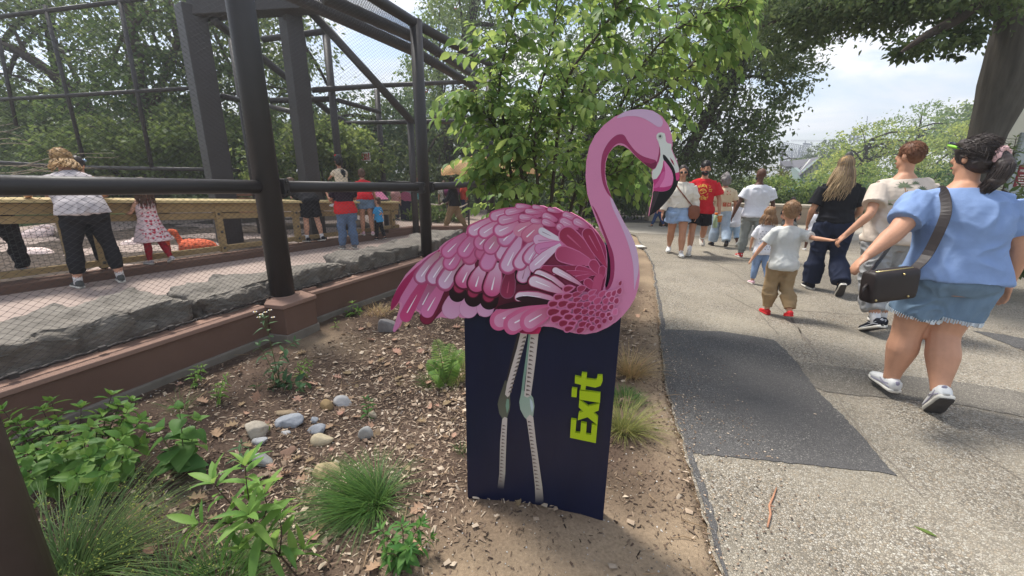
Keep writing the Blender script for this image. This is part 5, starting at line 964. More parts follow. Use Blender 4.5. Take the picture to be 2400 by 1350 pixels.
m = MB(); m.box(se, (.225, .02, .20)); m.obj('sign_board', m_white, es, bevel=.004); block_letters('EXIT', se + Vector((-.075, -.013, -.075)), Vector((1, 0, 0)), Vector((0, 0, 1)), .14, m_redl, 'letter', es, .23, .004, .16)
m = MB(); m.tube([se + Vector((-.1, 0, .02)), se + Vector((-.75, .1, .03)), se + Vector((-1.4, .2, 0))], .012, 5); m.obj('hanger_arm', M_dark, es, True)
# small flamingo cutout far off (same outline, plain colour)
sc_ = .40; fb = P(945, 462, 12.2); fs = thing('small_flamingo_sign', 'small distant pink flamingo cutout standing beyond the railing end', 'sign', (fb.x, fb.y, ZP)); cx, cy = c1(640, 1000)
pts = [fb + Vector(((x - cx) * .00135 * sc_ * 1.6, 0, -(y - cy) * .00135 * sc_ * 1.6)) for x, y in [c1(*p) for p in body[:44] + [(1230, 1060), (1300, 1240), (1120, 1311), (940, 1271)] + under]]
n_ = len(pts); tri = tessellate_polygon([[Vector((p.x, p.z, 0)) for p in pts]]); me = bpy.data.meshes.new('cutout'); me.from_pydata([tuple(p) for p in pts] + [tuple(p + Vector((0, .02, 0))) for p in pts], [], [tuple(t) for t in tri] + [tuple(n_ + i for i in reversed(t)) for t in tri] + [(i, (i + 1) % n_, n_ + (i + 1) % n_, n_ + i) for i in range(n_)]); me.materials.append(mat('dull_pink', s255(176, 92, 124), rough=.5, var=.3, vscale=30)); link('cutout', me, fs)
m = MB(); m.box((fb.x + .03, fb.y + .04, ZP + .35), (.3, .03, .7)); m.obj('panel', m_navy, fs)
# rope barrier
rbt = thing('rope_barrier', 'white rope on short posts along the far border', 'rope', G(1030, 520, ZP))
rp = [P(1008, 478, 11), P(1030, 480, 11), P(1048, 474, 11), P(1075, 486, 11), P(1098, 476, 11)]
m = MB(); m.tube(smooth_line(rp, 4), .016, 6); m.obj('rope', mat('rope_white', s255(220, 214, 200), rough=.9), rbt, True)
for p in (rp[0], rp[2], rp[4]): m = MB(); m.tube([Vector((p.x, p.y, ZP)), p + zvec(.06)], .025, 8); m.obj('post', M_dark, rbt, True)

# ------------------------------------------------------------------ far side of the path: stone wall, pillar, railing
m_lime_st = mat('wall_stone', s255(168, 152, 134), rough=.92, var=.16, vscale=3, bump=.5, bscale=25)
sw = thing('stone_wall', 'low stone wall with a flat coping behind the walkers', 'wall', G(1750, 510))
wa, wb = P(1552, 505, 14.6), P(2130, 520, 12.4); wa.z = wb.z = 0
for i in range(9):
    a, b = wa.lerp(wb, i / 9 + .0008), wa.lerp(wb, (i + 1) / 9 - .0008); m = MB(); m.bar(a + zvec(.2), b + zvec(.2), .3, .62); m.obj('wall_block', m_lime_st, sw, bevel=.015); m = MB(); m.bar(a + zvec(.553), b + zvec(.553), .4, .08); m.obj('coping_stone', mat('coping', s255(186, 174, 156), rough=.9, var=.1), sw, bevel=.012)
gp = thing('gate_pillar', 'pale stone gate pillar with a moulded cap behind the flamingo beak', 'pillar', G(1532, 507)); b_ = P(1534, 506, 14.0)
for nm, w, z0, z1 in (('plinth', .52, -.1, .12), ('shaft', .42, .122, .66), ('cap', .56, .663, .74), ('cap_stone', .48, .742, .79)): m = MB(); m.box((b_.x, b_.y, (z0 + z1) / 2), (w, w, z1 - z0)); m.obj(nm, _M['coping'], gp, bevel=.02)
ir = thing('iron_railing', 'black iron railing in the shade left of the stone pillar', 'railing', P(1480, 505, 14.2).xy.to_3d())
ia, ib = P(1390, 505, 14.2), P(1512, 505, 14.2)
for k in range(16): p = ia.lerp(ib, k / 15); m = MB(); m.tube([Vector((p.x, p.y, 0)), Vector((p.x, p.y, 1.25))], .012, 5); m.obj('bar', M_dark, ir)
for z_ in (.15, 1.15): m = MB(); m.bar(Vector((ia.x, ia.y + .02, z_)), Vector((ib.x, ib.y + .02, z_)), .03, .04); m.obj('rail', M_dark, ir)
lt = thing('street_lamp', 'black lamp on a dark post peeking out right of the long haired woman', 'lamp', P(1990, 520, 14).xy.to_3d()); lp_ = P(1990, 368, 14)
m = MB(); m.tube([Vector((lp_.x, lp_.y, 0)), lp_ + zvec(.1)], .045, 8); m.obj('pole', M_dark, lt, True); m = MB(); m.ball(lp_ + zvec(.02), (.11, .11, .16)); m.obj('lamp_head', M_dark, lt, True)
# blue parasol far off
bu = P(1877, 448, 24); tgt = thing('blue_umbrella', 'small bright blue umbrella beyond the shrubs, under the gabled house', 'umbrella', (bu.x, bu.y, 0)); m = MB(); m.loft([[bu + Vector((r_ * math.cos(a), r_ * math.sin(a), z_)) for a in np.linspace(0, 2 * math.pi, 8, endpoint=False)] for r_, z_ in ((.75, -.12), (.5, .06), (.02, .22))]); m.obj('canopy', mat('blue_canvas', s255(60, 130, 210), rough=.7), tgt); m = MB(); m.tube([Vector((bu.x, bu.y, 0)), bu + zvec(.15)], .02, 6); m.obj('pole', M_dark, tgt)
# gabled house
m_slate = mat('slate_roof', s255(98, 96, 100), rough=.8, var=.14, vscale=5, bump=.3, bscale=14); m_hw = mat('house_wall', s255(126, 140, 136), rough=.9, var=.08); m_trim = mat('house_trim', s255(60, 64, 66), rough=.7); m_glass = mat('dark_glass', s255(44, 50, 56), rough=.15, spec=.5)
D_ = 42; ho = thing('gabled_house', 'grey slate roofed house with a gable and mullioned windows beyond the shrubs', 'house', P(1890, 430, D_))
def hp(u, v, dd=0): x, y = (1780 + u / 6.75, 300 + v / 6.75); return P(x, y, D_ + dd)
def quad(name, pts, mt, th=.15, par=ho):
    f = [Vector(p) for p in pts]; n = (f[1] - f[0]).cross(f[2] - f[0]).normalized(); k = len(f); m = MB(); m.add(f + [p - n * th for p in f], [tuple(range(k)), tuple(reversed(range(k, 2 * k)))] + [(i, (i + 1) % k, k + (i + 1) % k, k + i) for i in range(k)])
    o = m.obj(name, mt, par); bm = bmesh.new(); bm.from_mesh(o.data); bmesh.ops.recalc_face_normals(bm, faces=bm.faces); bm.to_mesh(o.data); bm.free(); return o
gl, gr, gt = hp(690, 690), hp(1060, 640), hp(935, 492)
lo = lambda p: Vector((p.x, p.y, -.3))
quad('gable_wall', [lo(gl), lo(gr), gr, gt, gl], m_hw, .3)
bk = Vector((-3.2, 7, 0))
quad('roof', [gl + Vector((-.5, -.3, -.35)), gt + Vector((0, -.3, .15)), hp(790, 488, 4), hp(580, 672, 4)], m_slate); quad('roof', [gr + Vector((.5, -.3, -.3)), gt + Vector((0, -.3, .15)), hp(800, 488, 6), hp(1090, 560, 6)], m_slate)
quad('main_roof', [hp(600, 660, 3), hp(790, 486, 5), hp(515, 512, 6), hp(515, 600, 4)], m_slate); quad('main_roof', [hp(400, 610, 7), hp(515, 605, 7), hp(500, 520, 8), hp(330, 522, 8)], m_slate)
quad('ridge_flashing', [hp(650, 672, 1.5), hp(672, 672, 1.5), hp(812, 492, 3), hp(790, 490, 3)], m_white, .1)
quad('wall', [lo(hp(515, 600, 4.5)), lo(gl + Vector((0, .2, 0))), gl + Vector((0, .2, -.2)), hp(515, 605, 4.5)], m_hw, .3)
for u0, v0, u1, v1 in ((700, 690, 720, 770), (735, 665, 795, 765), (812, 640, 850, 745), (860, 610, 900, 680)):
    w = quad('window', [hp(u0, v1, -.06), hp(u1, v1 - 6, -.06), hp(u1, v0 - 6, -.06), hp(u0, v0, -.06)], m_glass, .05)
    for k in range(4):
        t = (k + .5) / 4; m = MB(); m.bar(hp(u0 + (u1 - u0) * t, v1, -.12), hp(u0 + (u1 - u0) * t, v0, -.12), .06, .05); m.obj('mullion', mat('cream_trim', s255(190, 184, 160), rough=.7), w)
    for k in range(4): t = (k + .5) / 4; m = MB(); m.bar(hp(u0, v1 + (v0 - v1) * t, -.13), hp(u1, v1 - 6 + (v0 - v1) * t, -.13), .05, .05); m.obj('mullion', _M['cream_trim'], w)
# electric gantry and mast on the skyline
D2 = 150; m_steel = mat('pylon_steel', s255(120, 124, 138), rough=.6, var=.1); gy = thing('substation_gantry', 'grey steel lattice gantry of an electricity substation on the skyline', 'pylon', P(1860, 380, D2))
def gp_(u, v): return P(1780 + u / 6.75, 300 + v / 6.75, D2)
def lattice(a, b, w0, w1, n, name):
    m = MB(); ax = (b - a).normalized(); sd_ = ax.cross(Vector((0, 1, 0))).normalized()
    l0, l1, r0_, r1_ = a - sd_ * w0, b - sd_ * w1, a + sd_ * w0, b + sd_ * w1
    for p, q in ((l0, l1), (r0_, r1_)): m.tube([p, q], .11, 4)
    for k in range(n): s, t = k / n, (k + 1) / n; m.tube([l0.lerp(l1, s), r0_.lerp(r1_, t)], .07, 4); m.tube([r0_.lerp(r1_, s), l0.lerp(l1, t)], .07, 4)
    m.obj(name, m_steel, gy)
lattice(gp_(335, 300), gp_(725, 405), 1.6, 2.4, 14, 'beam')
for u, v in ((350, 300), (375, 310), (480, 345), (545, 360), (640, 380), (715, 405)): lattice(gp_(u - 12, 520), gp_(u + 8, v - 30), .9, .6, 8, 'leg')
lattice(gp_(705, 500), gp_(745, 260), 1.6, .9, 9, 'mast')
m = MB(); m.bar(gp_(690, 245), gp_(830, 262), .3, .5); m.tube([gp_(725, 200), gp_(722, 260)], .15, 4); m.tube([gp_(655, 265), gp_(620, 440)], .2, 4); m.obj('crossarm', m_steel, gy)
for v0, v1 in ((190, 196), (205, 214)): m = MB(); m.tube([gp_(500, v0), gp_(760, v0 + 2), gp_(1200, v1)], .05, 3); m.obj('cable', m_steel, gy)
D3 = 120; rt = thing('rooftop_structure', 'small steel structure on the skyline above the dark round tree', 'tower', P(2000, 330, D3)); m = MB()
for x0, y0, x1, y1 in ((1993, 335, 1993, 315), (2010, 335, 2010, 312), (2002, 335, 2002, 300), (1990, 318, 2016, 314), (1990, 326, 2016, 323)): m.tube([P(x0, y0, D3), P(x1, y1, D3)], .25, 4)
m.obj('frame', m_steel, rt); m = MB(); m.tube([P(2028, 330, D3), P(2033, 272, D3)], .08, 4); m.obj('antenna', m_steel, rt)

# ------------------------------------------------------------------ pale building at the right edge
D4 = 6.9; m_cream = mat('cream_render', s255(206, 202, 184), rough=.9, var=.05, vscale=2, bump=.2, bscale=60); m_door = mat('grey_door', s255(170, 178, 178), rough=.6, var=.04); m_fr = mat('door_frame', s255(130, 136, 134), rough=.6, var=.05)
bd = thing('service_building', 'cream rendered building wall with a pale grey door at the right edge', 'building', P(2380, 520, D4).xy.to_3d())
def bp4(x, y, o=0): return P(x, y, D4 - o)
xl = bp4(2268, 420).x; dl = bp4(2351, 430).x + .02; zt_ = bp4(2391, 311).z; dw = 1.0; x9 = xl + 5
for nm, x0, x1, z0, z1 in (('wall', xl, dl, -.1, 4.2), ('wall', dl + dw, x9, -.1, 4.2), ('wall', dl + .0005, dl + dw - .0005, zt_, 4.2)): m = MB(); m.box(((x0 + x1) / 2, D4 + .1, (z0 + z1) / 2), (x1 - x0, .2, z1 - z0)); m.obj(nm, m_cream, bd)
dr_ = MB(); dr_.box((dl + dw / 2, D4 + .10, zt_ / 2), (dw - .11, .05, zt_ - .06)); do = dr_.obj('door', m_door, bd, bevel=.004)
for x0, x1, z0, z1 in ((dl, dl + .05, 0, zt_), (dl + dw - .05, dl + dw, 0, zt_), (dl + .0505, dl + dw - .0505, zt_ - .055, zt_)): m = MB(); m.box(((x0 + x1) / 2, D4 + .04, (z0 + z1) / 2), (x1 - x0 - .001, .14, z1 - z0)); m.obj('door_frame', m_fr, bd, bevel=.004)
hb = Vector((bp4(2399, 450).x, D4 + .05, bp4(2399, 450).z)); m = MB(); m.tube([hb, hb - Vector((0, .05, 0)), hb + Vector((.1, -.05, 0))], .012, 6); m.obj('handle', m_bolt, do, True)
s0 = P(2373, 438, D4 + .07); st_ = P(2391, 387, D4 + .07); sgw, sgh = .42, st_.z - s0.z
rs = thing('red_notice', 'dark red notice with white lettering fixed to the pale door', 'sign', (s0.x, D4 + .07, s0.z)); sx0 = (s0.x + st_.x) / 2
m = MB(); m.box((sx0 + sgw / 2, D4 + .0705, s0.z + sgh / 2), (sgw, .008, sgh)); m.obj('plate', mat('notice_red', s255(128, 34, 40), rough=.5, var=.04), rs)
U_, Z_ = Vector((1, 0, 0)), Vector((0, 0, 1)); yb = D4 + .064
block_letters('NO', Vector((sx0 + .15, yb, s0.z + sgh * .83)), U_, Z_, sgh * .1, m_white, 'letter', rs, .62, .003); block_letters('PROTECTED', Vector((sx0 + .03, yb, s0.z + sgh * .69)), U_, Z_, sgh * .1, m_white, 'letter', rs, .58, .003)
m = MB()
for k in range(5):
    x_ = sx0 + .03 + (.02 if k in (0, 2, 4) else 0); z_ = s0.z + sgh * (.54 - .115 * k)
    while x_ < sx0 + sgw - .06: w_ = RNG.uniform(.012, .035); m.box((x_ + w_ / 2, yb + .001, z_), (w_, .003, sgh * (.055 if k in (2, 3) else .04))); x_ += w_ + (.006 if RNG.uniform() < .75 else .018)
tag(m.obj('small_print', m_white, rs), kind='stuff')
# ------------------------------------------------------------------ people
SKIN = {k: mat('skin_' + k, s255(*c), rough=.55, spec=.35, var=.09, vscale=12, bump=.12, bscale=70) for k, c in dict(fair=(206, 158, 132), light=(196, 146, 118), tan=(168, 116, 90), olive=(182, 132, 104), dark=(92, 62, 48)).items()}
def cloth(name, c, rough=.85, var=.07, bump=.4, bs=26, vs=9): return mat(name, s255(*c), rough=rough, spec=.15, var=var, vscale=vs, bump=bump, bscale=bs)
def denim(name, c): return mat(name, s255(*c), rough=.9, spec=.1, var=.16, vscale=11, bump=.3, bscale=220, stretch=(1, 1, .5))
m_sole = mat('shoe_sole', s255(214, 210, 200), rough=.7, var=.06); m_soled = mat('dark_sole', s255(70, 66, 64), rough=.8, var=.15, vscale=30); m_sock = cloth('sock_white', (226, 224, 224)); m_lens = mat('sunglass_lens', s255(20, 20, 24), rough=.1, spec=.6)
def hairm(name, c): return mat(name, s255(*c), rough=.5, spec=.35, var=.28, vscale=26, bump=.5, bscale=70, stretch=(1, 1, .12))
H_dk = hairm('hair_dark', (60, 51, 48)); H_bl = hairm('hair_blonde', (172, 138, 92)); H_lb = hairm('hair_light_brown', (140, 108, 78)); H_br = hairm('hair_brown', (92, 66, 50)); H_au = hairm('hair_auburn', (112, 72, 48)); H_gr = hairm('hair_grey', (112, 106, 104)); H_bk = hairm('hair_black', (26, 23, 24))
def rx(a): return Matrix.Rotation(a, 3, 'X')
def ell(c, ux, uy, n=16, e=2.3):
    out = []
    for k in range(n):
        a = 2 * math.pi * k / n; x, y = math.cos(a), math.sin(a); s = (abs(x) ** e + abs(y) ** e) ** (-1 / e); out.append(c + ux * (x * s) + uy * (y * s))
    return out
class Person:
    """a posed figure: x right, y forward, z up, in metres; s scales a 1.70 m adult"""
    def __init__(s, label, foot, top, yaw, group=None, bw=1.0, bd=1.0, lw=1.0, aw=1.0, head=1.0, lean=0, legs=None, arms=None, headturn=0, headtilt=0, child=False, skin='fair', z=0.0, vox=.011, height=None, neck=1.0, kk=None, side=0.0, at=None):
        s.g = at or G(foot[0], foot[1], z)
        s.yaw = R(yaw); s.skin = SKIN[skin]; s.vox = vox; s.lean = R(lean); s.bw, s.bd, s.lw, s.aw, s.child = bw, bd, lw, aw, child
        s.hs = head * (1.28 if child else 1.0); s.ht, s.htl = R(headturn), R(headtilt)
        H = height
        if top is not None and H is None: r = ray(top[0], top[1]); H = (CAM_H + r.z * (s.g.y / r.y)) - z
        s.legs = legs or [(0, 0, 2, 0), (0, 0, 2, 0)]; s.arms = arms
        s.side = side; s.k = 1.0; h1 = s.build_skel(); s.k = kk or H / h1; s.build_skel()
        s.root = thing('person', label, 'person', s.g, group, s.yaw)
    def build_skel(s):
        k = s.k; lf = .92 if s.child else 1.0; s.TH, s.SH, s.AN = .40 * k * lf, .40 * k * lf, .075 * k
        s.hip = []; s.knee = []; s.ank = []; s.toe = []; low = 1e9; hw = .088 * k * (.7 + .3 * s.bw)
        for sd, (hp, kb, ab, fp) in zip((-1, 1), s.legs):
            hp, kb, ab, fp = R(hp), R(kb), R(ab), R(fp); h = Vector((sd * hw, 0, 0))
            kn = h + Vector((sd * math.sin(ab), math.sin(hp), -math.cos(hp) * math.cos(ab))).normalized() * s.TH
            sp = hp - kb; an = kn + Vector((sd * math.sin(ab) * .5, math.sin(sp), -math.cos(sp))).normalized() * s.SH; fa = sp * .0 + fp
            s.hip.append(h); s.knee.append(kn); s.ank.append(an); f = Vector((sd * .12, math.cos(fa), math.sin(fa))).normalized(); s.toe.append(f)
            heel = an + (-f * .055 + f.cross(Vector((1, 0, 0))) * -0) * k; up = Vector((1, 0, 0)).cross(f).normalized(); sole = [an - up * s.AN - f * .06 * k, an - up * s.AN + f * .16 * k]; low = min(low, *(p.z for p in sole))
        s.up0 = -low; dz = Vector((0, 0, s.up0)); s.hip = [p + dz for p in s.hip]; s.knee = [p + dz for p in s.knee]; s.ank = [p + dz for p in s.ank]; s.pel = dz.copy()
        # spine
        s.sp = {}; p = dz.copy(); a = 0; zs = np.linspace(0, .62, 32); prev = 0; s.spz = zs; s.spp = []; s.spa = []
        for z_ in zs: a = s.lean * min(1, max(0, (z_ + .02) / .2)); p = p + Vector((0, math.sin(a), math.cos(a))) * (z_ - prev) * k; prev = z_; s.spp.append(p + Vector((s.side * k * max(0, z_ - .25) / .3, 0, 0))); s.spa.append(a)
        s.shw = .178 * k * (.45 + .55 * s.bw) * (.88 if s.child else 1); up = Vector((0, math.sin(s.lean), math.cos(s.lean))); s.tup = up
        sh = s.at(.482); s.sho = [sh + Vector((sd * s.shw, 0, 0)) - up * .004 * k for sd in (-1, 1)]
        a = s.lean * .35 + s.htl; s.neck0 = s.at(.58); hu = Vector((0, math.sin(a), math.cos(a))); s.hup = hu; s.hc = s.neck0 + (up * .05 + hu * (.115 * s.hs + .012)) * k
        s.hM = Matrix.Rotation(s.ht, 3, 'Z') @ rx(-a); s.htop = s.hc + hu * .118 * k * s.hs
        return s.htop.z
    def at(s, z):
        i = int(min(max(z / .62 * 31, 0), 30.999)); f = min(max(z / .62 * 31, 0), 31) - i; return s.spp[i].lerp(s.spp[i + 1], f) + (Vector((0, 0, z)) * s.k if z < 0 else Vector())
    def torso(s, mb, z0, z1, ease=0.0, flare=0.0, n=18, belly=0.0):
        Z = [-.12, -.05, .0, .08, .17, .26, .36, .44, .50, .545, .575, .60]; X = [.135, .168, .178, .168, .150, .156, .172, .176, .165, .115, .075, .060]; Y = [.095, .118, .125, .118, .106, .108, .118, .112, .094, .076, .064, .06]; O = [-.01, -.018, -.02, -.008, .008, .008, .004, -.004, -.01, -.012, -.01, -.006]
        if s.child: X = [x * q for x, q in zip(X, (.95, .9, .88, .9, 1, 1, .92, .88, .86, .9, .9, .9))]
        rings = []
        for z_ in np.linspace(z0, z1, max(6, int((z1 - z0) / .035))):
            bw = 1 + (s.bw - 1) * np.interp(z_, [.3, .58], [1, .3]); bd = 1 + (s.bd - 1) * np.interp(z_, [.3, .6], [1, .25]); w = np.interp(z_, Z, X) * bw; d = np.interp(z_, Z, Y) * bd; o = np.interp(z_, Z, O) * bd
            fl = flare * max(0, (z0 + .14 - z_) / .14); e = ease * np.interp(z_, [.4, .56], [1, .35]); a = np.interp(max(z_, 0), s.spz, s.spa); c = s.at(z_) + Vector((0, math.cos(a), -math.sin(a))) * (o + belly * math.exp(-((z_ - .12) / .12) ** 2)) * s.k
            rings.append(ell(c, Vector((1, 0, 0)) * (w + e + fl) * s.k, Vector((0, math.cos(a), -math.sin(a))) * (d + e + fl * .8) * s.k, n))
        mb.loft(rings); return mb
    def legtube(s, mb, i, t0, t1, ease=0.0, hem=None, n=14):
        T = [0, .12, .5, .85, 1.0, 1.15, 1.35, 1.6, 1.85, 2.0]; Rr = [.088, .090, .075, .060, .056, .054, .059, .050, .038, .036]
        pts = []; rad = []; h, kn, an = s.hip[i], s.knee[i], s.ank[i]; back = Vector((0, -1, 0))
        for t in np.linspace(t0, t1, max(7, int((t1 - t0) * 12))):
            p = h.lerp(kn, t) if t <= 1 else kn.lerp(an, t - 1); bend = math.exp(-((t - 1) / .16) ** 2); p = p + back * (.012 * math.exp(-((t - 1.35) / .3) ** 2)) * s.k
            lw = 1 + (s.lw - 1) * np.interp(t, [0, 1.4, 2], [1, .95, .5]); r = np.interp(t, T, Rr) * lw + ease * (1 if np.isscalar(ease) or True else 0); 
            if hem is not None: r = r + hem * max(0, (t - (t0 + t1) / 2) / ((t1 - t0) / 2))
            pts.append(p); rad.append(r * s.k)
        mb.tube(pts, rad, n); return mb
    def armpts(s, i):
        if s.arms is None: e, w = (-.25 if i == 0 else .25, -.1, -1), (-.1 if i == 0 else .1, .12, -1)
        else: e, w = s.arms[i][:2]
        L1, L2 = .285 * s.k * (.9 if s.child else 1), .245 * s.k * (.9 if s.child else 1)
        a = s.sho[i]; b = a + Vector(e).normalized() * L1; c = b + Vector(w).normalized() * L2; return a, b, c
    def reach(s, i, target, bend=(0, 0, -1)):
        """bend the arm so the wrist meets a world point"""
        m = (Matrix.Translation(s.g) @ Matrix.Rotation(s.yaw, 4, 'Z')).inverted(); t = m @ Vector(target); a = s.sho[i]; L1, L2 = .285 * s.k * (.9 if s.child else 1), .245 * s.k * (.9 if s.child else 1); d = t - a; D = min(d.length, (L1 + L2) * .995); u = d.normalized(); x = (L1 * L1 - L2 * L2 + D * D) / (2 * D); y = math.sqrt(max(0, L1 * L1 - x * x)); b = Vector(bend); b = (b - u * b.dot(u)).normalized(); el = a + u * x + b * y; wr = a + u * D
        if s.arms is None: s.arms = [((-.25, -.1, -1), (-.1, .12, -1)), ((.25, -.1, -1), (.1, .12, -1))]
        s.arms = list(s.arms); s.arms[i] = ((el - a), (wr - el)) + tuple(s.arms[i][2:])
    def armtube(s, mb, i, t0, t1, ease=0.0, hem=0.0, n=12):
        T = [0, .15, .6, 1, 1.2, 1.6, 2.0]; Rr = [.050, .050, .044, .038, .040, .033, .025]; a, b, c = s.armpts(i); pts = []; rad = []
        for t in np.linspace(t0, t1, max(6, int((t1 - t0) * 9))):
            p = a.lerp(b, t) if t <= 1 else b.lerp(c, t - 1); aw = 1 + (s.aw - 1) * np.interp(t, [0, 1.3, 2], [1, .9, .3]); pts.append(p); rad.append((np.interp(t, T, Rr) * aw + ease + hem * max(0, (t - t0) / (t1 - t0))) * s.k * (.88 if s.child else 1))
        mb.tube(pts, rad, n); return mb
    def hand(s, mb, i, curl=.45, fist=False):
        a, b, c = s.armpts(i); d = (c - b).normalized(); sd = -1 if i == 0 else 1; q = Vector((0, 1, 0)); th = (q - d * q.dot(d)).normalized() if abs(q.dot(d)) < .95 else Vector((0, 0, 1)); nrm = d.cross(th) * sd
        if nrm.x * sd > 0: nrm = -nrm
        k = s.k * (.9 if s.child else 1); M = Matrix((th, d, nrm)).transposed(); pc = c + d * .047 * k; mb.ball(pc, (.040 * k, .052 * k, .016 * k), M, 10, 8); mb.tube([b.lerp(c, .85), c, c + d * .03 * k], [.026 * k, .025 * k, .027 * k], 8)
        cu = 1.25 if fist else curl
        for f in range(4):
            L_ = (.068, .076, .071, .056)[f] * k; p = c + d * .088 * k + th * (.030 - .020 * f) * k; u = d; pts = [p - d * .02 * k, p]
            for j in range(3): ang = cu * (.6 + .35 * j) ; v = (d * math.cos(min(2.6, cu * (.5 + .65 * j))) + nrm * math.sin(min(2.6, cu * (.5 + .65 * j)))).normalized(); p = p + v * L_ / 3; pts.append(p.copy())
            mb.tube(pts, [.0092 * k, .0092 * k, .0088 * k, .0082 * k, .007 * k], 7)
        p = c + d * .028 * k + th * .032 * k; v1 = (d * .75 + th * .65 + nrm * .2).normalized(); v2 = (d * .95 + th * .1 + nrm * .4).normalized(); mb.tube([p - v1 * .02 * k, p, p + v1 * .03 * k, p + v1 * .03 * k + v2 * .03 * k], [.012 * k, .0115 * k, .0105 * k, .0085 * k], 7); s.hp = getattr(s, 'hp', {}); s.hp[i] = pc + nrm * .02 * k
        return mb
    def body(s, feet=True, fists=(False, False), curl=(.45, .45), hands=(True, True)):
        mb = MB(); s.torso(mb, -.1, .6)
        for i in (0, 1):
            s.legtube(mb, i, -.02, 2.0); s.armtube(mb, i, 0, 2.0)
            if hands[i]: s.hand(mb, i, curl[i], fists[i])
            mb.tube([s.at(.535) + Vector(((-1, 1)[i] * .05, 0, 0)) * s.k, s.sho[i]], [.045 * s.k, .049 * s.k * (.6 + .4 * s.aw)], 10)
            if feet: f = s.toe[i]; mb.tube([s.ank[i], s.ank[i] + f * .05 * s.k - Vector((0, 0, .035)) * s.k, s.ank[i] + f * .13 * s.k - Vector((0, 0, .055)) * s.k], [.036 * s.k, .036 * s.k, .026 * s.k], 8)
        k = s.k * s.hs; M = s.hM; c = s.hc; mb.tube([s.at(.55), s.neck0, c - s.hup * .04 * k], [.066 * s.k, .053 * s.k * (.5 + .5 * s.bw), .054 * s.k], 12)
        mb.ball(c + M @ Vector((0, -.012, .02)) * k, (.076 * k, .094 * k, .098 * k), M, 18, 14); mb.ball(c + M @ Vector((0, .018, -.05)) * k, (.058 * k, .068 * k, .070 * k), M, 14, 10); mb.ball(c + M @ Vector((0, .062, -.09)) * k, (.028 * k, .026 * k, .022 * k), M, 10, 8)
        mb.tube([c + M @ Vector((0, .084, .022)) * k, c + M @ Vector((0, .104, -.022)) * k, c + M @ Vector((0, .088, -.032)) * k], [.009 * k, .016 * k, .012 * k], 8)
        for sd in (-1, 1): mb.ball(c + M @ Vector((sd * .078, -.008, -.008)) * k, (.012 * k, .022 * k, .034 * k), M @ Matrix.Rotation(sd * .35, 3, 'Z'), 8, 8)
        mb.ball(c + M @ Vector((0, .080, -.062)) * k, (.026 * k, .016 * k, .009 * k), M, 8, 6)
        return s.put(remesh(mb, 'body', s.skin, s.vox, None, 2))
    def put(s, o, par=None):
        o.parent = par or s.root; return o
    def face(s, beard=None, glasses=False, brows=None):
        k = s.k * s.hs; M = s.hM; c = s.hc
        for sd in (-1, 1):
            mb = MB(); mb.ball(c + M @ Vector((sd * .031, .072, .006)) * k, (.010 * k, .006 * k, .005 * k), M, 10, 6); s.put(mb.obj('eye', mat('eye_dark', s255(38, 28, 24), rough=.2), None, True))
            if brows: mb = MB(); mb.ball(c + M @ Vector((sd * .032, .070, .026)) * k, (.018 * k, .006 * k, .004 * k), M, 8, 6); s.put(mb.obj('eyebrow', brows, None, True))
            if glasses: mb = MB(); mb.ball(c + M @ Vector((sd * .034, .080, .006)) * k, (.029 * k, .010 * k, .022 * k), M, 10, 6); s.put(mb.obj('sunglasses_lens', m_lens, None, True))
        mb = MB(); mb.ball(c + M @ Vector((0, .092, -.062)) * k, (.024 * k, .007 * k, .007 * k), M, 8, 6); s.put(mb.obj('lips', mat('lips', s255(160, 92, 86), rough=.5), None, True))
        if beard:
            mb = MB(); mb.ball(c + M @ Vector((0, .022, -.068)) * k, (.064 * k, .072 * k, .058 * k), M, 14, 10); mb.ball(c + M @ Vector((0, .068, -.098)) * k, (.034 * k, .03 * k, .028 * k), M); mb.tube([c + M @ Vector((-.03, .084, -.052)) * k, c + M @ Vector((0, .096, -.044)) * k, c + M @ Vector((.03, .084, -.052)) * k], .008 * k, 6); s.put(remesh(mb, 'beard', beard, .008, None, 1, .003, .012))
    def haircap(s, mt, size=1.0, back=.018, up=.016, low=0.0, name='hair', extra=None, disp=.006, ds=.03):
        k = s.k * s.hs; M = s.hM; c = s.hc; mb = MB(); mb.ball(c + M @ Vector((0, -back, .02 + up)) * k, (.084 * k * size, .099 * k * size, .098 * k * size), M, 20, 14); mb.ball(c + M @ Vector((0, -.035 - back * .5, -.03 - low)) * k, (.076 * k * size, .068 * k * size, .07 * k * size), M, 16, 12)
        if extra: extra(mb, c, M, k)
        return s.put(remesh(mb, name, mt, max(.007, s.vox * .8), None, 1, disp * s.k, ds))
    def fuzz(s, mt, n=420, ln=.035, r=.0022, size=1.0, up=.016, back=.018, name='hair_strands', low=-.15, dirn=None):
        """fine short hairs over the hair mass"""
        k = s.k * s.hs; M = s.hM; mb = MB(); rg = np.random.default_rng(n + int(ln * 1000)); c = s.hc + M @ Vector((0, -back, .02 + up)) * k
        for _ in range(n):
            d = Vector(rg.normal(size=3)).normalized()
            if d.z < low or (d.y > .45 and d.z < .35): continue
            p = c + M @ Vector((d.x * .085 * size, d.y * .100 * size, d.z * .099 * size)) * k; t = Vector(rg.normal(size=3)) * .45 + (Vector((0, -.3, -.9)) if dirn is None else Vector(dirn)); t = (t - d * t.dot(d) * .8).normalized(); t = M @ t; l = ln * rg.uniform(.6, 1.3) * k; o = M @ d
            mb.tube([p - o * .002 * k, p + t * l * .5 + o * .004 * k, p + t * l + o * .0015 * k], [r * k, r * k, r * .3 * k], 3, False)
        return tag(s.put(mb.obj(name, mt, None, True)), kind='stuff')
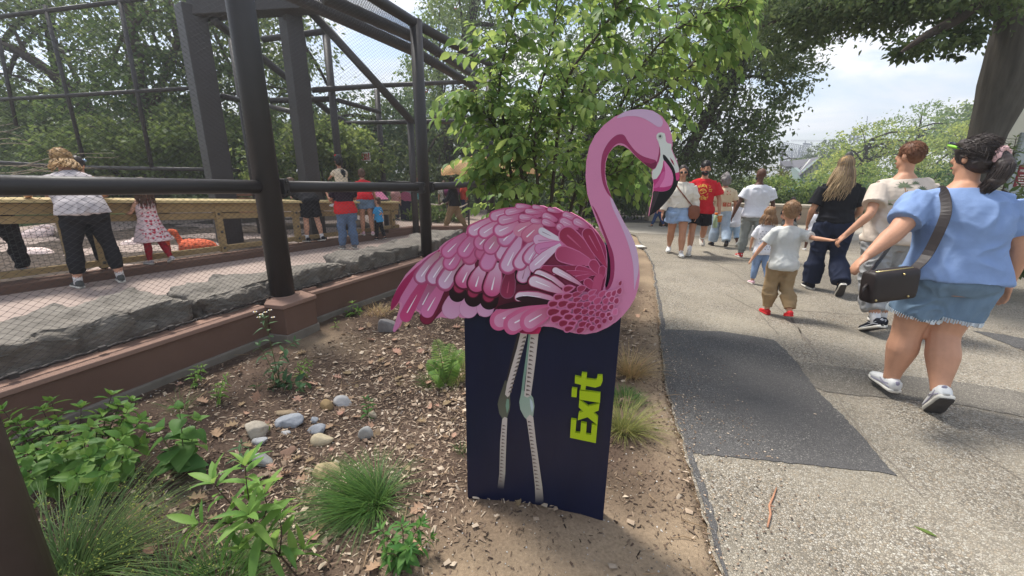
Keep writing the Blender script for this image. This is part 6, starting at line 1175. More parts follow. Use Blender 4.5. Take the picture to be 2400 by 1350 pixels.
    def strands(s, mt, n, length, spread=1.0, wave=.02, side=0.0, name='hair_lock', r=.006, front=False):
        """long hair: thin locks that follow the skull and then fall"""
        k = s.k * s.hs; M = s.hM; c = s.hc; mb = MB(); rg = np.random.default_rng(int(s.g.x * 1000) % 9999)
        for j in range(n):
            az = rg.uniform(-2.25, 2.25); el = rg.uniform(.05, 1.25); pts = []
            for t in np.linspace(0, 1, 5): e_ = 1.35 - t * (1.35 + .25); a_ = az * (.45 + .55 * t); pts.append(c + M @ Vector((math.sin(a_) * math.cos(e_) * .088, -math.cos(a_) * math.cos(e_) * .104 - .014, .03 + math.sin(e_) * .106)) * k)
            e0 = pts[-1]; ln = length * rg.uniform(.75, 1.08) * s.k; dx = math.sin(az) * .045 * spread * s.k; ph = rg.uniform(0, 6)
            for t in np.linspace(.12, 1, 8):
                out = s.tup * (-ln * t); lift = min(t * 3, 1) * .055 * s.k * max(0, math.cos(az)); pts.append(e0 + out + Vector((dx * (t ** .6) + math.sin(ph + t * 7) * wave * s.k * t + side * t * t, -lift * .55 + math.cos(ph + t * 6) * wave * .6 * s.k * t, 0)))
            q = smooth_line(pts, 2); mb.tube(q, np.concatenate([np.full(len(q) - 6, r * s.k), np.linspace(r, .0015, 6) * s.k]), 5)
        return s.put(mb.obj(name, mt, None, True))
    def shirt(s, mt, hem=-.03, sleeve=.62, ease=.022, flare=.012, name='tshirt', sl_ease=.022, sl_hem=.014, disp=.010, ds=.10, neck=.568, belly=0.0, vox=None, cuts=(None, None)):
        mb = MB(); s.torso(mb, hem, neck, ease, flare, 20, belly)
        for i in (0, 1):
            mb.tube([s.at(.53) + Vector(((-1, 1)[i] * .06, 0, 0)) * s.k, s.sho[i]], [.054 * s.k, (.049 * (.6 + .4 * s.aw) + sl_ease * .75) * s.k], 12)
            if sleeve: s.armtube(mb, i, -.04, sleeve, sl_ease, sl_hem, 14)
        o = s.put(remesh(mb, name, mt, vox or s.vox, None, 2, disp * s.k, ds, int(abs(s.g.x) * 100) % 50)); s.shirt_o = o; return o
    def pants(s, mt, t1=1.9, ease=.018, hem=0.0, name='trousers', waist=.06, disp=.010, ds=.09, seat=.0, rise=.02, vox=None):
        mb = MB(); s.torso(mb, -.10, waist, .012, 0, 18)
        for i in (0, 1):
            s.legtube(mb, i, -.05, t1, ease, hem)
            if seat: mb.ball(s.hip[i] + Vector((0, -.045 * s.bd, .005)) * s.k, (.10 * s.k * s.bw, .10 * s.k * s.bd * seat, .11 * s.k))
        return s.put(remesh(mb, name, mt, vox or s.vox, None, 2, disp * s.k, ds, int(abs(s.g.y) * 100) % 50 + 3))
    def shoes(s, mt, sole=m_sole, w=1.0, sock=None, under=None, high=0.0, name='shoe', sc=1.0, accent=None):
        for i in (0, 1):
            f = s.toe[i]; side = Vector((1, 0, 0)); side = (side - f * side.dot(f)).normalized(); up = side.cross(f).normalized(); k = s.k * (.92 if s.child else 1) * sc; a = s.ank[i] - up * s.AN; rings = []; sr = []; ur = []
            for y, hw, h in ((-.075, .020, .060), (-.068, .032, .078 + high), (-.03, .037, .084 + high), (.01, .037, .082 + high), (.05, .040, .066), (.09, .044, .052), (.13, .045, .042), (.165, .036, .034), (.185, .018, .026)):
                c = a + f * y * k; rings.append(ell(c + up * (h / 2 + .016) * k, side * hw * w * k, up * (h / 2) * k, 12, 2.6)); sr.append(ell(c + up * .016 * k, side * (hw * w + .005) * k, up * .016 * k, 12, 3)); ur.append(ell(c - up * .0015 * k, side * hw * w * k, up * .004 * k, 12, 3))
            mb = MB(); mb.loft(rings); so = s.put(mb.obj(name, mt, None, True)); mb = MB(); mb.loft(sr); s.put(mb.obj('sole', sole, None, True), so)
            if under: mb = MB(); mb.loft(ur); s.put(mb.obj('outsole', under, None, True), so)
            if accent:
                mb = MB()
                for q in (-1, 1):
                    mb.tube([a + f * y * k + side * q * hw * w * k + up * h * k for y, hw, h in ((-.062, .030, .034), (-.02, .0385, .045), (.03, .0395, .040), (.085, .0455, .030), (.12, .046, .028))], [.004 * k] * 5, 5); mb.tube([a + f * y * k + side * q * hw * w * k + up * h * k for y, hw, h in ((-.05, .034, .062), (-.01, .038, .05), (.035, .040, .065))], .0035 * k, 5)
                mb.ball(a - f * .071 * k + up * .072 * k, (.016 * k, .006 * k, .018 * k)); tag(s.put(mb.obj('trim', accent, None, True), so), kind='stuff')
            mb = MB()
            for j in range(4): y = .02 + j * .026; c = a + f * y * k + up * (.098 - j * .012) * k; mb.tube([c - side * .022 * k, c + up * .003 * k, c + side * .022 * k], .0035 * k, 5)
            tag(s.put(mb.obj('laces', m_sock if mt is not m_white else m_sole, None, True), so), kind='stuff')
            if sock:
                mb = MB(); v = (s.knee[i] - s.ank[i]).normalized(); mb.tube([s.ank[i] - v * .03 * k, s.ank[i] + v * .05 * k, s.ank[i] + v * (.05 + sock) * k], [.041 * k, .042 * k, .043 * k], 12); s.put(mb.obj('sock', m_sock, None, True))
    def world(s, p): return Matrix.Translation(s.g) @ Matrix.Rotation(s.yaw, 4, 'Z') @ p
    def local(s, p): return (Matrix.Translation(s.g) @ Matrix.Rotation(s.yaw, 4, 'Z')).inverted() @ Vector(p)
    def decal(s, name, mt, polys, side=-1, org=None, scale=1.0, off=.003, col=None):
        """flat print laid on the shirt: polygons in (right, up) metres about a torso point, cast on from front (+1) or back (-1)"""
        me = s.shirt_o.data; bv = BVHTree.FromPolygons([v.co.copy() for v in me.vertices], [tuple(p.vertices) for p in me.polygons]); o0 = s.at(.38) if org is None else org; V = []; F = []; up = s.tup; rt = Vector((side * -1, 0, 0)) if side > 0 else Vector((1, 0, 0)); fw = Vector((0, math.cos(s.lean), -math.sin(s.lean))) * side
        for poly in polys:
            n0 = len(V); ok = True; pv = []
            for x, y in poly:
                p = o0 + rt * x * scale * s.k + up * y * scale * s.k; h = bv.ray_cast(p + fw * .6, -fw)
                if h[0] is None: ok = False; break
                pv.append(h[0] + fw * off)
            if not ok: continue
            V += pv; F.append(tuple(range(n0, len(V))))
        if not F: return
        m = MB(); m.add(V, F); bm = bmesh.new(); me2 = m.mesh(name, mt); bm.from_mesh(me2)
        for f in bm.faces:
            if f.normal.dot(fw) < 0: f.normal_flip()
        bm.to_mesh(me2); bm.free(); o = link(name, me2); o.parent = s.root; return o
def strip(a, b, w):
    (x0, y0), (x1, y1) = a, b; l = math.hypot(x1 - x0, y1 - y0) + 1e-9; nx, ny = -(y1 - y0) / l * w / 2, (x1 - x0) / l * w / 2; return [(x0 + nx, y0 + ny), (x1 + nx, y1 + ny), (x1 - nx, y1 - ny), (x0 - nx, y0 - ny)]
def polyl(pts, w): return [strip(a, b, w) for a, b in zip(pts[:-1], pts[1:])]
def disc(x, y, r, n=10, ry=None): return [(x + r * math.cos(a), y + (ry or r) * math.sin(a)) for a in np.linspace(0, 2 * math.pi, n, endpoint=False)]
def strap(s, pts, w, mt, name='strap', par=None, th=.006):
    """flat band through points on the figure (local)"""
    q = [Vector(p) for p in smooth_line([Vector(p) for p in pts], 5)]; m = MB(); ctr = s.at(.3)
    rg = []
    for i, p in enumerate(q):
        t = (q[min(i + 1, len(q) - 1)] - q[max(i - 1, 0)]).normalized(); o = (p - ctr); o.z *= .2; o = (o - t * o.dot(t)).normalized(); b = t.cross(o); rg.append([p + b * w / 2 + o * th / 2, p - b * w / 2 + o * th / 2, p - b * w / 2 - o * th / 2, p + b * w / 2 - o * th / 2])
    m.loft(rg); o = m.obj(name, mt, None, False); o.parent = par or s.root; return o
# ------------------------------------------------------------------ the people in the photo
def sp_hand(p, i): return p.world(p.armpts(i)[2])
# --- woman in the blue tee, nearest on the right
m_blue = cloth('blue_cotton', (130, 153, 194), bump=.2); m_jean = denim('light_denim', (112, 134, 156)); m_fray = cloth('frayed_hem', (206, 214, 220)); m_wshoe = mat('white_trainer', s255(214, 214, 212), rough=.6, var=.05); m_bag = mat('dark_brown_leather', s255(42, 34, 33), rough=.55, spec=.4, var=.15, vscale=20, bump=.2, bscale=150); m_gold = mat('bag_gold', s255(206, 186, 130), rough=.3, metal=.9)
S = Person('dark haired woman from behind in a light blue tee, frayed denim shorts and white trainers', (2140, 938), (2268, 324), -20, head=.95, bw=1.34, bd=1.46, lw=1.6, aw=1.45, lean=5, side=-.03, legs=[(5, 4, 4, 0), (-1, 27, -7, -50)], arms=[((-.55, -.12, -.9), (-.7, .15, -.5)), ((.42, -.1, -1), (.1, .12, -1))], headturn=34, headtilt=.1, skin='light', vox=.0085)
S.reach(0, P(1998, 634, 2.62), (.1, -1, -.5)); S.body(curl=(.75, .4)); S.face(glasses=False)
S.shirt(m_blue, hem=.0, sleeve=.72, ease=.024, flare=.002, sl_ease=.020, sl_hem=.016, disp=.015, ds=.10, belly=-.01, vox=.0085)
S.pants(m_jean, t1=.68, ease=.026, hem=.012, name='denim_shorts', waist=.045, disp=.010, seat=.85, vox=.0085)
for i in (0, 1):
    mb = MB(); h, kn = S.hip[i], S.knee[i]; c = h.lerp(kn, .685); d = (kn - h).normalized(); rr_ = (.072 * 1.6 + .036) * S.k; u = d.orthogonal().normalized(); w = d.cross(u)
    for j in range(70): a = 2 * math.pi * j / 70; p = c + (u * math.cos(a) + w * math.sin(a)) * rr_ * 1.0; mb.bar(p - d * .012, p + d * random.uniform(.008, .022) + Vector((random.uniform(-.004, .004), 0, 0)), .012, .003)
    tag(S.put(mb.obj('frayed_hem', m_fray, None)), kind='stuff')
mb = MB()
for sx_2 in (-1, 1):
    pz = S.at(.02) + Vector((sx_2 * .11, -.235, -.02)) * S.k; mb.add([pz + Vector(q) * S.k for q in ((-.06, 0, .07), (.06, 0, .07), (.06, 0, -.03), (0, 0, -.07), (-.06, 0, -.03))], [(0, 1, 2, 3, 4)])
S.shoes(m_wshoe, w=1.15, sc=1.04, accent=mat('trim_lilac', s255(150, 146, 164), rough=.6), sock=.02, under=m_soled)
def sbun(mb, c, M, k):
    b = c + M @ Vector((.03, -.125, -.005)) * k; mb.ball(b, (.035 * k, .035 * k, .04 * k))
    q = smooth_line([b, b + Vector((.01, -.045, -.05)) * k, b + Vector((-.015, -.04, -.14)) * k, b + Vector((-.06, -.02, -.22)) * k], 4); mb.tube(q, np.interp(np.linspace(0, 1, len(q)), [0, .3, .7, 1], [.034, .05, .042, .008]) * k, 10)
    mb.ball(c + M @ Vector((0, .03, .085)) * k, (.075 * k, .06 * k, .045 * k), M)
S.haircap(H_dk, 1.06, extra=sbun, disp=.006, ds=.025); S.fuzz(H_dk, 700, .06, .0022, 1.07, low=-.6, dirn=(.2, -1, -.25))
tl0 = S.hc + S.hM @ Vector((.03, -.125, -.005)) * S.k * S.hs; mb = MB()
for j in range(110):
    o = Vector((random.gauss(0, 1), random.gauss(0, 1), random.gauss(0, .6))).normalized(); pts = [tl0 + (q_ + o * w_) * S.k * S.hs for q_, w_ in ((Vector((0, 0, 0)), .02), (Vector((.01, -.045, -.05)), .046), (Vector((-.015, -.04, -.14)), .044), (Vector((-.06, -.02, -.20 - random.uniform(0, .05))), random.uniform(.004, .03)))]
    mb.tube(smooth_line(pts, 3), [.004, .004, .004, .004, .004, .0035, .003, .0025, .002, .001], 4, False)
tag(S.put(mb.obj('ponytail_strands', H_dk, None, True)), kind='stuff')
kS = S.k; b_ = S.hc + S.hM @ Vector((.03, -.125, .0)) * kS; mb = MB()
for j in range(14): a = 2 * math.pi * j / 14; mb.ball(b_ + S.hM @ Vector((math.cos(a) * .045, 0, math.sin(a) * .045)) * kS, .019 * kS, None, 8, 6)
S.put(remesh(mb, 'scrunchie', cloth('pink_scrunchie', (228, 186, 184)), .006, None, 1, .004, .012))
mb = MB(); hc, M_ = S.hc, S.hM
for sd in (-1, 1): mb.ball(hc + M_ @ Vector((sd * .04, .094, .085)) * kS, (.034 * kS, .010 * kS, .024 * kS), M_ @ rx(-.5), 12, 8); mb.tube([hc + M_ @ Vector((sd * .075, .092, .088)) * kS, hc + M_ @ Vector((sd * .092, .0, .05)) * kS], .004 * kS, 5)
S.put(mb.obj('sunglasses', m_lens, None, True)); mb = MB(); mb.ball(hc + M_ @ Vector((-.082, .06, .07)) * kS, (.008 * kS, .04 * kS, .009 * kS), M_ @ rx(.35), 8, 6); S.put(mb.obj('green_leaf', mat('clip_green', s255(150, 214, 70), rough=.5), None, True))
# her bag: a thing of its own
bc = P(2084, 667, 2.50); bag = thing('shoulder_bag', 'small dark brown box bag hanging on a broad strap from the blue tee woman', 'bag', bc); Mb = Matrix.Rotation(R(8), 3, 'Z') @ Matrix.Rotation(R(-5), 3, 'Y')
mb = MB(); rings = [ell(bc + Mb @ Vector((x, 0, 0)), Mb @ Vector((0, .05 * s_, 0)), Mb @ Vector((0, 0, .098 * s_)), 24, 7) for x, s_ in ((-.155, .82), (-.150, .95), (-.135, 1), (.135, 1), (.150, .95), (.155, .82))]; mb.loft(rings); mb.obj('bag_body', m_bag, bag, True)
mb = MB(); mb.tube([bc + Mb @ Vector((-.13, -.02, .098)), bc + Mb @ Vector((.12, -.02, .100)), bc + Mb @ Vector((.155, -.02, .05))], .004, 6); mb.obj('zip', m_gold, bag, True)
for x, z_ in ((-.135, -.07), (.085, -.07), (.03, .075)): mb = MB(); mb.ball(bc + Mb @ Vector((x, -.052, z_)), .007, None, 8, 6); mb.obj('stud', m_gold, bag, True)
mb = MB(); mb.tube([bc + Mb @ Vector((-.155, 0, .02)), bc + Mb @ Vector((-.185, -.01, .0)), bc + Mb @ Vector((-.195, -.01, -.06))], [.008, .010, .004], 6); mb.obj('tassel', m_bag, bag, True)
sh = S.sho[0]; pts = [S.local(bc + Mb @ Vector((.14, -.01, .08))), S.at(.16) + Vector((-.245, -.215, 0)) * kS, S.at(.34) + Vector((-.195, -.212, .0)) * kS, S.at(.45) + Vector((-.165, -.18, .0)) * kS, S.at(.535) + Vector((-.14, -.06, .016)) * kS, S.at(.53) + Vector((-.12, .09, .0)) * kS, S.at(.40) + Vector((-.18, .20, 0)) * kS, S.at(.15) + Vector((-.30, .14, 0)) * kS, S.local(bc + Mb @ Vector((-.15, .01, .07)))]
so = strap(S, pts, .052, m_bag, 'strap', None); so.parent = bag; so.matrix_world = Matrix.Translation(-Vector(bag.location)) @ Matrix.Translation(S.g) @ Matrix.Rotation(S.yaw, 4, 'Z')

# --- man in the floral tee and grey joggers
m_cr = cloth('cream_cotton', (206, 192, 178)); m_jog = cloth('grey_jersey', (150, 150, 150), var=.12, vs=30); m_bk = cloth('black_shoe', (32, 34, 42), var=.15)
Rm = Person('man in a cream palm print tee and grey joggers, holding a boy by the hand', (2036, 764), (2128, 333), -10, bw=1.1, bd=1.05, lw=1.1, lean=2, legs=[(-8, 24, 3, -28), (8, 12, 2, 0)], arms=[((-.5, .1, -.9), (-.5, .3, -.8)), ((.35, -.05, -1), (.1, .2, -1))], headturn=26, skin='light', vox=.010)
hold = P(1968, 556, 4.15); Rm.reach(0, hold + Vector((.06, 0, .03)), (.2, -1, -.4)); Rm.body(curl=(.9, .4)); Rm.face()
Rm.haircap(H_au, .99, back=.016, up=.012, low=-.03, disp=.004); Rm.fuzz(H_au, 700, .028, .0022, 1.0, .012, .016, low=-.5); Rm.shirt(m_cr, hem=-.02, sleeve=.66, ease=.034, flare=.012, sl_ease=.032, sl_hem=.022, disp=.016, ds=.12)
Rm.pants(m_jog, t1=1.72, ease=.032, hem=.006, name='joggers', disp=.016, seat=.95); Rm.shoes(m_bk, m_sole, sock=.05, under=m_soled, accent=mat('trim_grey', s255(176, 178, 184), rough=.5))
# print on his back: palms, leaves and a pink flower
gp1 = cloth('print_green', (112, 122, 98)); gp2 = cloth('print_brown', (176, 136, 104)); gp3 = cloth('print_pink', (222, 120, 146)); gp4 = cloth('print_grey', (184, 184, 160))
def frond(x, y, a, l, w=.018): return [[(x, y), (x + l * .35 * math.cos(a) - w * math.sin(a), y + l * .35 * math.sin(a) + w * math.cos(a)), (x + l * math.cos(a), y + l * math.sin(a) - l * .25), (x + l * .4 * math.cos(a) + w * math.sin(a) * .6, y + l * .4 * math.sin(a) - w * math.cos(a) * .6)]]
for (x, y, sc, tr_) in ((-.06, .10, 1.0, True), (.08, .08, .7, True), (.03, .13, .55, False)):
    fr = sum([frond(x, y, a, .075 * sc, .014 * sc) for a in np.linspace(.2, 2.9, 7)], [])
    Rm.decal('print_palm', gp1, fr, -1)
    if tr_: Rm.decal('print_trunk', gp2, polyl([(x, y), (x + .008, y - .05), (x + .002, y - .11 * sc)], .009) + polyl([(x + .02, y - .02), (x + .022, y - .1 * sc)], .006), -1)
Rm.decal('print_leaves', gp1, sum([frond(-.12 + .03 * i, -.06 - .012 * (i % 3), a, .07, .012) for i, a in enumerate((2.6, .4, 2.9, 3.4, -.3, .2))], []), -1)
Rm.decal('print_bands', gp4, [strip((-.17, -.02), (.02, .0), .012), strip((-.13, -.12), (.03, -.11), .008), strip((-.09, .01), (.07, .02), .01)], -1)
Rm.decal('print_flower', gp3, [disc(-.09 + .018 * math.cos(a), -.075 + .018 * math.sin(a), .016) for a in np.linspace(0, 5, 5)], -1)

# --- boy with the red trainers
m_gw = cloth('pale_grey_tee', (204, 204, 200)); m_kh = cloth('khaki_cotton', (152, 128, 96), var=.1); m_red = mat('red_trainer', s255(196, 34, 40), rough=.55, var=.08)
Pb = Person('small boy from behind in a pale grey tee, khaki trousers and red trainers, holding hands', (1812, 737), (1850, 472), -10, child=True, lw=1.1, lean=3, legs=[(6, 10, 1, 0), (-10, 26, 1, -18)], arms=[((-.55, .1, -.8), (-.45, .1, -.9)), ((.9, 0, -.25), (1, .1, -.05))], headturn=-6, skin='light', vox=.009)
Pb.reach(1, hold + Vector((-.07, 0, -.035)), (.1, -.3, -1)); Pb.body(curl=(.3, .6)); Pb.haircap(H_lb, 1.0, up=.012, low=-.02, disp=.004); Pb.fuzz(H_lb, 500, .03, .0024, 1.01, .012, low=-.5); Pb.shirt(m_gw, hem=-.06, sleeve=.8, ease=.034, flare=.014, sl_ease=.03, sl_hem=.026, disp=.014, ds=.09); Pb.pants(m_kh, t1=1.88, ease=.03, hem=.004, name='trousers', disp=.016, ds=.07); Pb.shoes(m_red, m_red, sock=0, w=1.1)

# --- long haired woman in black and navy
m_blk = cloth('black_knit', (34, 34, 38), var=.12); m_nav = denim('navy_denim', (40, 45, 62))
Q = Person('woman from behind with long fair hair, black top and wide navy jeans', (1922, 680), (1958, 367), -18, bw=1.05, bd=1.05, lw=1.15, lean=2, legs=[(6, 5, 2, 0), (-8, 34, 1, -52)], arms=[((-.3, .05, -1), (.1, .6, -.6)), ((.3, .05, -1), (-.1, .7, -.5))], skin='light', vox=.010, headturn=-12)
Q.body(); Q.haircap(H_bl, 1.04, disp=.005); Q.strands(hairm('hair_fair', (166, 142, 108)), 190, .42, 1.6, .02, r=.0052, side=-.05); Q.strands(hairm('hair_fair_dark', (120, 100, 78)), 90, .34, 1.2, .016, r=.006)
Q.shirt(m_blk, hem=.06, sleeve=.75, ease=.022, sl_ease=.024, sl_hem=.02, disp=.010); Q.pants(m_nav, t1=1.95, ease=.026, hem=.038, name='wide_jeans', disp=.014, seat=1.0, waist=.16); Q.shoes(m_bk, m_sole, under=m_soled)

# --- bald man
m_wh = cloth('white_cotton', (222, 222, 228)); m_gj = denim('grey_jeans', (138, 142, 138))
N = Person('bald man from behind in a white tee, faded grey jeans and red and white trainers', (1752, 606), (1770, 394), -14, bw=1.2, bd=1.05, lw=1.05, legs=[(10, 8, 3, 0), (-14, 20, 3, -20)], arms=[((-.45, -.1, -1), (-.25, .2, -1)), ((.35, 0, -1), (.1, .3, -1))], headturn=30, skin='dark', vox=.012)
N.body(); N.shirt(m_wh, hem=-.04, sleeve=.66, ease=.026, sl_ease=.028, sl_hem=.02, disp=.012); N.pants(m_gj, t1=1.92, ease=.022, name='jeans', disp=.014, ds=.06); N.shoes(m_red, m_sole, high=.02, accent=m_white); 
mb = MB(); mb.ball(N.hc + N.hM @ Vector((0, .03, -.07)) * N.k, (.06 * N.k, .066 * N.k, .05 * N.k), N.hM); N.put(mb.obj('beard', H_bk, None, True))
# --- girl with polka dots
m_lj = denim('child_jeans', (128, 150, 184)); m_pkshoe = mat('pink_trainer', s255(226, 186, 196), rough=.6)
O = Person('small girl from behind in a white spotted top, blue jeans and pink shoes', (1775, 667), (1802, 486), -10, child=True, legs=[(8, 8, 1, 0), (-12, 30, 1, -35)], arms=[((-.4, .1, -1), (.1, .4, -.8)), ((.3, .1, -1), (.1, .5, -.8))], skin='light', vox=.010)
O.body(); O.haircap(H_lb, 1.03, disp=.006); O.strands(H_lb, 120, .24, 1.4, .03, r=.006); O.shirt(m_wh, hem=-.09, sleeve=.85, ease=.034, flare=.03, disp=.01); O.pants(m_lj, t1=1.85, ease=.022, name='jeans', disp=.012, ds=.06); O.shoes(m_pkshoe, m_sole)
O.decal('polka_dots', cloth('navy_dot', (52, 52, 80)), [disc(-.15 + .06 * i + .03 * (j % 2), -.34 + .055 * j, .009) for i in range(6) for j in range(8)], -1)
mb = MB()
for j in range(4): mb.ball(O.hc + O.hM @ Vector((-.055 + .036 * j, -.05, .125)) * O.k * O.hs, .013 * O.k, None, 8, 6)
O.put(mb.obj('hair_clips', cloth('peach_clip', (232, 178, 150)), None, True))

# --- couple walking towards us
m_bl = cloth('cream_blouse', (222, 214, 200)); m_rd = cloth('red_cotton', (196, 36, 46)); m_blsh = cloth('black_shorts', (30, 30, 34)); m_brown = mat('tan_leather', s255(128, 76, 54), rough=.5, var=.1); m_lden = denim('pale_denim', (146, 168, 198))
J = Person('woman in a cream blouse and pale denim shorts walking towards us beside the flamingo beak', (1580, 598), (1593, 390), 162, bw=1.12, bd=1.05, lw=1.25, legs=[(12, 4, 2, 4), (-12, 20, 1, -14)], arms=[((-.35, .0, -1), (-.1, .3, -1)), ((.35, 0, -1), (.1, .3, -1))], skin='olive', vox=.011)
J.body(); J.face(glasses=True, brows=H_dk); J.haircap(H_dk, 1.0, back=.036, up=.030); J.strands(H_dk, 40, .10, .8, .02)
J.shirt(m_bl, hem=.10, sleeve=1.78, ease=.03, sl_ease=.03, sl_hem=.012, name='blouse', disp=.014); J.pants(m_lden, t1=.48, ease=.03, hem=.035, name='denim_shorts', waist=.17, disp=.01); J.shoes(m_wshoe, m_sole, sock=.03)
jb = J.world(J.at(.02) + Vector((-.26, .1, .0)) * J.k); jbag = thing('crossbody_bag', 'brown leather crossbody bag at the hip of the woman in the cream blouse', 'bag', jb); mb = MB(); mb.loft([ell(jb + Vector((0, y, 0)), Vector((.10 * s_, 0, 0)), Vector((0, 0, .125 * s_)), 14, 3.2) for y, s_ in ((-.05, .85), (-.04, 1), (.04, 1), (.05, .85))]); mb.obj('bag_body', m_brown, jbag, True)
so = strap(J, [J.at(.12) + Vector((-.24, .1, 0)) * J.k, J.at(.33) + Vector((-.05, .165, 0)) * J.k, J.at(.50) + Vector((.09, .12, 0)) * J.k, J.at(.555) + Vector((.10, .0, .03)) * J.k, J.at(.45) + Vector((.06, -.15, 0)) * J.k, J.at(.2) + Vector((-.14, -.16, 0)) * J.k], .02, m_brown); so.parent = jbag; so.matrix_world = Matrix.Translation(-jb) @ Matrix.Translation(J.g) @ Matrix.Rotation(J.yaw, 4, 'Z')
K = Person('bearded man walking towards us in a red tee with yellow print and black shorts', (1629, 597), (1641, 380), 160, bw=1.12, bd=1.08, lw=1.05, legs=[(-18, 38, 3, -26), (12, 6, 3, 4)], arms=[((-.4, .05, -1), (-.1, .35, -1)), ((.42, -.02, -1), (.06, .3, -1))], skin='olive', vox=.011)
K.body(fists=(True, True)); K.face(beard=H_bk, brows=H_bk); K.haircap(H_bk, 1.03, back=.026, up=.036, low=-.04, disp=.006, ds=.02); K.fuzz(H_bk, 300, .03, .0025, 1.02, .04, .03, low=.1); K.shirt(m_rd, hem=-.05, sleeve=.72, ease=.028, sl_ease=.03, sl_hem=.022, disp=.012); K.pants(m_blsh, t1=.68, ease=.032, hem=.03, name='shorts', disp=.012); K.shoes(mat('stone_trainer', s255(186, 180, 170), rough=.7, var=.1), m_sole, sock=.12)
m_yel = cloth('yellow_print', (224, 178, 84))
def stroke_text(txt, x, y, h, w, b, arc=0): 
    out = []; n = len(txt)
    for i, ch in enumerate(txt):
        t = (i - (n - 1) / 2) / max(n, 1); dy = -arc * t * t * 4
        for (x0, y0), (x1, y1) in SEG.get(ch, []): out.append(strip((x + i * w * 1.35 + x0 * w, y + dy + y0 * h), (x + i * w * 1.35 + x1 * w, y + dy + y1 * h), b))
    return out
K.decal('print_words', m_yel, stroke_text('AURAL', -.10, .055, .045, .026, .010, .03) + stroke_text('AND', .085, .0, .018, .015, .006) + stroke_text('THE', .085, -.032, .018, .015, .006) + stroke_text('PTERE', -.10, -.175, .042, .026, .010), 1)
K.decal('print_tiger', m_yel, polyl([(-.02 + (.07 - .0045 * i) * math.cos(i * .55), -.04 + (.07 - .0045 * i) * math.sin(i * .55)) for i in range(15)], .012) + polyl([(-.07, -.06), (-.09, -.11), (-.04, -.125), (.0, -.10), (.03, -.13), (.05, -.15)], .010) + polyl([(.08, -.06), (.06, -.085), (.085, -.115), (.075, -.15)], .010) + polyl([(-.05, -.02), (.02, .0), (.03, -.05), (-.03, -.07)], .012), 1)
K.decal('print_stars', m_yel, [disc(.085, .075, .007, 5), disc(.11, .07, .007, 5), disc(.10, .045, .010, 5)], 1)
kh = K.world(K.armpts(0)[2]) + Vector((.0, 0, -.09)); cup = thing('drink_cup', 'clear plastic cup of orange drink between the couple walking towards us', 'cup', kh)
mb = MB(); mb.loft([[kh + Vector((r_ * math.cos(a), r_ * math.sin(a) - .05, z_)) for a in np.linspace(0, 6.283, 12, endpoint=False)] for r_, z_ in ((.032, -.09), (.042, .03))]); mb.obj('cup_body', mat('orange_drink', s255(206, 140, 60), rough=.2, spec=.5, translucent=.3), cup, True)
mb = MB(); mb.loft([[kh + Vector((r_ * math.cos(a), r_ * math.sin(a) - .05, z_)) for a in np.linspace(0, 6.283, 12, endpoint=False)] for r_, z_ in ((.045, .032), (.04, .05))]); mb.obj('lid', m_white, cup, True)
# --- woman with grey curly hair, crochet top, and the child in white
m_gr = denim('faded_jeans', (158, 174, 190))
Lw = Person('woman from behind with frizzy grey hair, patchwork crochet top and pale jeans', (1681, 577), (1688, 410), -12, bw=1.1, lw=1.1, legs=[(10, 8, 2, 0), (-14, 24, 2, -24)], arms=[((-.3, 0, -1), (0, .4, -1)), ((.32, 0, -1), (.1, .3, -1))], skin='tan', vox=.012)
Lw.body(); Lw.haircap(H_gr, 1.22, disp=.022, ds=.03, low=.02); Lw.shirt(cloth('crochet_cream', (206, 188, 158), bump=.5, bs=60), hem=.02, sleeve=.75, ease=.026, name='crochet_top', sl_hem=.03); Lw.pants(m_gr, t1=1.93, ease=.03, hem=.03, name='jeans', disp=.014); Lw.shoes(m_bk, m_soled)
m_cpr = cloth('crochet_red', (176, 92, 66)); m_cpp = cloth('crochet_pink', (222, 170, 150)); Lw.decal('crochet_squares', m_cpr, [[(x - .045, y - .05), (x + .045, y - .05), (x + .045, y + .05), (x - .045, y + .05)] for x, y in ((-.09, .08), (.06, .08), (-.12, -.2), (0, -.2), (.11, -.2))], -1); Lw.decal('crochet_centres', m_cpp, [disc(x, y, .026) for x, y in ((-.09, .08), (.06, .08), (-.12, -.2), (0, -.2), (.11, -.2))], -1, off=.006)
bk_ = Lw.world(Lw.armpts(0)[2]); wb_ = P(1677, 518, 8.3); wbt = thing('water_bottle', 'pale green water bottle with an orange lid in front of the grey haired woman', 'bottle', wb_); mb = MB(); mb.tube([wb_ - zvec(.13), wb_ + zvec(.10), wb_ + zvec(.12)], [.042, .042, .028], 12); mb.obj('bottle_body', cloth('bottle_green', (176, 204, 170)), wbt, True); mb = MB(); mb.tube([wb_ + zvec(.121), wb_ + zvec(.16)], .033, 12); mb.obj('lid', cloth('bottle_orange', (232, 130, 60)), wbt, True)
Mc = Person('child in a white tee and pale cropped jeans walking just left of the bald man', (1713, 576), (1725, 458), -14, child=True, legs=[(12, 8, 2, 0), (-12, 24, 2, -20)], arms=[((-.4, .1, -1), (-.3, .3, -1)), ((.3, 0, -1), (.1, .3, -1))], skin='dark', vox=.012)
Mc.body(); Mc.haircap(H_bk, 1.03); Mc.shirt(m_wh, hem=-.12, sleeve=.8, ease=.035, flare=.02); Mc.pants(denim('sky_denim', (160, 184, 206)), t1=1.5, ease=.03, hem=.012, name='cropped_jeans'); Mc.shoes(m_wshoe, m_sole)
Tc = Person('child with a white top and orange shorts partly hidden by the long haired woman', (1896, 588), (1902, 478), -18, child=True, legs=[(14, 10, 2, 0), (-14, 30, 2, -30)], skin='dark', vox=.012)
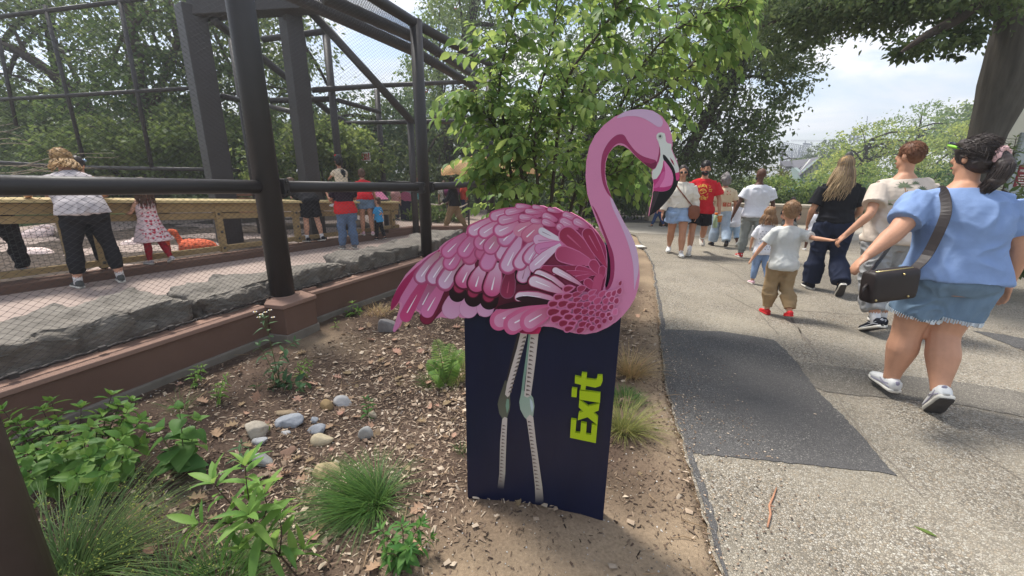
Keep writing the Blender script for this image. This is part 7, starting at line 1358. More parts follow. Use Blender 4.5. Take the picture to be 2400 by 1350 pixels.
Tc.body(); Tc.haircap(H_bk, 1.03); Tc.shirt(m_wh, hem=-.04, sleeve=.8, ease=.03); Tc.pants(cloth('orange_shorts', (226, 110, 52)), t1=.8, ease=.035, hem=.03, name='shorts'); Tc.shoes(m_wshoe, m_sole)
U = Person('bearded man in black sitting on the low wall behind the children', (1842, 560), (1836, 463), 150, lean=14, legs=[(82, 80, 6, 0), (82, 80, 6, 0)], arms=[((-.3, .5, -1), (.2, 1, -.1)), ((.3, .5, -1), (-.2, 1, -.1))], skin='tan', vox=.013)
U.body(); U.face(beard=H_dk, glasses=True); U.haircap(H_dk, 1.0, back=.034, up=.034); U.shirt(m_blk, hem=.0, sleeve=.7, name='tshirt'); U.pants(cloth('grey_shorts', (124, 122, 116)), t1=1.0, ease=.03, hem=.02, name='shorts'); U.shoes(m_wshoe, m_sole)
Vc = Person('child in dark jeans walking far off, only the legs showing under the flamingo beak', (1540, 533), (1551, 448), 60, child=True, legs=[(22, 4, 2, 0), (-18, 10, 2, -10)], skin='light', vox=.013)
Vc.body(); Vc.haircap(H_br, 1.02); Vc.shirt(cloth('rose_top', (196, 120, 112)), hem=-.02, sleeve=.7); Vc.pants(denim('dark_jeans', (54, 72, 110)), t1=1.8, ease=.02, name='jeans'); Vc.shoes(m_bk, m_sole)

# ------------------------------------------------------------------ visitors at the flamingo railing
GV = None
Yr = math.degrees(math.atan2(wn.x, -wn.y))                # facing the exhibit
B = Person('woman leaning on the railing in a pale grey tank top and black leggings, fair hair', (240, 668), None, Yr, kk=1.0, bw=1.16, bd=1.22, lw=1.15, aw=1.2, lean=42, legs=[(4, 4, 10, 0), (2, 2, 9, 0)], arms=[((-.6, .75, -.55), (.1, 1, -.2)), ((.6, .75, -.55), (-.2, 1, -.2))], headtilt=.2, skin='fair', z=ZP, vox=.011)
B.body(); B.haircap(H_bl, 1.04); B.fuzz(H_bl, 500, .06, .0026, 1.05, low=-.5, dirn=(0, -.6, -.9)); B.strands(H_bl, 90, .16, .9, .025, r=.006); B.shirt(cloth('grey_tank', (186, 178, 178)), hem=.0, sleeve=0, ease=.036, name='tank_top', disp=.010, neck=.53); B.pants(m_blk, t1=1.72, ease=.012, name='leggings', seat=1.08, disp=.006); B.shoes(cloth('grey_canvas', (86, 88, 86)), m_sole, sock=.02)
W2 = Person('dark haired person with sunglasses pushed up, leaning beside the fair haired woman at the railing', (224, 652), None, Yr, kk=.96, side=.16, lean=44, legs=[(4, 4, 3, 0), (2, 2, 3, 0)], arms=[((-.4, .8, -.6), (.2, 1, -.2)), ((.4, .8, -.6), (-.2, 1, -.2))], skin='light', z=ZP + .0, vox=.012, headturn=-40)
W2.body(); W2.haircap(H_dk, 1.03); W2.face(glasses=False); W2.shirt(cloth('grey_tank2', (176, 168, 168)), hem=.02, sleeve=.5); W2.pants(m_blk, t1=1.9, ease=.012); W2.shoes(m_bk, m_sole)
mb = MB(); hc, M_ = W2.hc, W2.hM
for sd in (-1, 1): mb.ball(hc + M_ @ Vector((sd * .036, .075, .095)), (.032, .012, .022), M_, 10, 6)
W2.put(mb.obj('sunglasses', mat('mirror_lens', s255(150, 170, 190), rough=.1, metal=.6), None, True))
ZC = ZP + .10
def by_rail(px, o=.07): p = plane_hit(px, 610, W0 - wn * (.21 - o), wn); return Vector((p.x, p.y, ZC))
C = Person('small girl in a pink heart print dress and red leggings standing at the railing', None, (345, 418), Yr + 18, at=by_rail(370, .10), child=True, legs=[(6, 4, 3, 0), (-8, 22, 3, -22)], arms=[((-.3, .5, -.9), (-.1, 1, .1)), ((.3, .4, -1), (.2, 1, .1))], skin='fair', z=ZC, vox=.010)
C.body(); C.haircap(H_br, 1.03); C.strands(H_br, 110, .46, 1.0, .025, r=.006)
mb = MB(); rings = []
for t in np.linspace(0, 1, 9): z_ = .30 - .62 * t; r_ = (.135 + .19 * t ** 1.2) * C.k; c = C.at(max(z_, 0)) + Vector((0, 0, min(z_, 0))) * C.k; rings.append([c + Vector((r_ * (1 + .07 * t * math.sin(7 * a)) * math.cos(a), r_ * (1 + .07 * t * math.sin(7 * a)) * math.sin(a) * .85, 0)) for a in np.linspace(0, 2 * math.pi, 56, endpoint=False)])
mb.loft(rings); C.torso(mb, .2, .55, .014); C.shirt_o = C.put(remesh(mb, 'heart_dress', cloth('pink_white_print', (226, 204, 206)), .010, None, 1, .006, .06))
hp_ = []
for i in range(9):
    for j in range(11):
        x, y, r_ = -.28 + .07 * i + random.uniform(-.015, .015), -.62 + .085 * j + random.uniform(-.02, .02), random.uniform(.018, .03); hp_.append([(x, y - r_), (x + r_, y + .2 * r_), (x + .55 * r_, y + r_), (x, y + .5 * r_), (x - .55 * r_, y + r_), (x - r_, y + .2 * r_)])
tag(C.decal('heart_print', cloth('heart_red', (188, 60, 82)), hp_, -1, C.at(.3)), kind='stuff'); C.pants(cloth('red_leggings', (150, 30, 44)), t1=1.95, ease=.01, name='leggings', disp=.003); C.shoes(mat('grey_sneaker', s255(176, 170, 176), rough=.6, var=.2, vscale=40), m_sole)
A = Person('person in black trousers and navy top stepping up to the railing, cut by the frame', (26, 668), (4, 352), Yr - 8, bw=1.1, lean=10, legs=[(2, 3, 4, 0), (38, 56, 6, 0)], arms=[((-.3, .5, -.9), (.1, 1, .1)), ((.3, .6, -.9), (-.1, 1, .1))], skin='light', z=ZP, vox=.012)
A.body(); A.haircap(H_dk, 1.04); A.shirt(cloth('navy_jersey', (38, 42, 66)), hem=-.04, sleeve=1.7, ease=.026, name='sweater'); A.pants(m_blk, t1=1.92, ease=.022, disp=.014); A.shoes(cloth('grey_runner', (150, 148, 150)), m_bk)
D = Person('youngster in black tee and shorts bent far over the railing, trainers on the step', None, None, Yr + 4, kk=.84, at=by_rail(742), lean=76, legs=[(6, 2, 3, 0), (-4, 10, 3, -10)], arms=[((-.3, .8, -.4), (.1, 1, -.1)), ((.3, .8, -.4), (-.1, 1, -.1))], skin='fair', z=ZC, vox=.012)
D.body(); D.haircap(H_br, 1.03); D.shirt(m_blk, hem=-.02, sleeve=.7, ease=.026); D.pants(m_blsh, t1=.85, ease=.03, hem=.025, name='shorts'); D.shoes(m_bk, m_sole, sock=.03)
m_rdk = cloth('maroon_tee', (150, 40, 50)); E = Person('man in a red and black tee and blue jeans carrying a toddler on his shoulders', (818, 583), (806, 398), Yr - 14, bw=1.12, lw=1.1, legs=[(4, 4, 3, 0), (-2, 4, 3, 0)], arms=[((-.3, .3, -1), (0, 1, .7)), ((.3, .3, -1), (0, 1, .7))], skin='tan', z=ZP, vox=.012)
E.body(); E.haircap(H_bk, 1.03); E.shirt(cloth('black_red_tee', (44, 32, 44)), hem=-.04, sleeve=.7, ease=.028); 
mb = MB(); E.torso(mb, -.055, .20, .044, .016, 20); E.put(remesh(mb, 'tshirt_lower', cloth('bright_red_tee', (206, 44, 48)), .012, None, 2, .008, .1)); E.pants(denim('mid_jeans', (96, 116, 144)), t1=1.95, ease=.026, name='jeans', disp=.02, ds=.06); E.shoes(mat('patterned_trainer', s255(120, 116, 116), rough=.7, var=.5, vscale=60), m_sole)
e_top = E.world(E.at(.58)); ez = e_top.z - .10
To = Person('toddler with a red bow and white floral top riding on the shoulders of a man', (820, 583), None, Yr - 10, kk=.60, child=True, lean=14, legs=[(75, 80, 14, 0), (75, 80, 14, 0)], arms=[((-.3, .6, -.6), (.2, 1, -.2)), ((.3, .6, -.6), (-.2, 1, -.2))], skin='tan', z=ZP, vox=.009)
To.root.location = (e_top.x + .02, e_top.y - .05, ez - To.up0 + .02); To.body(); To.haircap(H_bk, 1.08); To.shirt(cloth('floral_white', (214, 196, 170), var=.3, vs=30), hem=-.06, sleeve=.5, flare=.05); To.pants(denim('toddler_denim', (58, 70, 98)), t1=1.7, ease=.02); To.shoes(m_wshoe, m_sole); mb = MB(); mb.ball(To.hc + To.hM @ Vector((-.05, .0, .12)) * To.k * 1.28, (.035 * To.k, .02, .03 * To.k)); To.put(mb.obj('red_bow', cloth('bow_red', (210, 50, 56)), None, True))
F = Person('woman in a red top and cut off denim shorts leaning over by the railing', None, None, Yr - 30, kk=.80, at=by_rail(868, .1), lw=1.1, lean=38, legs=[(4, 4, 2, 0), (-4, 6, 2, 0)], arms=[((-.2, .5, -.9), (.1, .8, -.5)), ((.3, .05, -1), (.05, .2, -1))], skin='light', z=ZC, vox=.012)
F.body(); F.haircap(H_br, 1.04); F.shirt(m_rd, hem=.02, sleeve=.5, ease=.022); F.pants(m_jean, t1=.5, ease=.028, hem=.03, name='denim_shorts'); F.shoes(m_pkshoe, m_sole)
Gb = Person('boy in a bright blue tee with orange print and black trousers near the railing end', (891, 562), (884, 463), 62, child=True, legs=[(8, 4, 2, 0), (-6, 16, 2, -14)], arms=[((-.3, .1, -1), (-.1, .4, -1)), ((.35, .0, -1), (.1, .3, -1))], skin='fair', z=ZP, vox=.011, headturn=20)
Gb.body(); Gb.face(); Gb.haircap(H_br, 1.0, back=.032, up=.030); Gb.shirt(cloth('azure_tee', (66, 152, 204)), hem=-.06, sleeve=.8, ease=.032); Gb.pants(m_blk, t1=1.9, ease=.02); Gb.shoes(m_bk, m_sole)
Gb.decal('shirt_print', cloth('print_orange', (226, 150, 52)), [disc(.02, -.14, .05, 9, .035), disc(.06, -.09, .03, 8, .025), disc(-.03, -.17, .03, 8, .02)], -1, Gb.at(.42)); Gb.decal('shirt_print', m_wh, [strip((-.08, .0), (.06, .03), .035), strip((-.05, -.05), (.03, -.04), .03)], -1, Gb.at(.42))
Hm = Person('man in a black top and khaki trousers striding to the left beyond the fence', (1066, 541), (1062, 416), 78, bw=1.1, lw=1.15, lean=6, legs=[(24, 4, 2, 16), (-20, 14, 2, -14)], arms=[((-.3, .3, -1), (0, .9, -.5)), ((.3, .2, -1), (0, .8, -.6))], skin='dark', z=ZP, vox=.013)
Hm.body(); Hm.haircap(H_bk, 1.1); Hm.shirt(m_blk, hem=-.02, sleeve=1.7, ease=.03, name='sweater'); Hm.pants(m_kh, t1=1.9, ease=.03, disp=.016); Hm.shoes(m_brown, m_brown, high=.03)
FV = 'distant visitors beyond the border'
def far_person(label, foot, top, yaw, skin, hair, top_c, leg_c, t1=1.9, extra=None, **kw):
    p = Person(label, foot, top, yaw, FV, skin=skin, z=ZP, vox=.016, legs=[(8, 6, 3, 0), (-8, 12, 3, -8)], **kw); p.body(); p.haircap(hair, 1.04); p.shirt(cloth('c%d_%d_%d' % top_c, top_c), hem=-.04, sleeve=.7, ease=.03); p.pants(cloth('c%d_%d_%d' % leg_c, leg_c), t1=t1, ease=.025); p.shoes(m_bk, m_sole); return p
far_person('woman in a pale dress pushing the stroller beyond the border', (1043, 512), (1043, 424), 200, 'light', H_br, (206, 196, 182), (206, 196, 182), 1.0)
cap_ = far_person('man in a blue cap and orange red shirt standing behind the striding man', (1088, 512), (1083, 419), 120, 'tan', H_br, (200, 76, 58), (44, 50, 78)); mb = MB(); mb.ball(cap_.hc + cap_.hM @ Vector((0, 0, .05)), (.095, .11, .08), cap_.hM); mb.box(cap_.hc + cap_.hM @ Vector((0, .13, .05)), (.14, .12, .015), cap_.hM); cap_.put(mb.obj('cap', cloth('cap_blue', (96, 140, 206)), None, True))
far_person('woman with reddish hair and a turquoise top seen between the two fence posts', (981, 512), (980, 417), 180, 'light', H_au, (110, 196, 204), (36, 36, 44))
far_person('person in a pink top standing behind the small flamingo cutout', (931, 516), (927, 432), 160, 'light', H_lb, (212, 160, 156), (70, 72, 84)); far_person('person in a grey top behind the railing end', (963, 510), (962, 428), 190, 'tan', H_dk, (150, 148, 152), (60, 64, 80))
# stroller
sc0 = G(1060, 512, ZP); st = thing('stroller', 'dark stroller with a pink canopy rim beyond the border', 'stroller', sc0); mb = MB()
mb.ball(sc0 + zvec(.78), (.24, .26, .2)); mb.obj('canopy', cloth('stroller_plum', (120, 52, 92)), st, True); mb = MB(); mb.ball(sc0 + zvec(.5), (.2, .3, .16)); mb.obj('seat', m_blk, st, True)
mb = MB()
for k in (-1, 1): mb.tube([sc0 + Vector((k * .2, .3, .12)), sc0 + Vector((k * .2, -.1, .6)), sc0 + Vector((k * .2, -.35, 1.0))], .014, 6); mb.tube([sc0 + Vector((k * .2, -.3, .12)), sc0 + Vector((k * .2, .05, .6))], .014, 6)
mb.tube([sc0 + Vector((-.2, -.35, 1)), sc0 + Vector((.2, -.35, 1))], .016, 6); mb.obj('frame', m_bolt, st, True)
for x in (-1, 1):
    for y in (-1, 1): mb = MB(); mb.tube([sc0 + Vector((x * .24 - .02, y * .3, .1)), sc0 + Vector((x * .24 + .02, y * .3, .1))], .1, 14); mb.obj('wheel', m_blk, st, True)
# ------------------------------------------------------------------ planting bed: mulch, litter, stones
m_chip = attr_mat('mulch_chip', .95, .08, .12)
CH = np.array([lin(c) for c in ((.47, .40, .345), (.36, .30, .26), (.60, .52, .44), (.69, .61, .525), (.28, .235, .21), (.53, .45, .38), (.78, .71, .625), (.43, .365, .32))])
def scatter(n, y0, y1, pw=1.0):
    y = y0 + (y1 - y0) * RNG.uniform(0, 1, n) ** pw; x = RNG.uniform(-1.30, 1.0, n) * (y + .9) ; e = edge_x(y); ok = (x < e + .03 + RNG.normal(size=n) * .03) & (x > -6.5)
    x, y = x[ok], y[ok]; q = np.stack([x, y], 1)
    def sd(a, b): d = np.array((b - a).xy); d /= np.linalg.norm(d); return (x - a.x) * -d[1] + (y - a.y) * d[0]
    ok = (sd(F1, F00) > .12) & (sd(F1, F2) < -.12) & ((x - F1.x) ** 2 + (y - F1.y) ** 2 > .3); return x[ok], y[ok]
def litter(name, n, s0, s1, pal, y0=.75, y1=5.5, asp=(.18, .5), th=.12, dens=None, lift=.006, pw=1.5):
    x, y = scatter(n, y0, y1, pw)
    if dens is not None: k = RNG.uniform(0, 1, len(x)) < dens(x, y); x, y = x[k], y[k]
    n = len(x); sz = RNG.uniform(s0, s1, n) * (.75 + .12 * y); z = swale(x, y) + RNG.uniform(.001, lift, n); az = RNG.uniform(0, 6.283, n); tilt = RNG.normal(size=n) * .3
    ax = np.stack([np.cos(az), np.sin(az), tilt], 1); nr = np.stack([RNG.normal(size=n) * .35, RNG.normal(size=n) * .35, np.ones(n)], 1); w = RNG.uniform(*asp, n)
    Fr = frames(ax, nr); tp = np.array([(-.5, -.5, 0), (.5, -.4, 0), (.35, .5, 0), (-.4, .45, 0), (0, 0, th)]); V = tp[None] * np.stack([w, np.ones(n), np.ones(n)], 1)[:, None, :] * sz[:, None, None]
    V = np.einsum('nvk,nkc->nvc', V, Fr) + np.stack([x, y, z], 1)[:, None, :]; F = np.array([(0, 1, 4), (1, 2, 4), (2, 3, 4), (3, 0, 4)]); Fx = (F[None] + (np.arange(n) * 5)[:, None, None]).reshape(-1, 3)
    c = pal[RNG.integers(0, len(pal), n)] * RNG.uniform(.6, 1.2, (n, 1)) * (.78 + .36 * pale(x, y))[:, None]; tag(link(name, np_mesh(name, V.reshape(-1, 3), Fx, m_chip, False, col=np.repeat(c, 5, 0))), kind='stuff')
def pale(x, y): return np.clip(.20 + 1.05 * np.exp(-(((x + .75) / .75) ** 2 + ((y - 2.9) / 1.3) ** 2)) + .5 * fbm(np.stack([x, y], 1) * 2, 3, 6) - 1.0 * np.exp(-(((x - .2) / .5) ** 2 + ((y - 1.1) / .5) ** 2)), .04, 1)
sandm = lambda x, y: np.clip(1.3 * np.exp(-(((x - .3) / .62) ** 2 + ((y - 1.05) / .5) ** 2)), 0, 1)
litter('mulch', 105000, .008, .028, CH[[0, 1, 2, 4, 5, 7]], asp=(.12, .42), dens=lambda x, y: (.35 + .65 * pale(x, y)) * (1 - 1.0 * sandm(x, y)))
litter('wood_chips', 76000, .009, .040, CH[[2, 3, 5, 6, 0]], asp=(.07, .3), dens=lambda x, y: pale(x, y) * (1 - .95 * sandm(x, y)), lift=.014)
litter('leaf_bits', 9000, .018, .042, CH[[2, 3, 6, 0]], asp=(.4, .8), th=.3, dens=lambda x, y: pale(x, y) * .8, lift=.016)
litter('gravel', 5200, .004, .010, np.array([lin((.74, .70, .64)), lin((.5, .45, .4)), lin((.85, .83, .8))]), asp=(.7, 1.1), th=.5, y0=.7, y1=3.2, lift=.002)
# twigs and straw
TW = MB(); x, y = scatter(900, .8, 4.6, 1.4)
for a, b in zip(x, y):
    if RNG.uniform() > pale(np.array([a]), np.array([b]))[0] + .15: continue
    l = RNG.uniform(.04, .16); t = RNG.uniform(0, 6.28); p = Vector((a, b, T(a, b) + .008)); d = Vector((math.cos(t), math.sin(t), RNG.uniform(-.05, .15))) * l; TW.tube([p, p + d * .5 + Vector((RNG.normal() * .01, RNG.normal() * .01, .006)), p + d], [.0022, .002, .001], 4, False)
tag(TW.obj('twigs', mat('straw_twig', s255(150, 126, 98), rough=.95, var=.3, vscale=20)), kind='stuff')
# dry leaves
DL = [(0, 0), (.10, .12), (.28, .16), (.16, .30), (.38, .42), (.18, .52), (.30, .72), (.10, .78), (0, 1), (-.10, .78), (-.30, .72), (-.18, .52), (-.38, .42), (-.16, .30), (-.28, .16), (-.10, .12)]
m_dry = mat('dry_leaf', s255(166, 138, 112), rough=.85, spec=.15, var=.25, vscale=30, translucent=.1, rnd=.3)
def dry_me(seed):
    r = np.random.default_rng(seed); c, t = r.uniform(.5, 1.6), r.uniform(-.6, .6); V = [(0, .5, 0)] + [(a, b, 0) for a, b in DL]; V = np.array(V); V[:, 2] = c * V[:, 0] ** 2 * 1.6 + .35 * c * (V[:, 1] - .5) ** 2 + t * V[:, 0] * (V[:, 1] - .5); n = len(DL)
    return np_mesh('dry_leaf', V, np.array([(0, 1 + i, 1 + (i + 1) % n) for i in range(n)]), m_dry, False, np.zeros(n + 1))
dry = [dry_me(i) for i in range(5)]; x, y = scatter(2600, .9, 5.0, 1.25); k = RNG.uniform(0, 1, len(x)) < pale(x, y) * .42; x, y = x[k], y[k]
big = [GT(*p) for p in ((598, 935), (880, 1000), (870, 1022), (700, 930), (745, 905), (650, 905), (820, 985), (505, 1010), (640, 1110), (690, 1130), (760, 1130), (450, 1190), (340, 1180), (300, 1210), (560, 870), (960, 760), (985, 735), (1010, 790), (940, 830), (880, 800), (1060, 770))]
lt_ = thing('fallen_leaf', 'upright curled brown oak leaf left of the river stones', 'leaf', GT(598, 945)); o = leaf_obj('blade', dry[2], GT(598, 945) + zvec(.005), (.3, .1, .9), (.2, -1, .2), .10, lt_)
for i, (a, b) in enumerate([(p.x, p.y) for p in big[1:]] + list(zip(x, y))[:250]):
    s_ = .10 if i < 20 else RNG.uniform(.045, .09); t = RNG.uniform(0, 6.28); o = bpy.data.objects.new('dry_leaf', dry[i % 5]); COL.objects.link(o); o.location = (a, b, T(a, b) + .010); o.rotation_euler = (RNG.normal() * .3, RNG.normal() * .3, t); o.scale = (s_,) * 3; tag(o, 'dry brown leaf lying on the wood chip mulch of the bed', 'leaf', 'dry leaves on the mulch')
# river stones
STN = [(600, 1003, 62, 44, (176, 166, 150), 'long warm grey stone at the left of the stone cluster'), (678, 981, 66, 34, (152, 155, 160), 'blue grey flat stone at the top left of the cluster'), (742, 1004, 48, 26, (150, 153, 158), 'blue grey stone half buried above the smooth tan one'), (756, 1023, 56, 38, (186, 172, 144), 'smooth oval tan stone in the middle of the cluster'), (857, 1010, 36, 48, (174, 172, 166), 'upright grey stone at the right of the cluster'), (872, 968, 32, 28, (184, 170, 146), 'small pale tan stone behind the green sprout'), (767, 945, 30, 36, (160, 136, 100), 'blocky brown stone at the top of the cluster'), (803, 937, 48, 28, (176, 174, 172), 'wedge shaped grey stone beside the blocky brown one'), (611, 1028, 40, 26, (168, 168, 168), 'small grey stone with a weed in front of the long one'), (617, 1071, 44, 44, (170, 170, 164), 'rounded grey stone lowest on the left of the cluster'), (773, 1093, 74, 52, (178, 160, 124), 'large rough tan stone next to the grass clump'), (672, 1056, 46, 22, (134, 108, 92), 'flat reddish brown stone sunk in the mulch'), (738, 981, 24, 18, (154, 158, 163), 'tiny blue grey stone between the larger ones'), (668, 964, 44, 14, (150, 132, 108), 'thin brown stone sliver above the blue grey one'), (908, 757, 52, 52, (128, 124, 122), 'rough grey rock beneath the flamingo tail'), (671, 1011, 22, 16, (176, 174, 172), 'very small whitish stone in the cluster')]
for i, (px, py, w, h, c, lb) in enumerate(STN):
    b = GT(px, py + h * .32); zc = b.y * _ca + (CAM_H - b.z) * _sa; w_, h_ = w / FPX * zc * .9, h / FPX * zc * .9; bm = bmesh.new(); bmesh.ops.create_icosphere(bm, subdivisions=3 if w < 60 else 4, radius=1)
    r = np.random.default_rng(i + 3); co = np.array([v.co for v in bm.verts]); pl_ = unit(r.normal(size=(7, 3)) * np.array([1, 1, 1.3]))
    for n_, d_ in zip(pl_, r.uniform(.42, .78, 7)): t_ = co @ n_; co -= np.maximum(t_ - d_, 0)[:, None] * n_ * .9
    co *= (1 + .12 * fbm(co * 2 + i * 7, 3, 2) + .03 * fbm(co * 9 + i, 2, 5))[:, None]; co *= np.array([w_ * .55, w_ * .42, h_ * .6])
    for v, q in zip(bm.verts, co): v.co = q
    me = bpy.data.meshes.new('river_stone'); bm.to_mesh(me); bm.free(); me.polygons.foreach_set('use_smooth', np.ones(len(me.polygons), bool)); me.materials.append(mat('stone_%d' % i, s255(*c), rough=.9, spec=.15, var=.16, vscale=22, bump=.6, bscale=70))
    o = link('river_stone', me); o.location = b + zvec(h_ * .16); o.rotation_euler = (r.uniform(-.2, .2), r.uniform(-.3, .3), r.uniform(-.5, .5)); tag(o, lb, 'stone', 'river stones in the planting bed')

# ------------------------------------------------------------------ plants of the bed
NV_, LN_, HT_, OVL = leaf_tpl('narrow'), leaf_tpl('lance'), leaf_tpl('heart'), leaf_tpl('oval')
P_sh = leafmat('leaf_shrub', s255(92, 128, 52), .3, .25); P_wl = leafmat('leaf_willow', s255(110, 146, 68), .35, .22); P_ht = leafmat('leaf_heart', s255(88, 126, 58), .28, .2); P_se = leafmat('leaf_serrate', s255(74, 116, 52), .28, .2); P_bl = leafmat('leaf_bluish', s255(74, 104, 66), .2, .2); P_fe = leafmat('leaf_fern', s255(108, 142, 60), .35, .2)
m_stem = mat('green_stem', s255(92, 96, 58), rough=.7, var=.15); m_stemd = mat('brown_stem', s255(74, 58, 46), rough=.8, var=.2)
def variants(nm, tpl, mt, ks=((1, 1), (.85, 1.6), (1.1, .4))): return [np_mesh(nm, tpl[0] * np.array([w, 1, c]), tpl[1], mt, True, np.zeros(len(tpl[0]))) for w, c in ks]
def plant(name, label, base, shoots, mes, spacing, size, sm, whorl=0, droop=.3, up=.5, pair=True, cat='plant', r=.004, start=.2, tipsize=.7, group=None):
    """shoots: world polylines; leaves sit on them singly or in pairs, a whorl at the tip; every leaf is a part"""
    e = thing(name, label, cat, base, group); mb = MB(); n = 0
    for s in shoots:
        q = np.array(smooth_line([Vector(p) for p in s], 5)); mb.tube(q, np.linspace(r, r * .35, len(q)), 5, False); L_ = np.linalg.norm(np.diff(q, axis=0), axis=1).sum(); k = max(2, int(L_ * (1 - start) / spacing)); az = RNG.uniform(0, 6.28)
        for j in range(k + 1):
            t = (start + (1 - start) * j / k) * (len(q) - 1); i = min(int(t), len(q) - 2); p = q[i] + (q[i + 1] - q[i]) * (t - i); d = unit((q[i + 1] - q[i])[None])[0]; az += 1.57 if pair else 2.4; u = unit(np.cross(d, (.31, .2, .93) if abs(d[2]) < .9 else (1, 0, 0))[None])[0]; v = np.cross(d, u); cnt = (2 if pair else 1) if j < k else (whorl or 2)
            for m_ in range(cnt):
                a = az + m_ * (math.pi if cnt == 2 else 2 * math.pi / cnt); o = u * math.cos(a) + v * math.sin(a); tipk = j == k
                ax = o * (1 if not tipk else .7) + d * (up if not tipk else .9) + np.array([0, 0, -droop * (1 if not tipk else .4)]) + RNG.normal(size=3) * .12; sz = size * RNG.uniform(.75, 1.2) * (tipsize if tipk else 1) * (1.1 - .35 * j / k)
                leaf_obj('leaf', mes[n % len(mes)], p + o * r, ax, d * .8 + np.array([0, 0, .7]) - o * .2, sz, e); n += 1
    tag(mb.obj('stem', sm, e, True), kind='stuff' if len(shoots) > 1 else None); return e
def up_px(base, px, py, dy=0): return P(px, py, base.y + dy)
# bushy shrub on the left: stems fan out and up
b0_ = GT(170, 1125); shs = []
for i, (x, y, dy) in enumerate(((40, 990, .0), (100, 960, .1), (110, 1000, -.05), (190, 955, .15), (215, 1000, 0), (262, 925, .25), (300, 960, .15), (330, 985, .1), (290, 1020, 0), (150, 1050, -.15), (60, 1060, -.2), (210, 1070, -.15), (10, 1030, -.1), (250, 1105, -.25), (180, 1110, -.3), (330, 1040, .05), (120, 940, .2), (5, 960, .1), (60, 1120, -.25), (75, 1000, .05), (130, 990, .1), (240, 970, .2), (280, 950, .2), (310, 940, .25), (160, 1010, 0), (20, 1000, .05), (200, 1030, -.1), (260, 1050, -.1), (110, 1060, -.2), (300, 1075, -.1))):
    t = P(x, y, b0_.y + dy); st0 = b0_.lerp(Vector((t.x, t.y, b0_.z)), .45); st0.z = T(st0.x, st0.y); shs.append([st0, st0.lerp(t, .55) + zvec(.03), t])
plant('leafy_shrub', 'bushy bright green leafy shrub in the lower left corner of the bed', b0_, shs, variants('leaf', OVL, P_sh), .040, .078, m_stemd, whorl=6, start=.22, cat='shrub', droop=.35)
b1_ = GT(425, 1112); plant('broadleaf_plant', 'plant with large heart shaped green leaves right of the bushy shrub', b1_, [[b1_, up_px(b1_, 428, 1040), up_px(b1_, 420, 958)], [b1_, up_px(b1_, 400, 1060, -.05), up_px(b1_, 372, 1010, -.05)], [b1_, up_px(b1_, 445, 1050, .05), up_px(b1_, 462, 985, .06)]], variants('leaf', HT_, P_ht), .065, .118, m_stem, whorl=3, droop=.45, up=.3, start=.3)
b2_ = GT(712, 1372); wl = [[b2_, up_px(b2_, 655, 1300), up_px(b2_, 600, 1235), up_px(b2_, 580, 1150), up_px(b2_, 575, 1090, .02)], [up_px(b2_, 600, 1235), up_px(b2_, 540, 1180), up_px(b2_, 500, 1132)], [up_px(b2_, 600, 1235), up_px(b2_, 520, 1225, -.04), up_px(b2_, 462, 1228, -.05)], [up_px(b2_, 640, 1285), up_px(b2_, 600, 1240, -.06), up_px(b2_, 582, 1205, -.08)], [up_px(b2_, 655, 1300), up_px(b2_, 660, 1250), up_px(b2_, 655, 1215, .05)], [up_px(b2_, 680, 1330), up_px(b2_, 705, 1305), up_px(b2_, 712, 1288, .02)], [up_px(b2_, 610, 1240), up_px(b2_, 625, 1190, .05), up_px(b2_, 618, 1160, .06)], [up_px(b2_, 660, 1305), up_px(b2_, 610, 1290, -.05), up_px(b2_, 575, 1285, -.06)]]
plant('willow_leaf_plant', 'tall lax plant with long narrow bright green leaves at the bottom centre left', b2_, wl, variants('leaf', (NV_[0] * np.array([1.1, 1, 1]), NV_[1]), P_wl), .026, .122, m_stemd, whorl=6, pair=False, start=.25, droop=.25, tipsize=1.0)
b3_ = GT(940, 1318); plant('serrate_plant', 'small dense green plant with crinkled leaves at the bottom, left of the sign', b3_, [[b3_, up_px(b3_, 920, 1270), up_px(b3_, 888, 1240)], [b3_, up_px(b3_, 945, 1265), up_px(b3_, 942, 1232)], [b3_, up_px(b3_, 965, 1262, .05), up_px(b3_, 988, 1225, .06)], [b3_, up_px(b3_, 925, 1300, -.05), up_px(b3_, 905, 1295, -.06)], [b3_, up_px(b3_, 980, 1285), up_px(b3_, 1010, 1262, .03)], [b3_, up_px(b3_, 950, 1290, -.06), up_px(b3_, 960, 1280, -.08)]], variants('leaf', LN_, P_se), .020, .062, m_stem, whorl=6, pair=True, start=.15, droop=.35)
b4_ = GT(655, 900); fl = thing('fleabane', 'flowering plant with small white daisies in front of the corner pier', 'plant', b4_); fl_t = [(598, 732), (612, 738), (622, 733), (633, 728), (606, 745), (640, 745), (616, 757)]
shs = [[b4_, up_px(b4_, 640, 830), up_px(b4_, 625, 770), up_px(b4_, 616, 745)], [b4_, up_px(b4_, 655, 840, .05), up_px(b4_, 690, 800, .05)], [b4_, up_px(b4_, 630, 850, -.05), up_px(b4_, 608, 810, -.05)]]
bpy.data.objects.remove(fl); fl = plant('fleabane', 'flowering plant with small white daisies in front of the corner pier', b4_, shs + [[b4_, up_px(b4_, 640 + 25 * i, 895, -.05), up_px(b4_, 600 + 35 * i, 905 + 6 * (i % 2), -.1)] for i in range(4)], variants('leaf', LN_, P_bl), .034, .085, m_stem, whorl=4, pair=False, start=.05, droop=.3)
m_petal = mat('white_petal', s255(228, 224, 224), rough=.7); m_disc = mat('yellow_disc', s255(220, 180, 50), rough=.8)
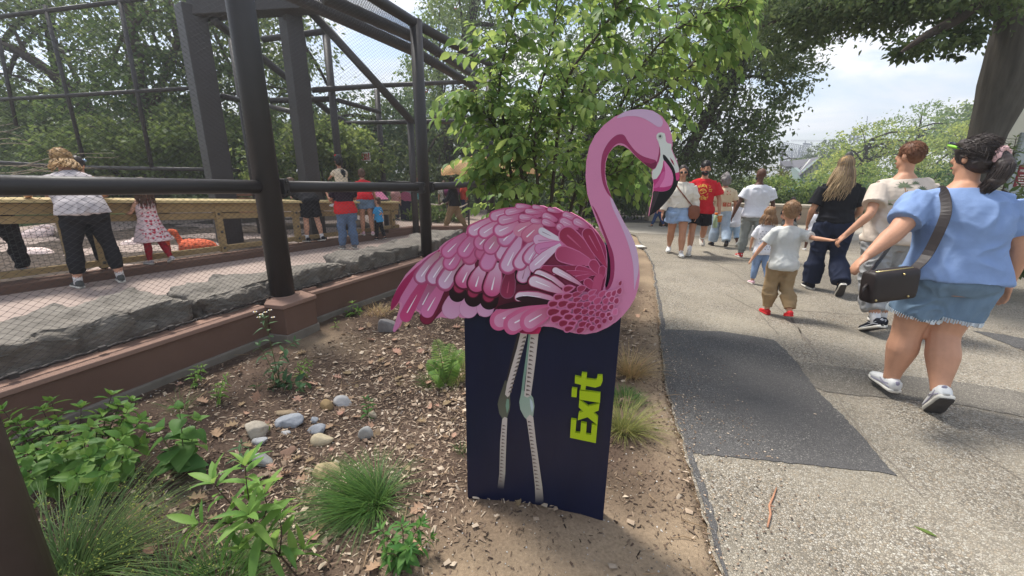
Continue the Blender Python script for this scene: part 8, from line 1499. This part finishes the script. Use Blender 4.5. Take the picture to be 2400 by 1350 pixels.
for i, (x, y) in enumerate(fl_t):
    c = up_px(b4_, x, y); mb = MB(); mb.tube([up_px(b4_, 622, 768), c], .0018, 4, False); mb.obj('flower_stalk', m_stem, fl); mb = MB(); n_ = 12; rr_ = .014
    mb.add([c + zvec(.002)] + [c + Vector((rr_ * math.cos(a), rr_ * math.sin(a), .004 + .003 * (k % 2))) for k, a in enumerate(np.linspace(0, 6.283, n_, endpoint=False))], [(0, 1 + k, 1 + (k + 1) % n_) for k in range(n_)]); f_ = mb.obj('flower', m_petal, fl); mb = MB(); mb.ball(c + zvec(.005), (.006, .006, .004), None, 8, 5); mb.obj('disc', m_disc, f_)
def small(name, label, px, py, tips, tpl, mt, size, whorl=4, sp=.03, group=None, **kw):
    b = GT(px, py); return plant(name, label, b, [[b, b.lerp(up_px(b, x, y), .5) + zvec(.01), up_px(b, x, y)] for x, y in tips], variants('leaf', tpl, mt, ((1, 1), (.9, 1.5))), sp, size, m_stem, whorl=whorl, group=group, r=.003, **kw)
small('weed', 'leafy weed at the wall foot right of the pier', 792, 722, [(788, 694), (800, 700), (778, 704)], LN_, P_sh, .07); small('weed', 'rosette weed with one upright bright leaf right of the pier', 832, 738, [(826, 710), (842, 728), (815, 732)], LN_, P_fe, .09, whorl=5); small('weed', 'pale thin weed in the dark soil below the wall', 455, 905, [(462, 862), (475, 858), (448, 880)], LN_, P_fe, .05); small('weed', 'pale ferny weed right of the thin weed below the wall', 512, 945, [(530, 880), (505, 905), (520, 900)], NV_, P_fe, .05, pair=True, sp=.02); small('weed', 'yellow green feathery weed beside the fleabane', 705, 885, [(728, 850), (700, 856), (715, 845)], NV_, P_fe, .05, sp=.022)
small('sprout', 'single green sprout standing among the river stones', 862, 978, [(857, 935), (866, 940)], LN_, P_se, .065, whorl=4, sp=.05); small('weed', 'low weed against the wall under the flamingo tail', 885, 692, [(880, 678), (895, 684)], LN_, P_se, .06); small('weed', 'tiny weed in the sandy patch near the pier', 785, 770, [(785, 748), (792, 755)], NV_, P_fe, .04); small('weed', 'seedling between the river stones at the left', 622, 1010, [(618, 1000), (628, 1002)], OVL, P_fe, .03); small('weed', 'small green seedling right of the willow leafed plant', 560, 1085, [(566, 1040), (585, 1080)], NV_, P_bl, .07)
# fern by the panel
b5_ = GT(1045, 905); fn = thing('fern', 'green fern with arching fronds beside the left edge of the navy panel', 'fern', b5_); me_p = variants('pinna', (NV_[0] * np.array([.72, 1, .5]), NV_[1]), P_fe, ((1, 1),))[0]
for i, (x, y, dy) in enumerate(((1022, 795, .05), (1058, 805, .1), (1000, 850, -.02), (1075, 850, .02), (1010, 880, -.1), (1085, 820, .12))):
    t = up_px(b5_, x, y, dy); q = np.array(smooth_line([b5_, b5_.lerp(t, .5) + zvec(.05), t], 6)); mb = MB(); mb.tube(q, np.linspace(.003, .001, len(q)), 4, False); fr = mb.obj('frond', m_stem, fn)
    for j in range(1, len(q)):
        d = unit((q[j] - q[j - 1])[None])[0]; sd = unit(np.cross(d, (0, -.5, .8))[None])[0]; k = math.sin(math.pi * (.12 + .86 * j / len(q)))
        for s_ in (-1, 1):
            for h_ in (0, .5): p_ = q[j - 1] + (q[j] - q[j - 1]) * h_; leaf_obj('pinna', me_p, p_, sd * s_ + d * .35 + np.array([0, 0, -.1]), (0, -.5, .85), .070 * k + .008, fr)
# grasses
def tussock(label, px, py, n, length, mt, lean=(0, 0), spread=.09, w=.0042, arch=1.0, seeds=False, seed=0, up=1.0, name='grass_tussock'):
    b = GT(px, py); r = np.random.default_rng(seed + 9); k = 6; V = []; F = []; az = r.uniform(0, 6.283, n); L_ = length * r.uniform(.5, 1.12, n); tl = r.uniform(.1, 1.1, n); rd = np.sqrt(r.uniform(0, 1, n)) * spread
    p0 = np.stack([b.x + rd * np.cos(az) * 1.0, b.y + rd * np.sin(az), np.full(n, b.z - .01)], 1); az2 = az + r.normal(size=n) * .5; dr = np.stack([np.cos(az2) * tl + lean[0], np.sin(az2) * tl + lean[1], np.full(n, up)], 1); dr = unit(dr); hz = unit(dr * np.array([1, 1, 0]) + 1e-6); side = unit(np.cross(dr, (0, 0, 1)) + 1e-6)
    ww = w * r.uniform(.6, 1.3, n)
    for j in range(k):
        t = j / (k - 1); p = p0 + dr * (L_ * t)[:, None] + hz * (L_ * arch * .42 * t * t)[:, None] + np.array([0, 0, -1]) * (L_ * arch * .42 * t ** 2.3 * np.clip(tl, .25, 1))[:, None]; wj = (ww * (1 - t) ** .6 + .0004)[:, None]; V += [p - side * wj / 2, p + side * wj / 2]
    V = np.stack(V, 1).reshape(-1, 3); V[:, 2] = np.maximum(V[:, 2], b.z - .03); i0 = np.arange(n)[:, None] * 2 * k
    F = np.concatenate([np.stack([i0[:, 0] + 2 * j, i0[:, 0] + 2 * j + 1, i0[:, 0] + 2 * j + 3, i0[:, 0] + 2 * j + 2], 1) for j in range(k - 1)]); e = thing(name, label, 'grass', b); o = tag(link('blades', np_mesh('blades', V, F, mt, True, np.repeat(r.uniform(0, 1, n), 2 * k)), e), kind='stuff')
    if seeds:
        tips = V.reshape(n, 2 * k, 3)[:, 2 * k - 3]; pos = np.concatenate([tips + r.normal(size=(n, 3)) * .006 + np.array([0, 0, -.012 * q]) for q in range(2)]); s = leaves(TPM, pos, rsph(len(pos)), rsph(len(pos)), np.full(len(pos), .009)); tag(link('seed_heads', np_mesh('seed_heads', s[0], s[1], L_yel, False, np.repeat(r.uniform(0, 1, len(pos)), len(TPM[0]))), e), kind='stuff')
    return e
G_gr = leafmat('grass_green', s255(72, 104, 46), .25, .3); G_bl = leafmat('grass_blue', s255(88, 112, 62), .25, .3); G_dry = leafmat('grass_dry', s255(176, 152, 104), .25, .25); G_mix = leafmat('grass_straw_green', s255(128, 132, 74), .25, .3)
tussock('large arching grass tussock with yellow seed heads in the bottom left corner', 175, 1350, 640, .36, G_bl, (.15, .08), .10, .0042, 1.0, True, 1); tussock('dense dark green grass clump left of the sign, sweeping to the left', 872, 1188, 900, .265, G_gr, (-.5, -.05), .06, .0032, 1.3, False, 2)
tussock('low grass tuft at the bottom edge under the willow leafed plant', 520, 1375, 420, .22, G_gr, (.1, 0), .10, .0032, 1.2, False, 3); tussock('thin grass tuft at the bottom edge between the tussock and the willow leafed plant', 400, 1372, 200, .2, G_bl, (.1, 0), .08, .003, 1.2, True, 4)
tussock('dry straw coloured grass tuft right of the panel, the upper one', 1478, 880, 420, .26, G_dry, (.05, -.05), .06, .003, .9, False, 5); tussock('green grass patch right of the panel between two dry tufts', 1468, 940, 420, .10, G_gr, (0, 0), .10, .0035, .7, False, 6); tussock('straw and green grass tuft right of the panel, the lower one', 1462, 1010, 380, .25, G_mix, (.1, -.05), .05, .003, 1.0, False, 7)
tussock('straggly fine grass behind the fern next to the panel', 1085, 880, 500, .22, G_mix, (-.05, -.1), .12, .0025, 1.1, False, 8); tussock('tiny green grass sprig left of the panel', 1083, 1058, 60, .07, G_gr, (0, 0), .02, .003, .6, False, 10); tussock('pale dry grass round the rough grey rock', 890, 735, 180, .15, G_dry, (.1, 0), .12, .003, 1.3, False, 11); tussock('sparse bluish grass blades left of the thin weeds', 425, 960, 60, .16, G_bl, (0, 0), .05, .003, .6, False, 12); tussock('fine grass at the fern foot', 1010, 900, 160, .12, G_gr, (-.1, -.1), .06, .0025, 1.0, False, 13)
# ------------------------------------------------------------------ small things on the ground
up_ = GT(1499, 580); uc = thing('cover_plate', 'small pale square cover plate set in the mulch beside the path', 'cover', up_); mb = MB(); mb.box(up_ + zvec(.015), (.21, .26, .03), Matrix.Rotation(.15, 3, 'Z')); mb.obj('plate', _M['pale_concrete'], uc, bevel=.004); mb = MB(); mb.box(up_ + zvec(.033), (.17, .22, .004), Matrix.Rotation(.15, 3, 'Z')); mb.obj('lid', m_white, uc)
tq = [G(x, y, .008) for x, y in ((1820, 1143), (1812, 1165), (1803, 1185), (1806, 1205), (1799, 1235))]; tgt = thing('twig', 'thin reddish twig lying on the pale path', 'twig', tq[0]); mb = MB(); mb.tube(tq, [.003, .0045, .005, .0055, .004], 6); mb.tube([tq[2], tq[2] + Vector((.02, -.012, .006))], .002, 4); mb.obj('stick', mat('red_twig', s255(176, 128, 100), rough=.85, var=.2, vscale=30), tgt, True)
lf = G(2196, 1257, .006); tgt = thing('green_leaf', 'single fresh green leaf lying on the path at the lower right', 'leaf', lf); leaf_obj('blade', np_mesh('blade', LN_[0] * np.array([.8, 1, .2]), LN_[1], L_light, True, np.zeros(len(LN_[0]))), lf, (-.6, .8, 0), (0, 0, 1), .075, tgt)
# loose grit and leaf bits on the path edge
x_ = RNG.uniform(0, 1, 2600) ** 2 * .55; y_ = .9 + 7 * RNG.uniform(0, 1, 2600) ** 1.6; xx = edge_x(y_) + x_ - .02; pos = np.stack([xx, y_, np.full(2600, .007)], 1); V, F = leaves((np.array([(-.4, -.4, 0), (.4, -.35, 0), (.3, .4, 0), (-.35, .35, 0), (0, 0, .3)]), np.array([(0, 1, 4), (1, 2, 4), (2, 3, 4), (3, 0, 4)])), pos, np.stack([RNG.normal(size=2600), RNG.normal(size=2600), np.zeros(2600)], 1), np.tile([0, 0, 1.0], (2600, 1)), RNG.uniform(.004, .013, 2600))
tag(link('grit', np_mesh('grit', V, F, m_chip, False, col=np.repeat(CH[RNG.integers(0, 8, 2600)], 5, 0))), kind='stuff')
x_ = RNG.uniform(.4, 6, 260); y_ = RNG.uniform(1, 8, 260); k = x_ > edge_x(y_) + .1; pos = np.stack([x_[k], y_[k], np.full(k.sum(), .006)], 1); V, F = leaves(TPF, pos, rsph(len(pos)) * np.array([1, 1, 0]), np.tile([0, 0, 1.0], (len(pos), 1)), RNG.uniform(.008, .025, len(pos))); tag(link('path_debris', np_mesh('path_debris', V + np.array([0, 0, .002]), F, m_chip, False, col=np.repeat(CH[RNG.choice([2, 3, 5, 6], len(pos))], 4, 0))), kind='stuff')

b9 = P(2350, 470, 5.7); b9.z = 0; t9 = [(2382, 322, 0), (2362, 345, -.1), (2398, 352, 0), (2335, 380, -.1), (2322, 395, 0), (2400, 385, .05), (2338, 412, -.1), (2388, 418, 0), (2412, 448, 0)]
sh9 = [[b9, up_px(b9, 2352, 440), up_px(b9, 2370, 380), up_px(b9, 2382, 322)]] + [[up_px(b9, 2352 + (430 - y) * .25, min(y + 22, 445)), up_px(b9, (2356 + x) / 2, y + 8, dy), up_px(b9, x, y, dy)] for x, y, dy in t9[1:]]
plant('young_tree', 'slender young tree with flat leaf sprays in front of the cream building', b9, sh9, variants('leaf', LN_, L_mid), .05, .10, m_stemd, whorl=4, pair=True, start=.25, droop=.15, up=.4, cat='tree', r=.010)
